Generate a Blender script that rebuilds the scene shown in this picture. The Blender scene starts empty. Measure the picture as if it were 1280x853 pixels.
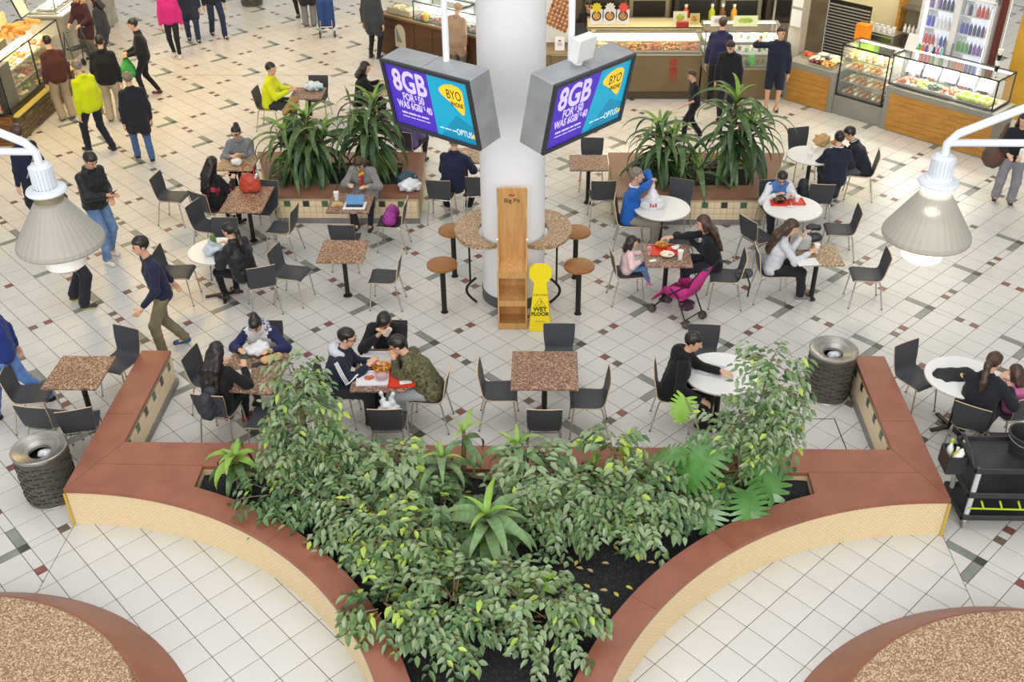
import bpy, math, random
import numpy as np
from math import sin, cos, pi, radians, sqrt, atan2
from mathutils import Vector, Matrix
from mathutils.geometry import tessellate_polygon

SC = bpy.context.scene
COL = SC.collection
RND = random.Random(7)

# ---------------------------------------------------------------- camera
CAM_LOC = (-0.5274, -11.8994, 7.8834)
CAM_ROT = (0.9882, 0.0098, 0.0285)
FPX = 1309.52
cam_data = bpy.data.cameras.new('camera')
cam = bpy.data.objects.new('camera', cam_data)
COL.objects.link(cam)
cam.location = CAM_LOC
cam.rotation_euler = CAM_ROT
cam_data.sensor_width = 36.0
cam_data.lens = FPX / 1280.0 * 36.0
cam_data.clip_end = 200
SC.camera = cam

# ---------------------------------------------------------------- world, lights, exposure
world = bpy.data.worlds.new('hall_light')
SC.world = world
world.use_nodes = True
bg = world.node_tree.nodes['Background']
bg.inputs[0].default_value = (1.0, 0.985, 0.96, 1)
bg.inputs[1].default_value = 0.54

def area(name, loc, size, energy, color=(1, 1, 1), sy=None, rot=(0, 0, 0)):
    d = bpy.data.lights.new(name, 'AREA')
    d.energy = energy
    d.color = color
    d.size = size
    if sy:
        d.shape = 'RECTANGLE'
        d.size_y = sy
    o = bpy.data.objects.new(name, d)
    COL.objects.link(o)
    o.location = loc
    o.rotation_euler = rot
    return o

area('front_fill_light', (-1.0, -18.0, 9.5), 24, 2450, (1.0, 0.99, 0.985), 8, (radians(68), 0, 0))  # added fill behind the camera, brightens surfaces facing it; no known window
area('skylight', (-1.0, -2.0, 13.5), 14, 620, (1.0, 0.99, 0.975), 10)
area('stall_light', (-9.5, 8.8, 5.0), 3.0, 250, (1.0, 0.66, 0.18), 6.0)
area('stall_light', (1.8, 9.9, 4.6), 5.0, 120, (1.0, 0.76, 0.42), 2.0)
area('stall_light', (7.4, 9.4, 4.6), 4.0, 170, (1.0, 0.88, 0.62), 3.0, (0, 0, -pi / 4))
area('stall_light', (-4.0, 14.0, 5.0), 4.0, 110, (1.0, 0.78, 0.45), 3.0)

SC.view_settings.view_transform = 'Standard'
SC.view_settings.look = 'None'
SC.view_settings.gamma = 1.0
SC.view_settings.exposure = 0.12
SC.view_settings.use_curve_mapping = False

# ---------------------------------------------------------------- helpers
_R = cam.rotation_euler.to_matrix()
def G(px, py, z=0.0):
    """the place on the level z that a spot of the 1280x853 photograph shows"""
    d = _R @ Vector(((px - 640) / FPX, -(py - 426.5) / FPX, -1.0))
    t = (z - CAM_LOC[2]) / d.z
    return Vector(CAM_LOC) + d * t

def srgb(c):
    if isinstance(c, str):
        c = c.lstrip('#')
        c = [int(c[i:i + 2], 16) / 255 for i in (0, 2, 4)]
    return tuple((x / 12.92 if x <= 0.04045 else ((x + 0.055) / 1.055) ** 2.4) for x in c) + (1.0,)

_M = {}
def mat(name, col='#808080', rough=0.6, metal=0.0, col2=None, scale=8.0, mix=(0.35, 0.65), bump=0.0, bscale=None,
        kind='noise', emit=0.0, alpha=1.0, trans=0.0, spec=0.5, coords='Object', detail=3.0, stretch=None, sheen=0.0):
    if name in _M:
        return _M[name]
    m = bpy.data.materials.new(name)
    m.use_nodes = True
    nt = m.node_tree
    b = nt.nodes['Principled BSDF']
    b.inputs['Base Color'].default_value = srgb(col)
    b.inputs['Roughness'].default_value = rough
    b.inputs['Metallic'].default_value = metal
    b.inputs['Specular IOR Level'].default_value = spec
    if sheen:
        b.inputs['Sheen Weight'].default_value = sheen
    if trans:
        b.inputs['Transmission Weight'].default_value = trans
    if alpha < 1:
        b.inputs['Alpha'].default_value = alpha
    if emit:
        b.inputs['Emission Color'].default_value = srgb(col)
        b.inputs['Emission Strength'].default_value = emit
    if col2 or bump:
        tc = nt.nodes.new('ShaderNodeTexCoord')
        src = tc.outputs[coords]
        if stretch:
            mp = nt.nodes.new('ShaderNodeMapping')
            mp.inputs['Scale'].default_value = stretch
            nt.links.new(src, mp.inputs['Vector'])
            src = mp.outputs[0]
        if kind == 'noise':
            t = nt.nodes.new('ShaderNodeTexNoise')
            t.inputs['Scale'].default_value = scale
            t.inputs['Detail'].default_value = detail
            fac = t.outputs[0]
        elif kind == 'voronoi':
            t = nt.nodes.new('ShaderNodeTexVoronoi')
            t.inputs['Scale'].default_value = scale
            sp = nt.nodes.new('ShaderNodeSeparateColor')
            nt.links.new(t.outputs['Color'], sp.inputs[0])
            fac = sp.outputs[0]
        elif kind == 'wave':
            t = nt.nodes.new('ShaderNodeTexWave')
            t.inputs['Scale'].default_value = scale
            t.inputs['Distortion'].default_value = detail
            fac = t.outputs[1]
        nt.links.new(src, t.inputs['Vector'])
        if col2:
            r = nt.nodes.new('ShaderNodeValToRGB')
            cols = [col] + (list(col2) if isinstance(col2, (list, tuple)) else [col2])
            n = len(cols)
            el = r.color_ramp.elements
            el[0].position, el[1].position = mix
            el[0].color, el[1].color = srgb(cols[0]), srgb(cols[-1])
            for i in range(1, n - 1):
                e = el.new(mix[0] + (mix[1] - mix[0]) * i / (n - 1))
                e.color = srgb(cols[i])
            nt.links.new(fac, r.inputs[0])
            nt.links.new(r.outputs[0], b.inputs['Base Color'])
            if emit:
                nt.links.new(r.outputs[0], b.inputs['Emission Color'])
        if bump:
            bp = nt.nodes.new('ShaderNodeBump')
            bp.inputs['Strength'].default_value = bump
            bp.inputs['Distance'].default_value = 0.01
            if bscale:
                t2 = nt.nodes.new('ShaderNodeTexNoise')
                t2.inputs['Scale'].default_value = bscale
                nt.links.new(src, t2.inputs['Vector'])
                nt.links.new(t2.outputs[0], bp.inputs['Height'])
            else:
                nt.links.new(fac, bp.inputs['Height'])
            nt.links.new(bp.outputs[0], b.inputs['Normal'])
    _M[name] = m
    return m

def tag(o, label=None, cat=None, group=None, kind=None):
    if label: o['label'] = label
    if cat: o['category'] = cat
    if group: o['group'] = group
    if kind: o['kind'] = kind
    return o

def empty(name, loc=(0, 0, 0), rz=0.0, label=None, cat=None, group=None, kind=None):
    o = bpy.data.objects.new(name, None)
    COL.objects.link(o)
    o.location = loc
    o.rotation_euler = (0, 0, rz)
    o.empty_display_size = 0.1
    return tag(o, label, cat, group, kind)

def link(name, me, parent=None, loc=None, rz=None):
    o = bpy.data.objects.new(name, me)
    COL.objects.link(o)
    if parent: o.parent = parent
    if loc is not None: o.location = loc
    if rz is not None: o.rotation_euler = (0, 0, rz)
    return o

def copy_tree(o, parent=None):
    c = o.copy()
    COL.objects.link(c)
    if parent: c.parent = parent
    for ch in o.children:
        copy_tree(ch, c)
    return c

class MB:
    """collects boxes, bars, lathes; build() links them as one mesh object"""
    def __init__(s):
        s.v, s.f, s.m, s.mi = [], [], [], 0
    def mat(s, i):
        s.mi = i
        return s
    def add(s, vs, fs, M=None):
        n = len(s.v)
        for p in vs:
            p = Vector(p)
            s.v.append(tuple(M @ p if M else p))
        for f in fs:
            s.f.append(tuple(i + n for i in f))
            s.m.append(s.mi)
        return s
    def box(s, c, d, M=None, rz=0.0, bev=0.0):
        x, y, z = d[0] / 2, d[1] / 2, d[2] / 2
        T = Matrix.Translation(c) @ Matrix.Rotation(rz, 4, 'Z')
        if M: T = M @ T
        if bev:
            e = min(bev, x * .9, y * .9, z * .9)
            vs = []
            for sx in (-1, 1):
                for sy in (-1, 1):
                    for sz in (-1, 1):
                        vs += [(sx * (x - e), sy * (y - e), sz * z), (sx * (x - e), sy * y, sz * (z - e)), (sx * x, sy * (y - e), sz * (z - e))]
            idx = lambda sx, sy, sz, k: ((sx > 0) * 4 + (sy > 0) * 2 + (sz > 0)) * 3 + k
            fs = []
            for sz in (-1, 1):
                q = [idx(-1, -1, sz, 0), idx(1, -1, sz, 0), idx(1, 1, sz, 0), idx(-1, 1, sz, 0)]
                fs.append(q if sz > 0 else q[::-1])
            for sy in (-1, 1):
                q = [idx(-1, sy, -1, 1), idx(1, sy, -1, 1), idx(1, sy, 1, 1), idx(-1, sy, 1, 1)]
                fs.append(q if sy < 0 else q[::-1])
            for sx in (-1, 1):
                q = [idx(sx, -1, -1, 2), idx(sx, 1, -1, 2), idx(sx, 1, 1, 2), idx(sx, -1, 1, 2)]
                fs.append(q if sx > 0 else q[::-1])
            for sy in (-1, 1):
                for sz in (-1, 1):
                    q = [idx(-1, sy, sz, 0), idx(-1, sy, sz, 1), idx(1, sy, sz, 1), idx(1, sy, sz, 0)]
                    fs.append(q if sy * sz > 0 else q[::-1])
            for sx in (-1, 1):
                for sz in (-1, 1):
                    q = [idx(sx, -1, sz, 0), idx(sx, 1, sz, 0), idx(sx, 1, sz, 2), idx(sx, -1, sz, 2)]
                    fs.append(q[::-1] if sx * sz > 0 else q)
                for sy in (-1, 1):
                    q = [idx(sx, sy, -1, 1), idx(sx, sy, 1, 1), idx(sx, sy, 1, 2), idx(sx, sy, -1, 2)]
                    fs.append(q if sx * sy < 0 else q[::-1])
            for sx in (-1, 1):
                for sy in (-1, 1):
                    for sz in (-1, 1):
                        q = [idx(sx, sy, sz, 0), idx(sx, sy, sz, 1), idx(sx, sy, sz, 2)]
                        fs.append(q if sx * sy * sz < 0 else q[::-1])
            return s.add(vs, fs, T)
        vs = [(-x, -y, -z), (x, -y, -z), (x, y, -z), (-x, y, -z), (-x, -y, z), (x, -y, z), (x, y, z), (-x, y, z)]
        fs = [(3, 2, 1, 0), (4, 5, 6, 7), (0, 1, 5, 4), (1, 2, 6, 5), (2, 3, 7, 6), (3, 0, 4, 7)]
        return s.add(vs, fs, T)
    def bar(s, a, b, w, h, M=None):
        a, b = Vector(a), Vector(b)
        d = b - a
        q = d.to_track_quat('Y', 'Z').to_matrix().to_4x4()
        T = Matrix.Translation((a + b) / 2) @ q
        return s.box((0, 0, 0), (w, d.length, h), (M @ T) if M else T)
    def tube(s, pts, r, n=8, M=None, caps=True, rr=None):
        pts = [Vector(p) for p in pts]
        vs, fs = [], []
        m = len(pts)
        up = None
        for i, p in enumerate(pts):
            t = (pts[min(i + 1, m - 1)] - pts[max(i - 1, 0)]).normalized()
            if up is None:
                up = Vector((0, 0, 1)) if abs(t.z) < .9 else Vector((1, 0, 0))
            x = t.cross(up)
            if x.length < 1e-5: x = t.orthogonal()
            x.normalize()
            y = x.cross(t).normalized()
            up = y
            ri = rr[i] if rr else r
            for k in range(n):
                a = 2 * pi * k / n
                vs.append(p + x * cos(a) * ri + y * sin(a) * ri)
        for i in range(m - 1):
            for k in range(n):
                fs.append((i * n + k, i * n + (k + 1) % n, (i + 1) * n + (k + 1) % n, (i + 1) * n + k))
        if caps:
            fs.append(tuple(range(n))[::-1])
            fs.append(tuple((m - 1) * n + k for k in range(n)))
        return s.add(vs, [f[::-1] for f in fs], M)
    def lathe(s, prof, n=16, M=None, closed=False):
        vs, fs = [], []
        m = len(prof)
        for r, z in prof:
            for k in range(n):
                a = 2 * pi * k / n
                vs.append((r * cos(a), r * sin(a), z))
        for i in range(m - 1):
            for k in range(n):
                fs.append((i * n + k, i * n + (k + 1) % n, (i + 1) * n + (k + 1) % n, (i + 1) * n + k))
        if closed:
            fs.append(tuple(range(n))[::-1])
            fs.append(tuple((m - 1) * n + k for k in range(n)))
        return s.add(vs, fs, M)
    def prism(s, poly, z0, z1, M=None, bottom=True):
        n = len(poly)
        vs = [(p[0], p[1], z0) for p in poly] + [(p[0], p[1], z1) for p in poly]
        fs = [(i, (i + 1) % n, n + (i + 1) % n, n + i) for i in range(n)] + [tuple(range(n, 2 * n))]
        if bottom: fs.append(tuple(range(n))[::-1])
        return s.add(vs, fs, M)
    def ball(s, c, r, n=10, m=6, M=None):
        r = r if isinstance(r, (tuple, list)) else (r, r, r)
        vs = [(c[0], c[1], c[2] - r[2])]
        for i in range(1, m):
            t = pi * i / m
            for k in range(n):
                a = 2 * pi * k / n
                vs.append((c[0] + r[0] * sin(t) * cos(a), c[1] + r[1] * sin(t) * sin(a), c[2] - r[2] * cos(t)))
        vs.append((c[0], c[1], c[2] + r[2]))
        fs = [(0, 1 + (k + 1) % n, 1 + k) for k in range(n)]
        for i in range(m - 2):
            for k in range(n):
                fs.append((1 + i * n + k, 1 + i * n + (k + 1) % n, 1 + (i + 1) * n + (k + 1) % n, 1 + (i + 1) * n + k))
        L = len(vs) - 1
        fs += [(L, 1 + (m - 2) * n + k, 1 + (m - 2) * n + (k + 1) % n) for k in range(n)]
        return s.add(vs, fs, M)
    def mesh(s, name, mats, smooth=False, angle=40):
        me = bpy.data.meshes.new(name)
        me.from_pydata(s.v, [], s.f)
        for m in (mats if isinstance(mats, (list, tuple)) else [mats]):
            me.materials.append(m)
        me.polygons.foreach_set('material_index', s.m)
        if smooth:
            me.shade_smooth()
            me.set_sharp_from_angle(angle=radians(angle))
        me.update()
        return me
    def build(s, name, mats, parent=None, loc=None, rz=None, smooth=False, angle=40):
        return link(name, s.mesh(name, mats, smooth, angle), parent, loc, rz)

def arc(c, r, a0, a1, n):
    return [(c[0] + r * cos(radians(a0 + (a1 - a0) * i / n)), c[1] + r * sin(radians(a0 + (a1 - a0) * i / n))) for i in range(n + 1)]

def poly_fill(outer, hole, z0, z1):
    """prism between an outline and an optional hole"""
    mb = MB()
    loops = [[Vector((p[0], p[1], 0)) for p in outer]] + ([[Vector((p[0], p[1], 0)) for p in hole]] if hole else [])
    tris = tessellate_polygon(loops)
    pts = [p for l in loops for p in l]
    n = len(pts)
    vs = [(p.x, p.y, z1) for p in pts] + [(p.x, p.y, z0) for p in pts]
    fs = []
    for t in tris:
        a, b, c = [pts[i] for i in t]
        up = (b - a).cross(c - a).z > 0
        t = tuple(t) if up else tuple(t)[::-1]
        fs.append(t)
        fs.append(tuple(i + n for i in t[::-1]))
    o = 0
    for l in loops:
        m = len(l)
        ar = sum(l[i].x * l[(i + 1) % m].y - l[(i + 1) % m].x * l[i].y for i in range(m))
        ccw = ar > 0
        if o > 0: ccw = not ccw
        for i in range(m):
            a, b = o + i, o + (i + 1) % m
            q = (a + n, b + n, b, a)
            fs.append(q if ccw else q[::-1])
        o += m
    mb.add(vs, fs)
    return mb

def text_mesh(name, body, size, depth=0.002, material=None, align='CENTER', bold=0.0, shear=0.0, space=1.0):
    cu = bpy.data.curves.new(name, 'FONT')
    cu.body = body
    cu.size = size
    cu.extrude = depth
    cu.offset = bold
    cu.shear = shear
    cu.align_x = align
    cu.align_y = 'CENTER'
    cu.space_character = space
    cu.resolution_u = 3
    ob = bpy.data.objects.new(name, cu)
    COL.objects.link(ob)
    dg = bpy.context.evaluated_depsgraph_get()
    me = bpy.data.meshes.new_from_object(ob.evaluated_get(dg))
    bpy.data.objects.remove(ob)
    me.name = name
    me.materials.clear()
    if material: me.materials.append(material)
    return me
# ---------------------------------------------------------------- common materials
TILE = mat('cream_tile', '#cdcbc6', 0.3, col2='#d6d4cf', scale=1.3, mix=(0.3, 0.7), bump=0.02, bscale=6)
GROUT = mat('grout', '#5f5849', 0.9, col2='#746b59', scale=3)
RED_T = mat('red_tile', '#8d5a52', 0.35, col2='#7c4a44', scale=5)
BRN_T = mat('brown_tile', '#77675a', 0.35, col2='#665a50', scale=5)
GRN_T = mat('grey_green_tile', '#8d928a', 0.35, col2='#7d827a', scale=4)
DRK_T = mat('dark_green_tile', '#40463f', 0.35, col2='#4c5149', scale=5)
TERRA = mat('terracotta_slab', '#99614d', 0.40, col2='#875341', scale=3.5, mix=(0.3, 0.75), bump=0.03, bscale=30)
TERRA2 = mat('brown_cap_slab', '#8d6653', 0.42, col2='#77503f', scale=3, mix=(0.3, 0.75), bump=0.03, bscale=30)
CREAM = mat('cream_wall_tile', '#ead8b8', 0.4, col2='#e3cfa8', scale=4)
CREAMG = mat('cream_wall_grout', '#c4b48e', 0.9)
SKIRT = mat('grey_skirting', '#8b8583', 0.45, col2='#7d7775', scale=3)
GREEN_A = mat('green_accent_tile', '#4c6a47', 0.3)
BROWN_A = mat('dark_accent_tile', '#3e372f', 0.3)
AGG = mat('aggregate', '#7d6247', 0.45, col2=['#8d6f52', '#b59a7a', '#d8c4a4', '#927258'], scale=85, mix=(0.1, 0.9), kind='voronoi')
AGG2 = mat('brown_aggregate', '#5f4436', 0.4, col2=['#6f5040', '#8e6c58', '#c2a68e', '#76584a'], scale=75, mix=(0.1, 0.95), kind='voronoi')
SOIL = mat('dark_soil', '#191a1c', 0.95, col2='#3a3a3a', scale=40, mix=(0.45, 0.8), bump=0.8)
STEEL = mat('brushed_steel', '#b9b6ae', 0.32, 0.9, col2='#9c9a94', scale=5, stretch=(1, 1, 12))
CHROME = mat('chrome_tube', '#cfcac0', 0.25, 0.85)
BLACK = mat('black_metal', '#26231f', 0.4, 0.3)
BLKP = mat('black_plastic', '#2b2e2e', 0.45, col2='#343737', scale=6)
WHITE = mat('white_paint', '#eff1f4', 0.5)
WHITEP = mat('white_plastic', '#e9eaea', 0.4)
PLY = mat('ply_edge', '#cdb590', 0.5)
CHAIRD = mat('charcoal_laminate', '#43454a', 0.5, col2='#3b3d41', scale=3, spec=0.4)
GLASS = mat('cabinet_glass', '#f4faf8', 0.04, alpha=0.06, spec=0.3)
OAK = mat('oak_panel', '#c08d3e', 0.45, col2='#a8752c', scale=2.5, kind='noise', stretch=(1.2, 1.2, 9), detail=5)
PINE = mat('pine_board', '#d0a166', 0.5, col2='#c08f54', scale=3, stretch=(8, 8, 0.8), detail=4)
CARDW = mat('white_card', '#eceae4', 0.6)
PAPER = mat('paper', '#e8e6e2', 0.8)

# ---------------------------------------------------------------- floor and its tiles
P_ = sqrt(2.0)
S_ = P_ / 13.0
L_ = (P_ - S_) / 4.0
J_ = 0.008
floor = empty('floor', kind='structure')
fb = MB()
fb.box((-1.0, 5.5, -0.054), (40, 40, 0.1))
fb.build('floor_slab', GROUT, floor)

def uv2xy(u, v):
    return ((u - v) / P_, (u + v) / P_)

def clip(poly, axis, lim, keep_less):
    out = []
    n = len(poly)
    for i in range(n):
        a, b = poly[i], poly[(i + 1) % n]
        da, db = (lim - a[axis], lim - b[axis]) if keep_less else (a[axis] - lim, b[axis] - lim)
        if da >= 0: out.append(a)
        if (da >= 0) != (db >= 0):
            t = da / (da - db)
            out.append((a[0] + (b[0] - a[0]) * t, a[1] + (b[1] - a[1]) * t))
    return out

def in_view(x, y):
    if y < -9.0 or y > 19.0: return False
    hw = 8.0 + max(0, y + 6.2) * 0.40
    return abs(x + 0.9) < hw

pieces = []          # (poly, material index, full large tile?, u, v)
ZL, ZR, ZY = -5.60, 3.73, -3.45
def put(u0, v0, u1, v1, mi):
    j = J_ / 2
    q = [uv2xy(u0 + j, v0 + j), uv2xy(u1 - j, v0 + j), uv2xy(u1 - j, v1 - j), uv2xy(u0 + j, v1 - j)]
    cx, cy = sum(p[0] for p in q) / 4, sum(p[1] for p in q) / 4
    if not in_view(cx, cy): return
    full = mi == 0 and abs((u1 - u0) - L_) < 1e-6 and abs((v1 - v0) - L_) < 1e-6
    if cy > ZY or max(p[0] for p in q) < ZL - .004 or min(p[0] for p in q) > ZR + .004:
        pieces.append((q, mi, full, (u0 + u1) / 2, (v0 + v1) / 2))
        return
    for ax, lim, less in ((0, ZL - .004, True), (0, ZR + .004, False)):
        c = clip(q, ax, lim, less)
        if len(c) > 2: pieces.append((c, mi, False, 0, 0))

def small(m, n, k):
    h = (m * 7349 + n * 9151 + k * 3571) % 100
    y = (m + n) * P_ / P_
    red = 62 if y < 3 else (30 if y < 6 else 8)
    return 1 if h < red else 2

for m in range(-14, 18):
    for n in range(-14, 22):
        u, v = m * P_, n * P_
        x, y = uv2xy(u + .7, v + .7)
        if not in_view(x, y) and not in_view(*uv2xy(u, v)) and not in_view(*uv2xy(u + 1.4, v + 1.4)): continue
        h = S_ / 2
        put(u - h, v - h, u + h, v + h, 4)
        a = u + h
        for w, mi in ((L_, 0), (S_, small(m, n, 1)), (S_, 0), (S_, small(m, n, 2)), (L_, 0), (L_, 3)):
            put(a, v - h, a + w, v + h, mi)
            a += w
        a = v + h
        for w, mi in ((L_, 3), (L_, 0), (S_, small(m, n, 3)), (S_, 0), (S_, small(m, n, 4)), (L_, 0)):
            put(u - h, a, u + h, a + w, mi)
            a += w
        for i in range(4):
            for j in range(4):
                put(u + h + i * L_, v + h + j * L_, u + h + (i + 1) * L_, v + h + (j + 1) * L_, 0)
for i in range(-40, 30):
    for j in range(-34, 34):
        u0, v0 = -5 * P_ + S_ / 2 + i * L_, S_ / 2 + j * L_
        g = J_ / 2
        q = [uv2xy(u0 + g, v0 + g), uv2xy(u0 + L_ - g, v0 + g), uv2xy(u0 + L_ - g, v0 + L_ - g), uv2xy(u0 + g, v0 + L_ - g)]
        cy = sum(p[1] for p in q) / 4
        if cy > ZY + .05 or cy < -9.0: continue
        c = clip(clip(q, 0, ZL + .004, False), 0, ZR - .004, True)
        if len(c) > 2:
            pieces.append((c, 0, len(c) == 4 and min(p[0] for p in c) > ZL + .01 and max(p[0] for p in c) < ZR - .01, u0 + L_ / 2, v0 + L_ / 2))
FT = [TILE, RED_T, BRN_T, GRN_T, DRK_T]
tm = MB()
e = L_ / 2 - J_ / 2
tm.box((0, 0, -0.002), (2 * e, 2 * e, 0.004), rz=pi / 4)
tile_me = tm.mesh('tile', TILE)
tile_me.materials.clear()
tile_me.materials.append(TILE)
full = sorted([p for p in pieces if p[2]], key=lambda p: (uv2xy(p[3], p[4])[0] + .53) ** 2 + (uv2xy(p[3], p[4])[1] + 11.9) ** 2)
def hidden(p):
    x, y = uv2xy(p[3], p[4])
    if -5.6 < x < 3.7 and y < -2.85 and y > -4.2 and ((x + 5.55) ** 2 + (y + 7.53) ** 2 > 15.4) and ((x - 3.67) ** 2 + (y + 7.53) ** 2 > 15.4): return True
    if -1.65 < x < -.2 and y < -2.8: return True
    if (x + 5.85) ** 2 + (y + 7.2) ** 2 < 5.5 or (x - 3.85) ** 2 + (y + 7.2) ** 2 < 5.5: return True
    return not (abs(x + .7) < 5.0 + (y + 5.7) * .41)
single = [p for p in full if not hidden(p)][:300]
ids = set(id(p) for p in single)
for p in single:
    x, y = uv2xy(p[3], p[4])
    link('tile', tile_me, floor, (x, y, 0))
rest = MB()
for p in pieces:
    if id(p) in ids: continue
    rest.mat(p[1]).prism(p[0], -0.004, 0.0, bottom=False)
tag(rest.build('floor_tiles', FT, floor), kind='stuff')

# expansion joint across the far floor, hatch outline by the bin
jm = MB()
jm.box((-6.9, 10.81, 0.0008), (5.2, 0.012, 0.0012))
jm.build('expansion_joint', GROUT, floor)
hm = MB()
hp = [G(985, 524), G(1043, 524), G(1058, 562)]
for a, b in zip(hp, hp[1:]):
    hm.bar((a.x, a.y, .001), (b.x, b.y, .001), .012, .0014)
hm.build('hatch_joint', BLACK, floor)

# ---------------------------------------------------------------- round column
CX, CY, CR = -0.955, 1.31, 0.445
colm = empty('column', (CX, CY, 0), kind='structure')
mb = MB()
mb.lathe([(CR, 0.0), (CR, 9.0)], 64)
mb.build('shaft', WHITE, colm, smooth=True)
mb = MB()
mb.lathe([(CR + .012, 0), (CR + .012, .16), (CR, .165)], 64)
mb.build('skirting', mat('dark_grey_skirting', '#565a5c', 0.5), colm, smooth=True)
mb = MB()
mb.lathe([(CR + .004, 4.9), (CR + .03, 4.93), (CR + .03, 9.0)], 64)
mb.build('sleeve', mat('grey_paint', '#c9c9c6', 0.5), colm, smooth=True)

# ---------------------------------------------------------------- wing-shaped planter in front
AX = -0.945
def mir(p): return (2 * AX - p[0], p[1])
CL, RO_, RI_ = (-5.55, -7.53), 3.90, 4.19
arcL_o = arc(CL, RO_, 90.7, 2, 40)
arcL_i = arc(CL, RI_, 71.4, 2, 36)
outer = [(-5.60, -3.63), (-5.62, -0.98), (-5.25, -0.98), (-5.22, -2.82)]
outer = outer + [mir(p) for p in outer[::-1]]
outer = outer + [mir(p) for p in arcL_o[1:]] + [p for p in arcL_o[1:]][::-1]
hole = [(-4.22, -3.22), mir((-4.22, -3.22))] + [mir(p) for p in arcL_i] + arcL_i[::-1]
planter = empty('planter', (0, 0, 0), label='large wing-shaped planter with terracotta slab top and curved cream tiled walls full of green plants', cat='planter')
poly_fill(outer, hole, .45, .50).build('cap', TERRA, planter)
def inset(poly, d):
    out, n = [], len(poly)
    ar = sum(poly[i][0] * poly[(i + 1) % n][1] - poly[(i + 1) % n][0] * poly[i][1] for i in range(n))
    sg = 1 if ar > 0 else -1
    for i in range(n):
        p0, p1, p2 = Vector(poly[i - 1]), Vector(poly[i]), Vector(poly[(i + 1) % n])
        a, b = (p1 - p0).normalized(), (p2 - p1).normalized()
        na, nb = Vector((-a.y, a.x)) * sg, Vector((-b.y, b.x)) * sg
        m = (na + nb)
        m = m / max(m.length_squared, .2) * 2
        out.append((p1.x + m.x * d, p1.y + m.y * d))
    return out
wall_poly = inset(outer, .012)
MOS = bpy.data.materials.new('cream_mosaic')
MOS.use_nodes = True
nt = MOS.node_tree
bs = nt.nodes['Principled BSDF']
bs.inputs['Roughness'].default_value = .4
uvn = nt.nodes.new('ShaderNodeTexCoord')
br = nt.nodes.new('ShaderNodeTexBrick')
br.inputs['Scale'].default_value = 1.0
br.inputs['Color1'].default_value = srgb('#e8d6b0')
br.inputs['Color2'].default_value = srgb('#e2cea4')
br.inputs['Mortar'].default_value = srgb('#c9b486')
br.inputs['Mortar Size'].default_value = .0028
br.inputs['Brick Width'].default_value = .05
br.inputs['Row Height'].default_value = .025
nt.links.new(uvn.outputs['UV'], br.inputs['Vector'])
nt.links.new(br.outputs['Color'], bs.inputs['Base Color'])
bpn = nt.nodes.new('ShaderNodeBump')
bpn.inputs['Strength'].default_value = .5
bpn.inputs['Distance'].default_value = .003
bpn.invert = True
nt.links.new(br.outputs['Fac'], bpn.inputs['Height'])
nt.links.new(bpn.outputs[0], bs.inputs['Normal'])
def wall_strip(name, pts, z0, z1, mt, parent, off=0.0):
    me = bpy.data.meshes.new(name)
    vs, fs, uv = [], [], []
    s = 0.0
    for i, p in enumerate(pts):
        if i: s += (Vector(p) - Vector(pts[i - 1])).length
        vs += [(p[0], p[1], z0), (p[0], p[1], z1)]
        uv += [(s, z0), (s, z1)]
    for i in range(len(pts) - 1):
        fs.append((2 * i, 2 * i + 2, 2 * i + 3, 2 * i + 1))
    me.from_pydata(vs, [], fs)
    l = me.uv_layers.new(name='UVMap')
    for lp in me.loops: l.data[lp.index].uv = uv[lp.vertex_index]
    me.materials.append(mt)
    return link(name, me, parent)
core = inset(outer, .016)
mbw = poly_fill(core, inset(hole, -.0), 0, .45)
mbw.build('wall', CREAMG, planter)
io = inset(outer, .010)
na = len(arcL_o) - 1
right_arc, left_arc = io[8:8 + na], io[8 + na:]
wall_strip('mosaic_facing', right_arc[::-1] + [io[7]], 0, .449, MOS, planter)
wall_strip('mosaic_facing', [io[0]] + left_arc[::-1], 0, .449, MOS, planter)
jn = MB()
for s in (0, 1):
    for a, b in (((-5.22, -2.82), (-5.40, -3.20)), ((-5.40, -3.20), (-4.22, -3.215)), ((-5.60, -2.30), (-5.24, -2.30)), ((-5.585, -3.60), (-5.40, -3.20))):
        if s: a, b = mir(a), mir(b)
        jn.bar((a[0], a[1], .5005), (b[0], b[1], .5005), .005, .0012)
for i in range(5):
    x = -3.6 + i * 1.33
    jn.bar((x, -2.825, .5005), (x, -3.215, .5005), .004, .0012)
for a in range(20, 71, 17):
    for s in (0, 1):
        p, q = (CL[0] + 3.905 * cos(radians(a)), CL[1] + 3.905 * sin(radians(a))), (CL[0] + 4.185 * cos(radians(a)), CL[1] + 4.185 * sin(radians(a)))
        if s: p, q = mir(p), mir(q)
        jn.bar((p[0], p[1], .5005), (q[0], q[1], .5005), .004, .0012)
jn.build('cap_joints', mat('joint_dark', '#6b4438', .8), planter)
YEL = mat('yellow_corner_trim', '#c9a83c', 0.5)
for s in (0, 1):
    p = (-5.598, -3.64)
    if s: p = mir(p)
    tb = MB().tube([(p[0], p[1], 0), (p[0], p[1], .447)], .014, 8)
    tb.build('corner_trim', YEL, planter)
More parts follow.
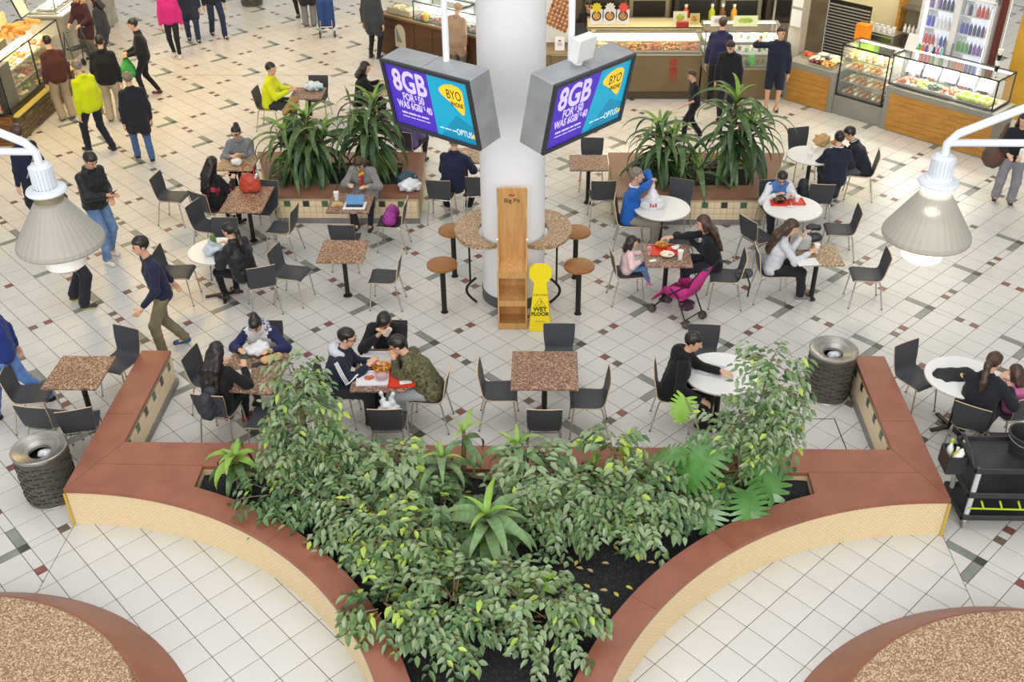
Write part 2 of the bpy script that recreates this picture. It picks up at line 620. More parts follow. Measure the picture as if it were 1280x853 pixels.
# soil
sp = MB()
n = 46
xs = [-4.3 + 6.7 * i / 60 for i in range(61)]
ys = [-7.4 + 4.2 * j / 40 for j in range(41)]
vs, fs = [], []
for y in ys:
    for x in xs:
        vs.append((x, y, .36 + .03 * sin(x * 5.1) * sin(y * 4.3) + RND.uniform(-.012, .012)))
for j in range(40):
    for i in range(60):
        x, y = (xs[i] + xs[i + 1]) / 2, (ys[j] + ys[j + 1]) / 2
        if (x - CL[0]) ** 2 + (y - CL[1]) ** 2 > 4.1 ** 2 and (2 * AX - x - CL[0]) ** 2 + (y - CL[1]) ** 2 > 4.1 ** 2:
            a = j * 61 + i
            fs.append((a, a + 1, a + 62, a + 61))
sp.add(vs, fs)
tag(sp.build('soil', SOIL, planter, smooth=True), kind='stuff')
# tiles with coloured accents on the inside of each wing
TS = .104
ti = MB().box((0, 0, 0), (.008, TS - .006, TS - .006))
tile_w = {k: ti.mesh('wall_tile', m) for k, m in ((0, CREAM), (1, GREEN_A), (2, BROWN_A))}
ti2 = MB().box((0, 0, 0), (TS - .006, .008, TS - .006))
tile_b = {k: ti2.mesh('wall_tile', m) for k, m in ((0, CREAM), (1, GREEN_A), (2, BROWN_A))}
for s in (0, 1):
    x0 = -5.262 if not s else 2 * AX + 5.262
    sg = 1 if not s else -1
    for i in range(17):
        for r in range(3):
            k = 0
            if r == 2 and i % 3 == 1: k = 1 + ((i // 3) % 2)
            y = -1.04 - i * TS
            xw = -5.262 + .03 * (-.98 - y) / 1.84
            xw = 2 * AX - xw if s else xw
            link('accent_tile' if k else 'tile', tile_w[k], planter, (xw + sg * .006, y, .145 + TS * r))
    m = MB().box((x0 + sg * .019, -1.90, .045), (.040, 1.80, .09))
    m.build('skirting', SKIRT, planter)

# round drums with a sloping terracotta skirt
for (c, lb) in (((-5.85, -7.2), 'round aggregate platform with terracotta skirt by the planter\'s waste-bin end'), ((3.87, -7.2), 'round aggregate platform with terracotta skirt near the cleaning cart')):
    d = empty('round_platform', (c[0], c[1], 0), label=lb, cat='platform')
    MB().lathe([(2.585, 0), (2.575, .012), (2.19, .395), (2.16, .40), (2.16, .36)], 128).build('skirt', TERRA, d, smooth=True, angle=25)
    MB().lathe([(0.001, .425), (2.14, .425), (2.158, .41), (2.158, .36)], 128).build('top', AGG, d, smooth=True, angle=25)

# ---------------------------------------------------------------- back planters
def back_planter(fx0, fx1, bx0, bx1, label):
    yf, yi, yb0, yb = 3.55, 4.01, 4.88, 5.35
    o = empty('planter', (0, 0, 0), label=label, cat='planter')
    out = [(fx0, yf), (fx1, yf), (bx1, yb), (bx0, yb)]
    def xat(x0, x1, y): return x0 + (x1 - x0) * (y - yf) / (yb - yf)
    w = .36
    l0, l1 = xat(fx0, bx0, yi), xat(fx0, bx0, yb0)
    r0, r1 = xat(fx1, bx1, yi), xat(fx1, bx1, yb0)
    hol = [(l0 + w, yi), (r0 - w, yi), (r1 - w, yb0), (l1 + w, yb0)]
    poly_fill(out, hol, .45, .50).build('cap', TERRA2, o)
    poly_fill(inset(out, .02), hol, 0, .45).build('wall', CREAMG, o)
    s = MB()
    vs, fs = [], []
    for j in range(9):
        t = j / 8
        for i in range(41):
            q = i / 40
            y = yi + (yb0 - yi) * t
            xa, xb = hol[0][0] + (hol[3][0] - hol[0][0]) * t, hol[1][0] + (hol[2][0] - hol[1][0]) * t
            vs.append((xa + (xb - xa) * q, y, .41 + RND.uniform(-.015, .015)))
    for j in range(8):
        for i in range(40):
            a = j * 41 + i
            fs.append((a, a + 1, a + 42, a + 41))
    s.add(vs, fs)
    tag(s.build('soil', SOIL, o, smooth=True), kind='stuff')
    n = int((fx1 - fx0 - .02) / TS)
    st = (fx1 - fx0 - .02 - n * TS) / 2 + fx0 + .01 + TS / 2
    for i in range(n):
        for r in range(3):
            k = 0
            if r == 2 and i % 3 == 1: k = 1 + ((i // 3) % 2)
            link('accent_tile' if k else 'tile', tile_b[k], o, (st + i * TS, yf + .013, .145 + TS * r))
    MB().box(((fx0 + fx1) / 2, yf + .012, .045), (fx1 - fx0 - .02, .014, .09)).build('skirting', SKIRT, o)
    return o
back_planter(-4.93, -2.55, -5.62, -2.62, 'low brown-capped planter of palms behind the laptop table')
back_planter(.62, 3.03, .60, 3.68, 'low brown-capped planter of palms behind the round white tables')
# ---------------------------------------------------------------- chairs
def chair_parts():
    # profile of the bent ply shell (y forward, z up), from front lip to top of the back
    prof = [(.215, .425), (.20, .443), (.16, .452), (.05, .447), (-.08, .442), (-.15, .448), (-.185, .475), (-.20, .52), (-.212, .60), (-.228, .70), (-.245, .79), (-.25, .82)]
    half = [.19, .20, .205, .205, .20, .19, .175, .178, .19, .198, .20, .198]
    t = .013
    n = len(prof)
    vs, fs, ms = [], [], []
    K = 5
    for i, ((y, z), w) in enumerate(zip(prof, half)):
        a, b = prof[max(i - 1, 0)], prof[min(i + 1, n - 1)]
        ty, tz = b[0] - a[0], b[1] - a[1]
        l = sqrt(ty * ty + tz * tz)
        ny, nz = tz / l, -ty / l
        if nz < 0 and i < 5: ny, nz = -ny, -nz
        if i >= 5: ny, nz = abs(ny) if ny != 0 else ny, abs(nz)
        for side in (0, 1):
            for k in range(K):
                q = k / (K - 1) * 2 - 1
                cup = .010 * (q * q) * (1 if i < 5 else 1)
                oy, oz = ny * (cup - side * t), nz * (cup - side * t)
                vs.append((q * w, y + oy, z + oz))
    idx = lambda i, s, k: (i * 2 + s) * K + k
    for i in range(n - 1):
        for k in range(K - 1):
            fs.append((idx(i, 0, k), idx(i, 0, k + 1), idx(i + 1, 0, k + 1), idx(i + 1, 0, k))[::-1]); ms.append(0)
            fs.append((idx(i, 1, k), idx(i + 1, 1, k), idx(i + 1, 1, k + 1), idx(i, 1, k + 1))[::-1]); ms.append(0)
        for k, fl in ((0, 0), (K - 1, 1)):
            q = (idx(i, 0, k), idx(i + 1, 0, k), idx(i + 1, 1, k), idx(i, 1, k))
            fs.append(q if fl else q[::-1]); ms.append(1)
    for i, fl in ((0, 0), (n - 1, 1)):
        for k in range(K - 1):
            q = (idx(i, 0, k), idx(i, 0, k + 1), idx(i, 1, k + 1), idx(i, 1, k))
            fs.append(q if fl else q[::-1]); ms.append(1)
    me = bpy.data.meshes.new('seat_shell')
    me.from_pydata(vs, [], fs)
    me.materials.append(CHAIRD)
    me.materials.append(PLY)
    me.polygons.foreach_set('material_index', ms)
    me.shade_smooth()
    me.set_sharp_from_angle(angle=radians(50))
    fr = MB()
    r = .0095
    fr.tube([(-.165, .17, .428), (-.165, -.15, .424), (-.12, -.165, .424), (.12, -.165, .424), (.165, -.15, .424), (.165, .17, .428)], r, 6)
    fr.tube([(-.165, .17, .428), (.165, .17, .428)], r, 6)
    fme = fr.mesh('seat_frame', CHROME, True, 60)
    legs = []
    for sx in (-1, 1):
        for sy in (-1, 1):
            m = MB().tube([(sx * .165, sy * .16 + .01, .425), (sx * .178, sy * .175 + .005, .38), (sx * .205, sy * .215 - (.03 if sy < 0 else 0), .004)], .0105, 6)
            m.mat(1).tube([(sx * .205, sy * .215 - (.03 if sy < 0 else 0), .012), (sx * .2055, sy * .216 - (.03 if sy < 0 else 0), 0)], .013, 6)
            legs.append(m.mesh('leg', [CHROME, BLKP], True, 60))
    return me, fme, legs
CH_ME, CH_FR, CH_LEG = chair_parts()
proto_chair = None
def chair(x, y, ang, label, z=0.0):
    """ang: the compass the sitter would face, degrees from +X"""
    global proto_chair
    if proto_chair is None:
        o = empty('cafe_chair')
        link('seat_shell', CH_ME, o)
        link('seat_frame', CH_FR, o)
        for l in CH_LEG: link('leg', l, o)
        proto_chair = o
    else:
        o = copy_tree(proto_chair)
    o.location = (x, y, z)
    o.rotation_euler = (0, 0, radians(ang - 90))
    tag(o, label, 'chair', 'charcoal cafe chairs')
    return o

# ---------------------------------------------------------------- tables
def leg_base(o, h, cross=True, mt=BLACK):
    MB().tube([(0, 0, .01), (0, 0, h)], .034, 12).build('post', mt, o, smooth=True)
    b = MB()
    if cross:
        for a in range(4):
            c, s = cos(a * pi / 2), sin(a * pi / 2)
            b.bar((0, 0, .022), (.27 * c, .27 * s, .012), .05, .022)
    b.lathe([(.001, .016), (.06, .016), (.07, 0)], 16)
    b.build('foot', mt, o)
def square_table(x, y, w, d, label, top=AGG2, rz=0.0, h=.745):
    o = empty('square_table', (x, y, 0), rz, label, 'table', 'square cafe tables')
    m = MB().box((0, 0, h - .016), (w, d, .032), bev=.005)
    m.mat(1).box((0, 0, h - .034), (w - .06, d - .06, .012))
    m.build('tabletop', [top, BLACK], o)
    leg_base(o, h - .04, False)
    return o
TBLW = mat('white_laminate', '#e6e6e4', 0.3)
def round_table(x, y, r, label, h=.745):
    o = empty('round_table', (x, y, 0), 0.3, label, 'table', 'round white tables')
    m = MB().lathe([(.001, h), (r - .006, h), (r, h - .006)], 56)
    m.mat(1).lathe([(r, h - .006), (r + .001, h - .024), (r - .01, h - .03), (.001, h - .03)], 56)
    m.build('tabletop', [TBLW, mat('table_rim', '#cfc8b8', .4)], o, smooth=True)
    leg_base(o, h - .03)
    return o
AGGP = mat('pale_aggregate', '#6f5a42', 0.45, col2=['#856b4f', '#a98f6e', '#d8c4a4', '#917456'], scale=75, mix=(0.1, 0.95), kind='voronoi')
AGGR = mat('rust_aggregate', '#5d4033', 0.42, col2=['#77523d', '#9c7458', '#cdb397', '#7d5843'], scale=75, mix=(0.1, 0.95), kind='voronoi')
square_table(-6.06, -1.81, .66, .68, 'brown speckled square table by the left bin with four empty chairs', AGGR)
square_table(-.50, -1.68, .79, .79, 'empty brown speckled square table just behind the planter, below the wet floor sign')
square_table(-3.39, 1.24, .66, .66, 'empty brown speckled square table between two side-on chairs, left of the bar stools', AGGR)
square_table(-5.18, 2.93, .66, .92, 'brown speckled square table with a red handbag behind it by the palm planter end', AGGR)
square_table(-3.53, 2.81, .66, .68, 'speckled square table with tablet, cup and pastry in front of the palm planter', AGG2)
square_table(1.22, 1.17, .66, .66, 'brown speckled square table with red food tray before the pink stroller', AGG2)
square_table(3.35, 1.22, .60, .63, 'speckled square table with open notebook and white cup', AGGP)
square_table(-3.98, -1.76, .74, .84, 'brown speckled square table shared by two girls with bags and phones', AGG2, radians(-6))
square_table(-2.43, -1.70, .66, .88, 'brown speckled table crowded with food trays for three eating men', AGG2)
square_table(.22, 4.37, .64, .62, 'brown speckled square table below the right-hand screen, with a chair on either side', AGG2)
square_table(-1.86, 4.66, .62, .62, 'speckled square table with a paper cup below the left-hand screen', AGGP)
round_table(1.285, 2.68, .43, 'round white table in front of the man in a bright blue sweater')
round_table(3.275, 2.70, .445, 'round white table with a black bowl on red trays')
round_table(1.58, -1.72, .44, 'round white table with a newspaper where a man in black hoodie sits')
round_table(4.40, -1.76, .44, 'round white table with black folded garment by the woman with a ponytail')
round_table(-5.22, 1.24, .40, 'round white table with a shopping bag by the quilted jacket woman')
round_table(3.97, 4.70, .40, 'small round white table where two schoolboys in dark blazers eat')

# table and chair pairs behind the left planter and the far tables
g13 = G(297, 203, .745)
square_table(g13.x, g13.y, .62, .62, 'small speckled table between the woman in grey shawl and the woman in floral black jacket', AGGP)
g11 = G(385, 116, .745)
square_table(g11.x, g11.y, .62, .62, 'dark table with a plastic shopping bag beside the man in yellow vest', AGG2)
g12 = G(476, 112, .745)
square_table(g12.x, g12.y, .62, .62, 'grey speckled table left of the left-hand screen with a small box', AGGP)

CHAIRS = [
    # table at the left bin
    (-6.68, -1.86, 8, 'charcoal chair on the left side of the table by the left bin'),
    (-5.86, -1.16, 250, 'charcoal chair at the far right corner of the table by the left bin'),
    (-6.28, -2.36, 82, 'charcoal chair with its back to the left bin, nearer to the bin of two'),
    (-5.87, -2.42, 108, 'charcoal chair squeezed between the left wing of the planter and the bin table'),
    # empty table behind the planter
    (-.32, -1.02, 270, 'charcoal chair behind the empty table below the wet floor sign'),
    (-1.04, -1.72, 0, 'charcoal chair pushed in at the left of the empty table behind the planter'),
    (.02, -1.86, 180, 'charcoal chair pulled out at the right of the empty table behind the planter'),
    (-.50, -2.32, 90, 'charcoal chair seen from behind, nearest the planter at the empty table'),
    # middle left tables
    (-4.14, 1.12, -14, 'charcoal chair standing empty between the quilted jacket woman and the square table'),
    (-2.78, 1.02, 178, 'charcoal chair seen side on, right of the empty table beside the bar stools'),
    (-3.52, 2.16, 88, 'charcoal chair in front of the table with the tablet'),
    (-5.72, 2.56, -18, 'charcoal chair tucked in at the left of the table with the red handbag'),
    (-4.58, 2.52, 172, 'charcoal chair turned side on, right of the table with the red handbag'),
    (-5.02, 3.22, 262, 'charcoal chair between the red handbag table and the palm planter'),
    (-5.86, 3.20, 60, 'charcoal chair with its back to us, behind the floral jacket woman'),
    (-6.62, 3.62, -8, 'leftmost empty charcoal chair by the floral jacket woman'),
    (-5.32, 1.88, 270, 'charcoal chair behind the round table with a shopping bag'),
    (-5.80, 1.12, 0, 'charcoal chair left of the round table with a shopping bag'),
    (-4.52, .86, 112, 'charcoal chair seen from behind, just right of the quilted jacket woman'),
    (-2.90, 2.74, 176, 'charcoal chair with a purple bag on its seat'),
    (-2.20, 3.72, 84, 'charcoal chair in front of the man in navy jumper below the left-hand screen'),
    (-1.60, 3.86, 90, 'charcoal chair half hidden by the column, behind the rear bar stool'),
    (.30, 5.00, 268, 'charcoal chair at the far side of the table below the right-hand screen'),
    (.42, 3.72, 92, 'charcoal chair at the near side of the table below the right-hand screen'),
    (1.60, 3.32, 250, 'charcoal chair between the round table and the right palm planter'),
    (1.60, 2.18, 160, 'charcoal chair behind the mother with long hair, side on at the round table'),
    (2.06, 1.10, 176, 'charcoal chair with a black bag strap, right of the mother with long hair'),
    (4.06, 1.16, 176, 'charcoal chair right of the notebook table, empty'),
    (2.72, 2.30, 32, 'charcoal chair at the lower left of the round table with red trays'),
    (4.00, 2.54, 176, 'charcoal chair right of the round table with red trays'),
    (3.90, 3.62, 84, 'charcoal chair with a school backpack hanging, in front of the blazer boys'),
    (4.02, 5.50, 285, 'empty charcoal chair left of the small table of the blazer boys'),
    (1.48, -1.02, 266, 'charcoal chair at the far side of the newspaper table'),
    (4.02, -1.36, 300, 'charcoal chair left of the table with the folded black garment'),
    (-4.58, -1.52, -12, 'charcoal chair left of the two girls\' table, turned side on'),
    (-3.72, -2.30, 176, 'charcoal chair partly behind the tall weeping fig, at the girls\' table'),
    (-2.30, -2.34, 92, 'charcoal chair with a white plastic bag, nearest the planter at the eating men\'s table'),
    (4.72, -2.62, 92, 'charcoal chair behind the cleaning cart, below the ponytail woman'),
    (g11.x + .05, g11.y + .55, 268, 'charcoal chair facing us behind the yellow vest man\'s table'),
]
for c in CHAIRS: chair(*c)

# ---------------------------------------------------------------- bar stools, half-round shelves, foot rails at the column
WOODT = mat('stool_wood', '#9c6a3a', 0.4, col2='#8a5a2c', scale=4, stretch=(1, 6, 1))
for (x, y, lb) in ((-1.93, .80, 'front left bar stool with round wooden seat by the column'), (-1.86, 1.83, 'rear left bar stool with wooden seat behind the stone shelf'), (-.03, .78, 'front right bar stool with round wooden seat by the wet floor sign'), (-.05, 1.80, 'rear right bar stool with pale worn wooden seat')):
    o = empty('bar_stool', (x, y, 0), 0, lb, 'stool', 'bar stools round the column')
    m = MB().lathe([(.001, .80), (.19, .80), (.212, .79), (.215, .775), (.212, .755), (.19, .748), (.001, .748)], 40)
    m.build('seat', WOODT, o, smooth=True)
    m = MB().tube([(0, 0, .008), (0, 0, .75)], .038, 14)
    m.build('post', BLACK, o, smooth=True)
    MB().lathe([(.001, .012), (.05, .012), (.055, 0)], 16).build('floor_flange', BLACK, o, smooth=True)
for s, lb in ((-1, 'stone half-round bar shelf on the left of the column'), (1, 'stone half-round bar shelf on the right of the column')):
    o = empty('bar_shelf', (CX, CY, 0), 0, lb, 'shelf', 'half-round shelves on the column')
    el = [(s * (.40 + .43 * cos(radians(t))), .05 + .58 * sin(radians(t))) for t in range(-179, 180, 3)]
    oc = [p for p in el if math.hypot(*p) > CR + .075]
    b0, b1 = [math.degrees(atan2(p[1], p[0])) for p in (oc[-1], oc[0])]
    if s < 0: b0, b1 = b0 % 360, b1 % 360
    inn = arc((0, 0), CR + .05, b0, b1, 16)
    if s < 0: oc, inn = oc[::-1], inn[::-1]
    if s < 0: oc, inn = inn, oc
    MB().prism(oc + inn, 1.02, 1.075).build('slab', AGG, o)
    m = MB().tube([(s * (CR), -.1, .98), (s * .8, -.1, 1.0)], .015, 6)
    m.tube([(s * .62, -.15, .28), (s * .62, -.15, 1.02)], .016, 6)
    m.build('bracket', BLACK, o)
    rl = MB()
    rp = [(s * (CR - .02), -.36, .30)] + [(s * (.50 + .17 * cos(a) * 1.0), -.30 - .14 * sin(a), .30) for a in [-1.3 + 2.6 * i / 10 for i in range(11)]]
    rp = [(s * (.53 + .14 * sin(pi * i / 10)), -.26 + .0 * i, .42 - .40 * i / 10) for i in range(11)]
    rl.tube(rp, .02, 8)
    rl.build('foot_rail', BLACK, o, smooth=True)
# ---------------------------------------------------------------- people: distance fields meshed by surface nets
def surface_nets(F, I, org, h):
    ins = F < 0
    nx, ny, nz = F.shape
    c = np.zeros((nx - 1, ny - 1, nz - 1), np.int8)
    for dx in (0, 1):
        for dy in (0, 1):
            for dz in (0, 1):
                c += ins[dx:nx - 1 + dx, dy:ny - 1 + dy, dz:nz - 1 + dz]
    act = (c > 0) & (c < 8)
    ijk = np.argwhere(act)
    if len(ijk) == 0: return None
    vid = -np.ones(act.shape, np.int32)
    vid[act] = np.arange(len(ijk))
    acc = np.zeros((len(ijk), 3))
    cnt = np.zeros(len(ijk))
    cor = [(a, b, d) for a in (0, 1) for b in (0, 1) for d in (0, 1)]
    val = {o: F[ijk[:, 0] + o[0], ijk[:, 1] + o[1], ijk[:, 2] + o[2]] for o in cor}
    for o in cor:
        for ax in range(3):
            if o[ax] == 0:
                o2 = list(o); o2[ax] = 1; o2 = tuple(o2)
                a, b = val[o], val[o2]
                cr = (a < 0) != (b < 0)
                t = np.where(cr, a / np.where(cr, a - b, 1), 0)
                p = np.tile(np.array(o, float), (len(ijk), 1))
                p[:, ax] = t
                acc[cr] += p[cr]
                cnt += cr
    V = (ijk + acc / cnt[:, None]) * h + org
    mi = I[ijk[:, 0], ijk[:, 1], ijk[:, 2]]
    quads = []
    for ax in range(3):
        sl0 = [slice(1, -1)] * 3; sl1 = [slice(1, -1)] * 3
        sl0[ax] = slice(0, -1); sl1[ax] = slice(1, None)
        a, b = ins[tuple(sl0)], ins[tuple(sl1)]
        e = np.argwhere(a != b)
        if len(e) == 0: continue
        fl = a[e[:, 0], e[:, 1], e[:, 2]]
        off = np.ones(3, int); off[ax] = 0
        e = e + off
        u, w = (ax + 1) % 3, (ax + 2) % 3
        def g(du, dw):
            q = e.copy(); q[:, u] -= du; q[:, w] -= dw
            return vid[q[:, 0], q[:, 1], q[:, 2]]
        q = np.stack([g(1, 1), g(0, 1), g(0, 0), g(1, 0)], 1)
        q[~fl] = q[~fl][:, ::-1]
        quads.append(q)
    Q = np.concatenate(quads)
    return V, Q, mi[Q[:, 0]]

def mesh_field(prims, h, k=.02, wob=0.0, cut=None, seed=0):
    """prims: ('c', a, b, ra, rb, id) round cones, ('e', centre, radii, 3x3 axes, id) ellipsoids"""
    lo, hi = np.full(3, 1e9), np.full(3, -1e9)
    bx = []
    for p in prims:
        if p[0] == 'c':
            a, b = np.array(p[1]), np.array(p[2])
            r = max(p[3], p[4])
            l, u = np.minimum(a, b) - r, np.maximum(a, b) + r
        else:
            a = np.array(p[1]); r = max(p[2])
            l, u = a - r, a + r
        bx.append((l, u))
        lo, hi = np.minimum(lo, l), np.maximum(hi, u)
    pad = 2.5 * h
    org = lo - pad
    n = np.ceil((hi - lo + 2 * pad) / h).astype(int) + 1
    F = np.full(n, .5)
    B = np.full(n, .5)
    I = np.zeros(n, np.int16)
    ax = [org[i] + np.arange(n[i]) * h for i in range(3)]
    for p, (l, u) in zip(prims, bx):
        m = k + 2.5 * h
        i0 = np.maximum(np.floor((l - m - org) / h).astype(int), 0)
        i1 = np.minimum(np.ceil((u + m - org) / h).astype(int) + 1, n)
        X, Y, Z = np.meshgrid(*[ax[i][i0[i]:i1[i]] for i in range(3)], indexing='ij')
        if p[0] == 'c':
            a, b = np.array(p[1], float), np.array(p[2], float)
            d = b - a
            L2 = max(d @ d, 1e-9)
            t = np.clip(((X - a[0]) * d[0] + (Y - a[1]) * d[1] + (Z - a[2]) * d[2]) / L2, 0, 1)
            D = np.sqrt((X - a[0] - t * d[0]) ** 2 + (Y - a[1] - t * d[1]) ** 2 + (Z - a[2] - t * d[2]) ** 2) - (p[3] + (p[4] - p[3]) * t)
            pid = p[5]
        else:
            c, r, R = np.array(p[1]), p[2], np.array(p[3])
            x, y, z = X - c[0], Y - c[1], Z - c[2]
            q = [(x * R[0, i] + y * R[1, i] + z * R[2, i]) for i in range(3)]
            k0 = np.sqrt(sum((q[i] / r[i]) ** 2 for i in range(3)))
            k1 = np.sqrt(sum((q[i] / r[i] ** 2) ** 2 for i in range(3)))
            D = k0 * (k0 - 1) / np.maximum(k1, 1e-6)
            pid = p[4]
        s = tuple(slice(i0[i], i1[i]) for i in range(3))
        f, b_, ii = F[s], B[s], I[s]
        hh = np.maximum(k - np.abs(f - D), 0) / k
        better = D < b_
        F[s] = np.minimum(f, D) - hh * hh * k / 4
        I[s] = np.where(better, pid, ii)
        B[s] = np.minimum(b_, D)
    if wob or cut:
        X, Y, Z = np.meshgrid(*ax, indexing='ij')
        if wob:
            F += wob * (np.sin(X * 41 + seed + Z * 17) * np.sin(Z * 33 + Y * 23 + seed * 2) + .6 * np.sin(Z * 61 - X * 37 + Y * 29 + seed))
        if cut: F = cut(F, X, Y, Z)
    return surface_nets(F, I, org, h)

def np_mesh(name, parts, mats):
    """parts: list of (V, Q, id); ids are slots of mats"""
    Vs, Qs, Ms, o = [], [], [], 0
    for r in parts:
        if r is None: continue
        Vs.append(r[0]); Qs.append(r[1] + o); Ms.append(r[2]); o += len(r[0])
    V, Q, Mi = np.concatenate(Vs), np.concatenate(Qs), np.concatenate(Ms)
    me = bpy.data.meshes.new(name)
    me.vertices.add(len(V)); me.loops.add(Q.size); me.polygons.add(len(Q))
    me.vertices.foreach_set('co', V.astype(np.float32).ravel())
    me.loops.foreach_set('vertex_index', Q.astype(np.int32).ravel())
    me.polygons.foreach_set('loop_start', np.arange(0, Q.size, 4, dtype=np.int32))
    me.polygons.foreach_set('material_index', Mi.astype(np.int32))
    me.polygons.foreach_set('use_smooth', np.ones(len(Q), bool))
    for m in mats: me.materials.append(m)
    me.update(calc_edges=True)
    return me

def rot_xyz(pitch, yaw, roll=0):
    """head axes: pitch down positive, yaw to the left positive (degrees)"""
    return np.array((Matrix.Rotation(radians(yaw), 3, 'Z') @ Matrix.Rotation(radians(-pitch), 3, 'X') @ Matrix.Rotation(radians(roll), 3, 'Y')))

def ik(a, b, l1, l2, pole):
    a, b, pole = np.array(a, float), np.array(b, float), np.array(pole, float)
    d = b - a
    L = np.linalg.norm(d)
    if L > (l1 + l2) * .995:
        b = a + d / L * (l1 + l2) * .995
        d = b - a; L = np.linalg.norm(d)
    u = d / L
    x = (l1 * l1 - l2 * l2 + L * L) / (2 * L)
    hgt = sqrt(max(l1 * l1 - x * x, 0))
    w = pole - (pole @ u) * u
    w = w / (np.linalg.norm(w) + 1e-9)
    return a + u * x + w * hgt, b

SKINS = [mat('skin_light', '#d9aa8c', 0.55), mat('skin_tan', '#c4916f', 0.55), mat('skin_warm', '#cf9d7c', 0.55)]
EYE = mat('eye_dark', '#2a201c', 0.3)
LIP = mat('lip', '#b06a60', 0.5)
HAIRS = {'black': mat('hair_black', '#1d1817', 0.38, col2='#2c2421', scale=30, stretch=(1, 1, .2)),
         'brown': mat('hair_brown', '#3a2a20', 0.42, col2='#4d382a', scale=30, stretch=(1, 1, .2)),
         'grey': mat('hair_grey', '#8b8072', 0.5, col2='#6f665a', scale=30),
         'blond': mat('hair_blond', '#8c6a40', 0.45, col2='#a9854f', scale=30),
         'cap': mat('cap_olive', '#7d7a66', 0.7)}
_FAB = {}
def fab(col, col2=None, scale=9, rough=.85, mix=(.35, .65), kind='noise'):
    key = (col, str(col2), scale, rough, kind)
    if key not in _FAB:
        _FAB[key] = mat('fabric_' + str(len(_FAB)), col, rough, col2=col2 or col, scale=scale, mix=mix, bump=.15, bscale=90, kind=kind, sheen=.08, spec=.3)
    return _FAB[key]

def hand(pos, d, nrm, side, k, curl, h):
    """a palm, four jointed fingers and a thumb; d points to the fingertips, nrm out of the back of the hand"""
    d = np.array(d, float); d /= np.linalg.norm(d)
    n = np.array(nrm, float); n = n - (n @ d) * d; n /= np.linalg.norm(n)
    x = np.cross(d, n) * side          # towards the thumb
    pos = np.array(pos)
    pr = [('c', pos - d * .03 * k, pos + d * .02 * k, .026 * k, .026 * k, 0)]
    for o in (-.024, -.008, .008, .024):
        pr.append(('c', pos + d * .015 * k + x * o * .8 * k, pos + d * .075 * k + x * o * k, .016 * k, .0135 * k, 0))
    for o, L in ((.027, .072), (.009, .08), (-.009, .074), (-.027, .058)):
        p0 = pos + d * .08 * k + x * o * k
        a1, a2 = curl * .55, curl * 1.25
        d1 = d * cos(a1) - n * sin(a1)
        d2 = d * cos(a2) - n * sin(a2)
        p1 = p0 + d1 * L * .52 * k
        p2 = p1 + d2 * L * .48 * k
        pr += [('c', p0, p1, .0098 * k, .009 * k, 0), ('c', p1, p2, .009 * k, .0075 * k, 0)]
    t0 = pos + x * .026 * k + d * .012 * k
    t1 = t0 + (x * .75 + d * .6 - n * .2) * .036 * k
    t2 = t1 + (x * .25 + d * .85 - n * .4) * .032 * k
    pr += [('c', t0 - x * .01 * k, t1, .013 * k, .011 * k, 0), ('c', t1, t2, .011 * k, .0085 * k, 0)]
    return mesh_field(pr, h, k=.006)

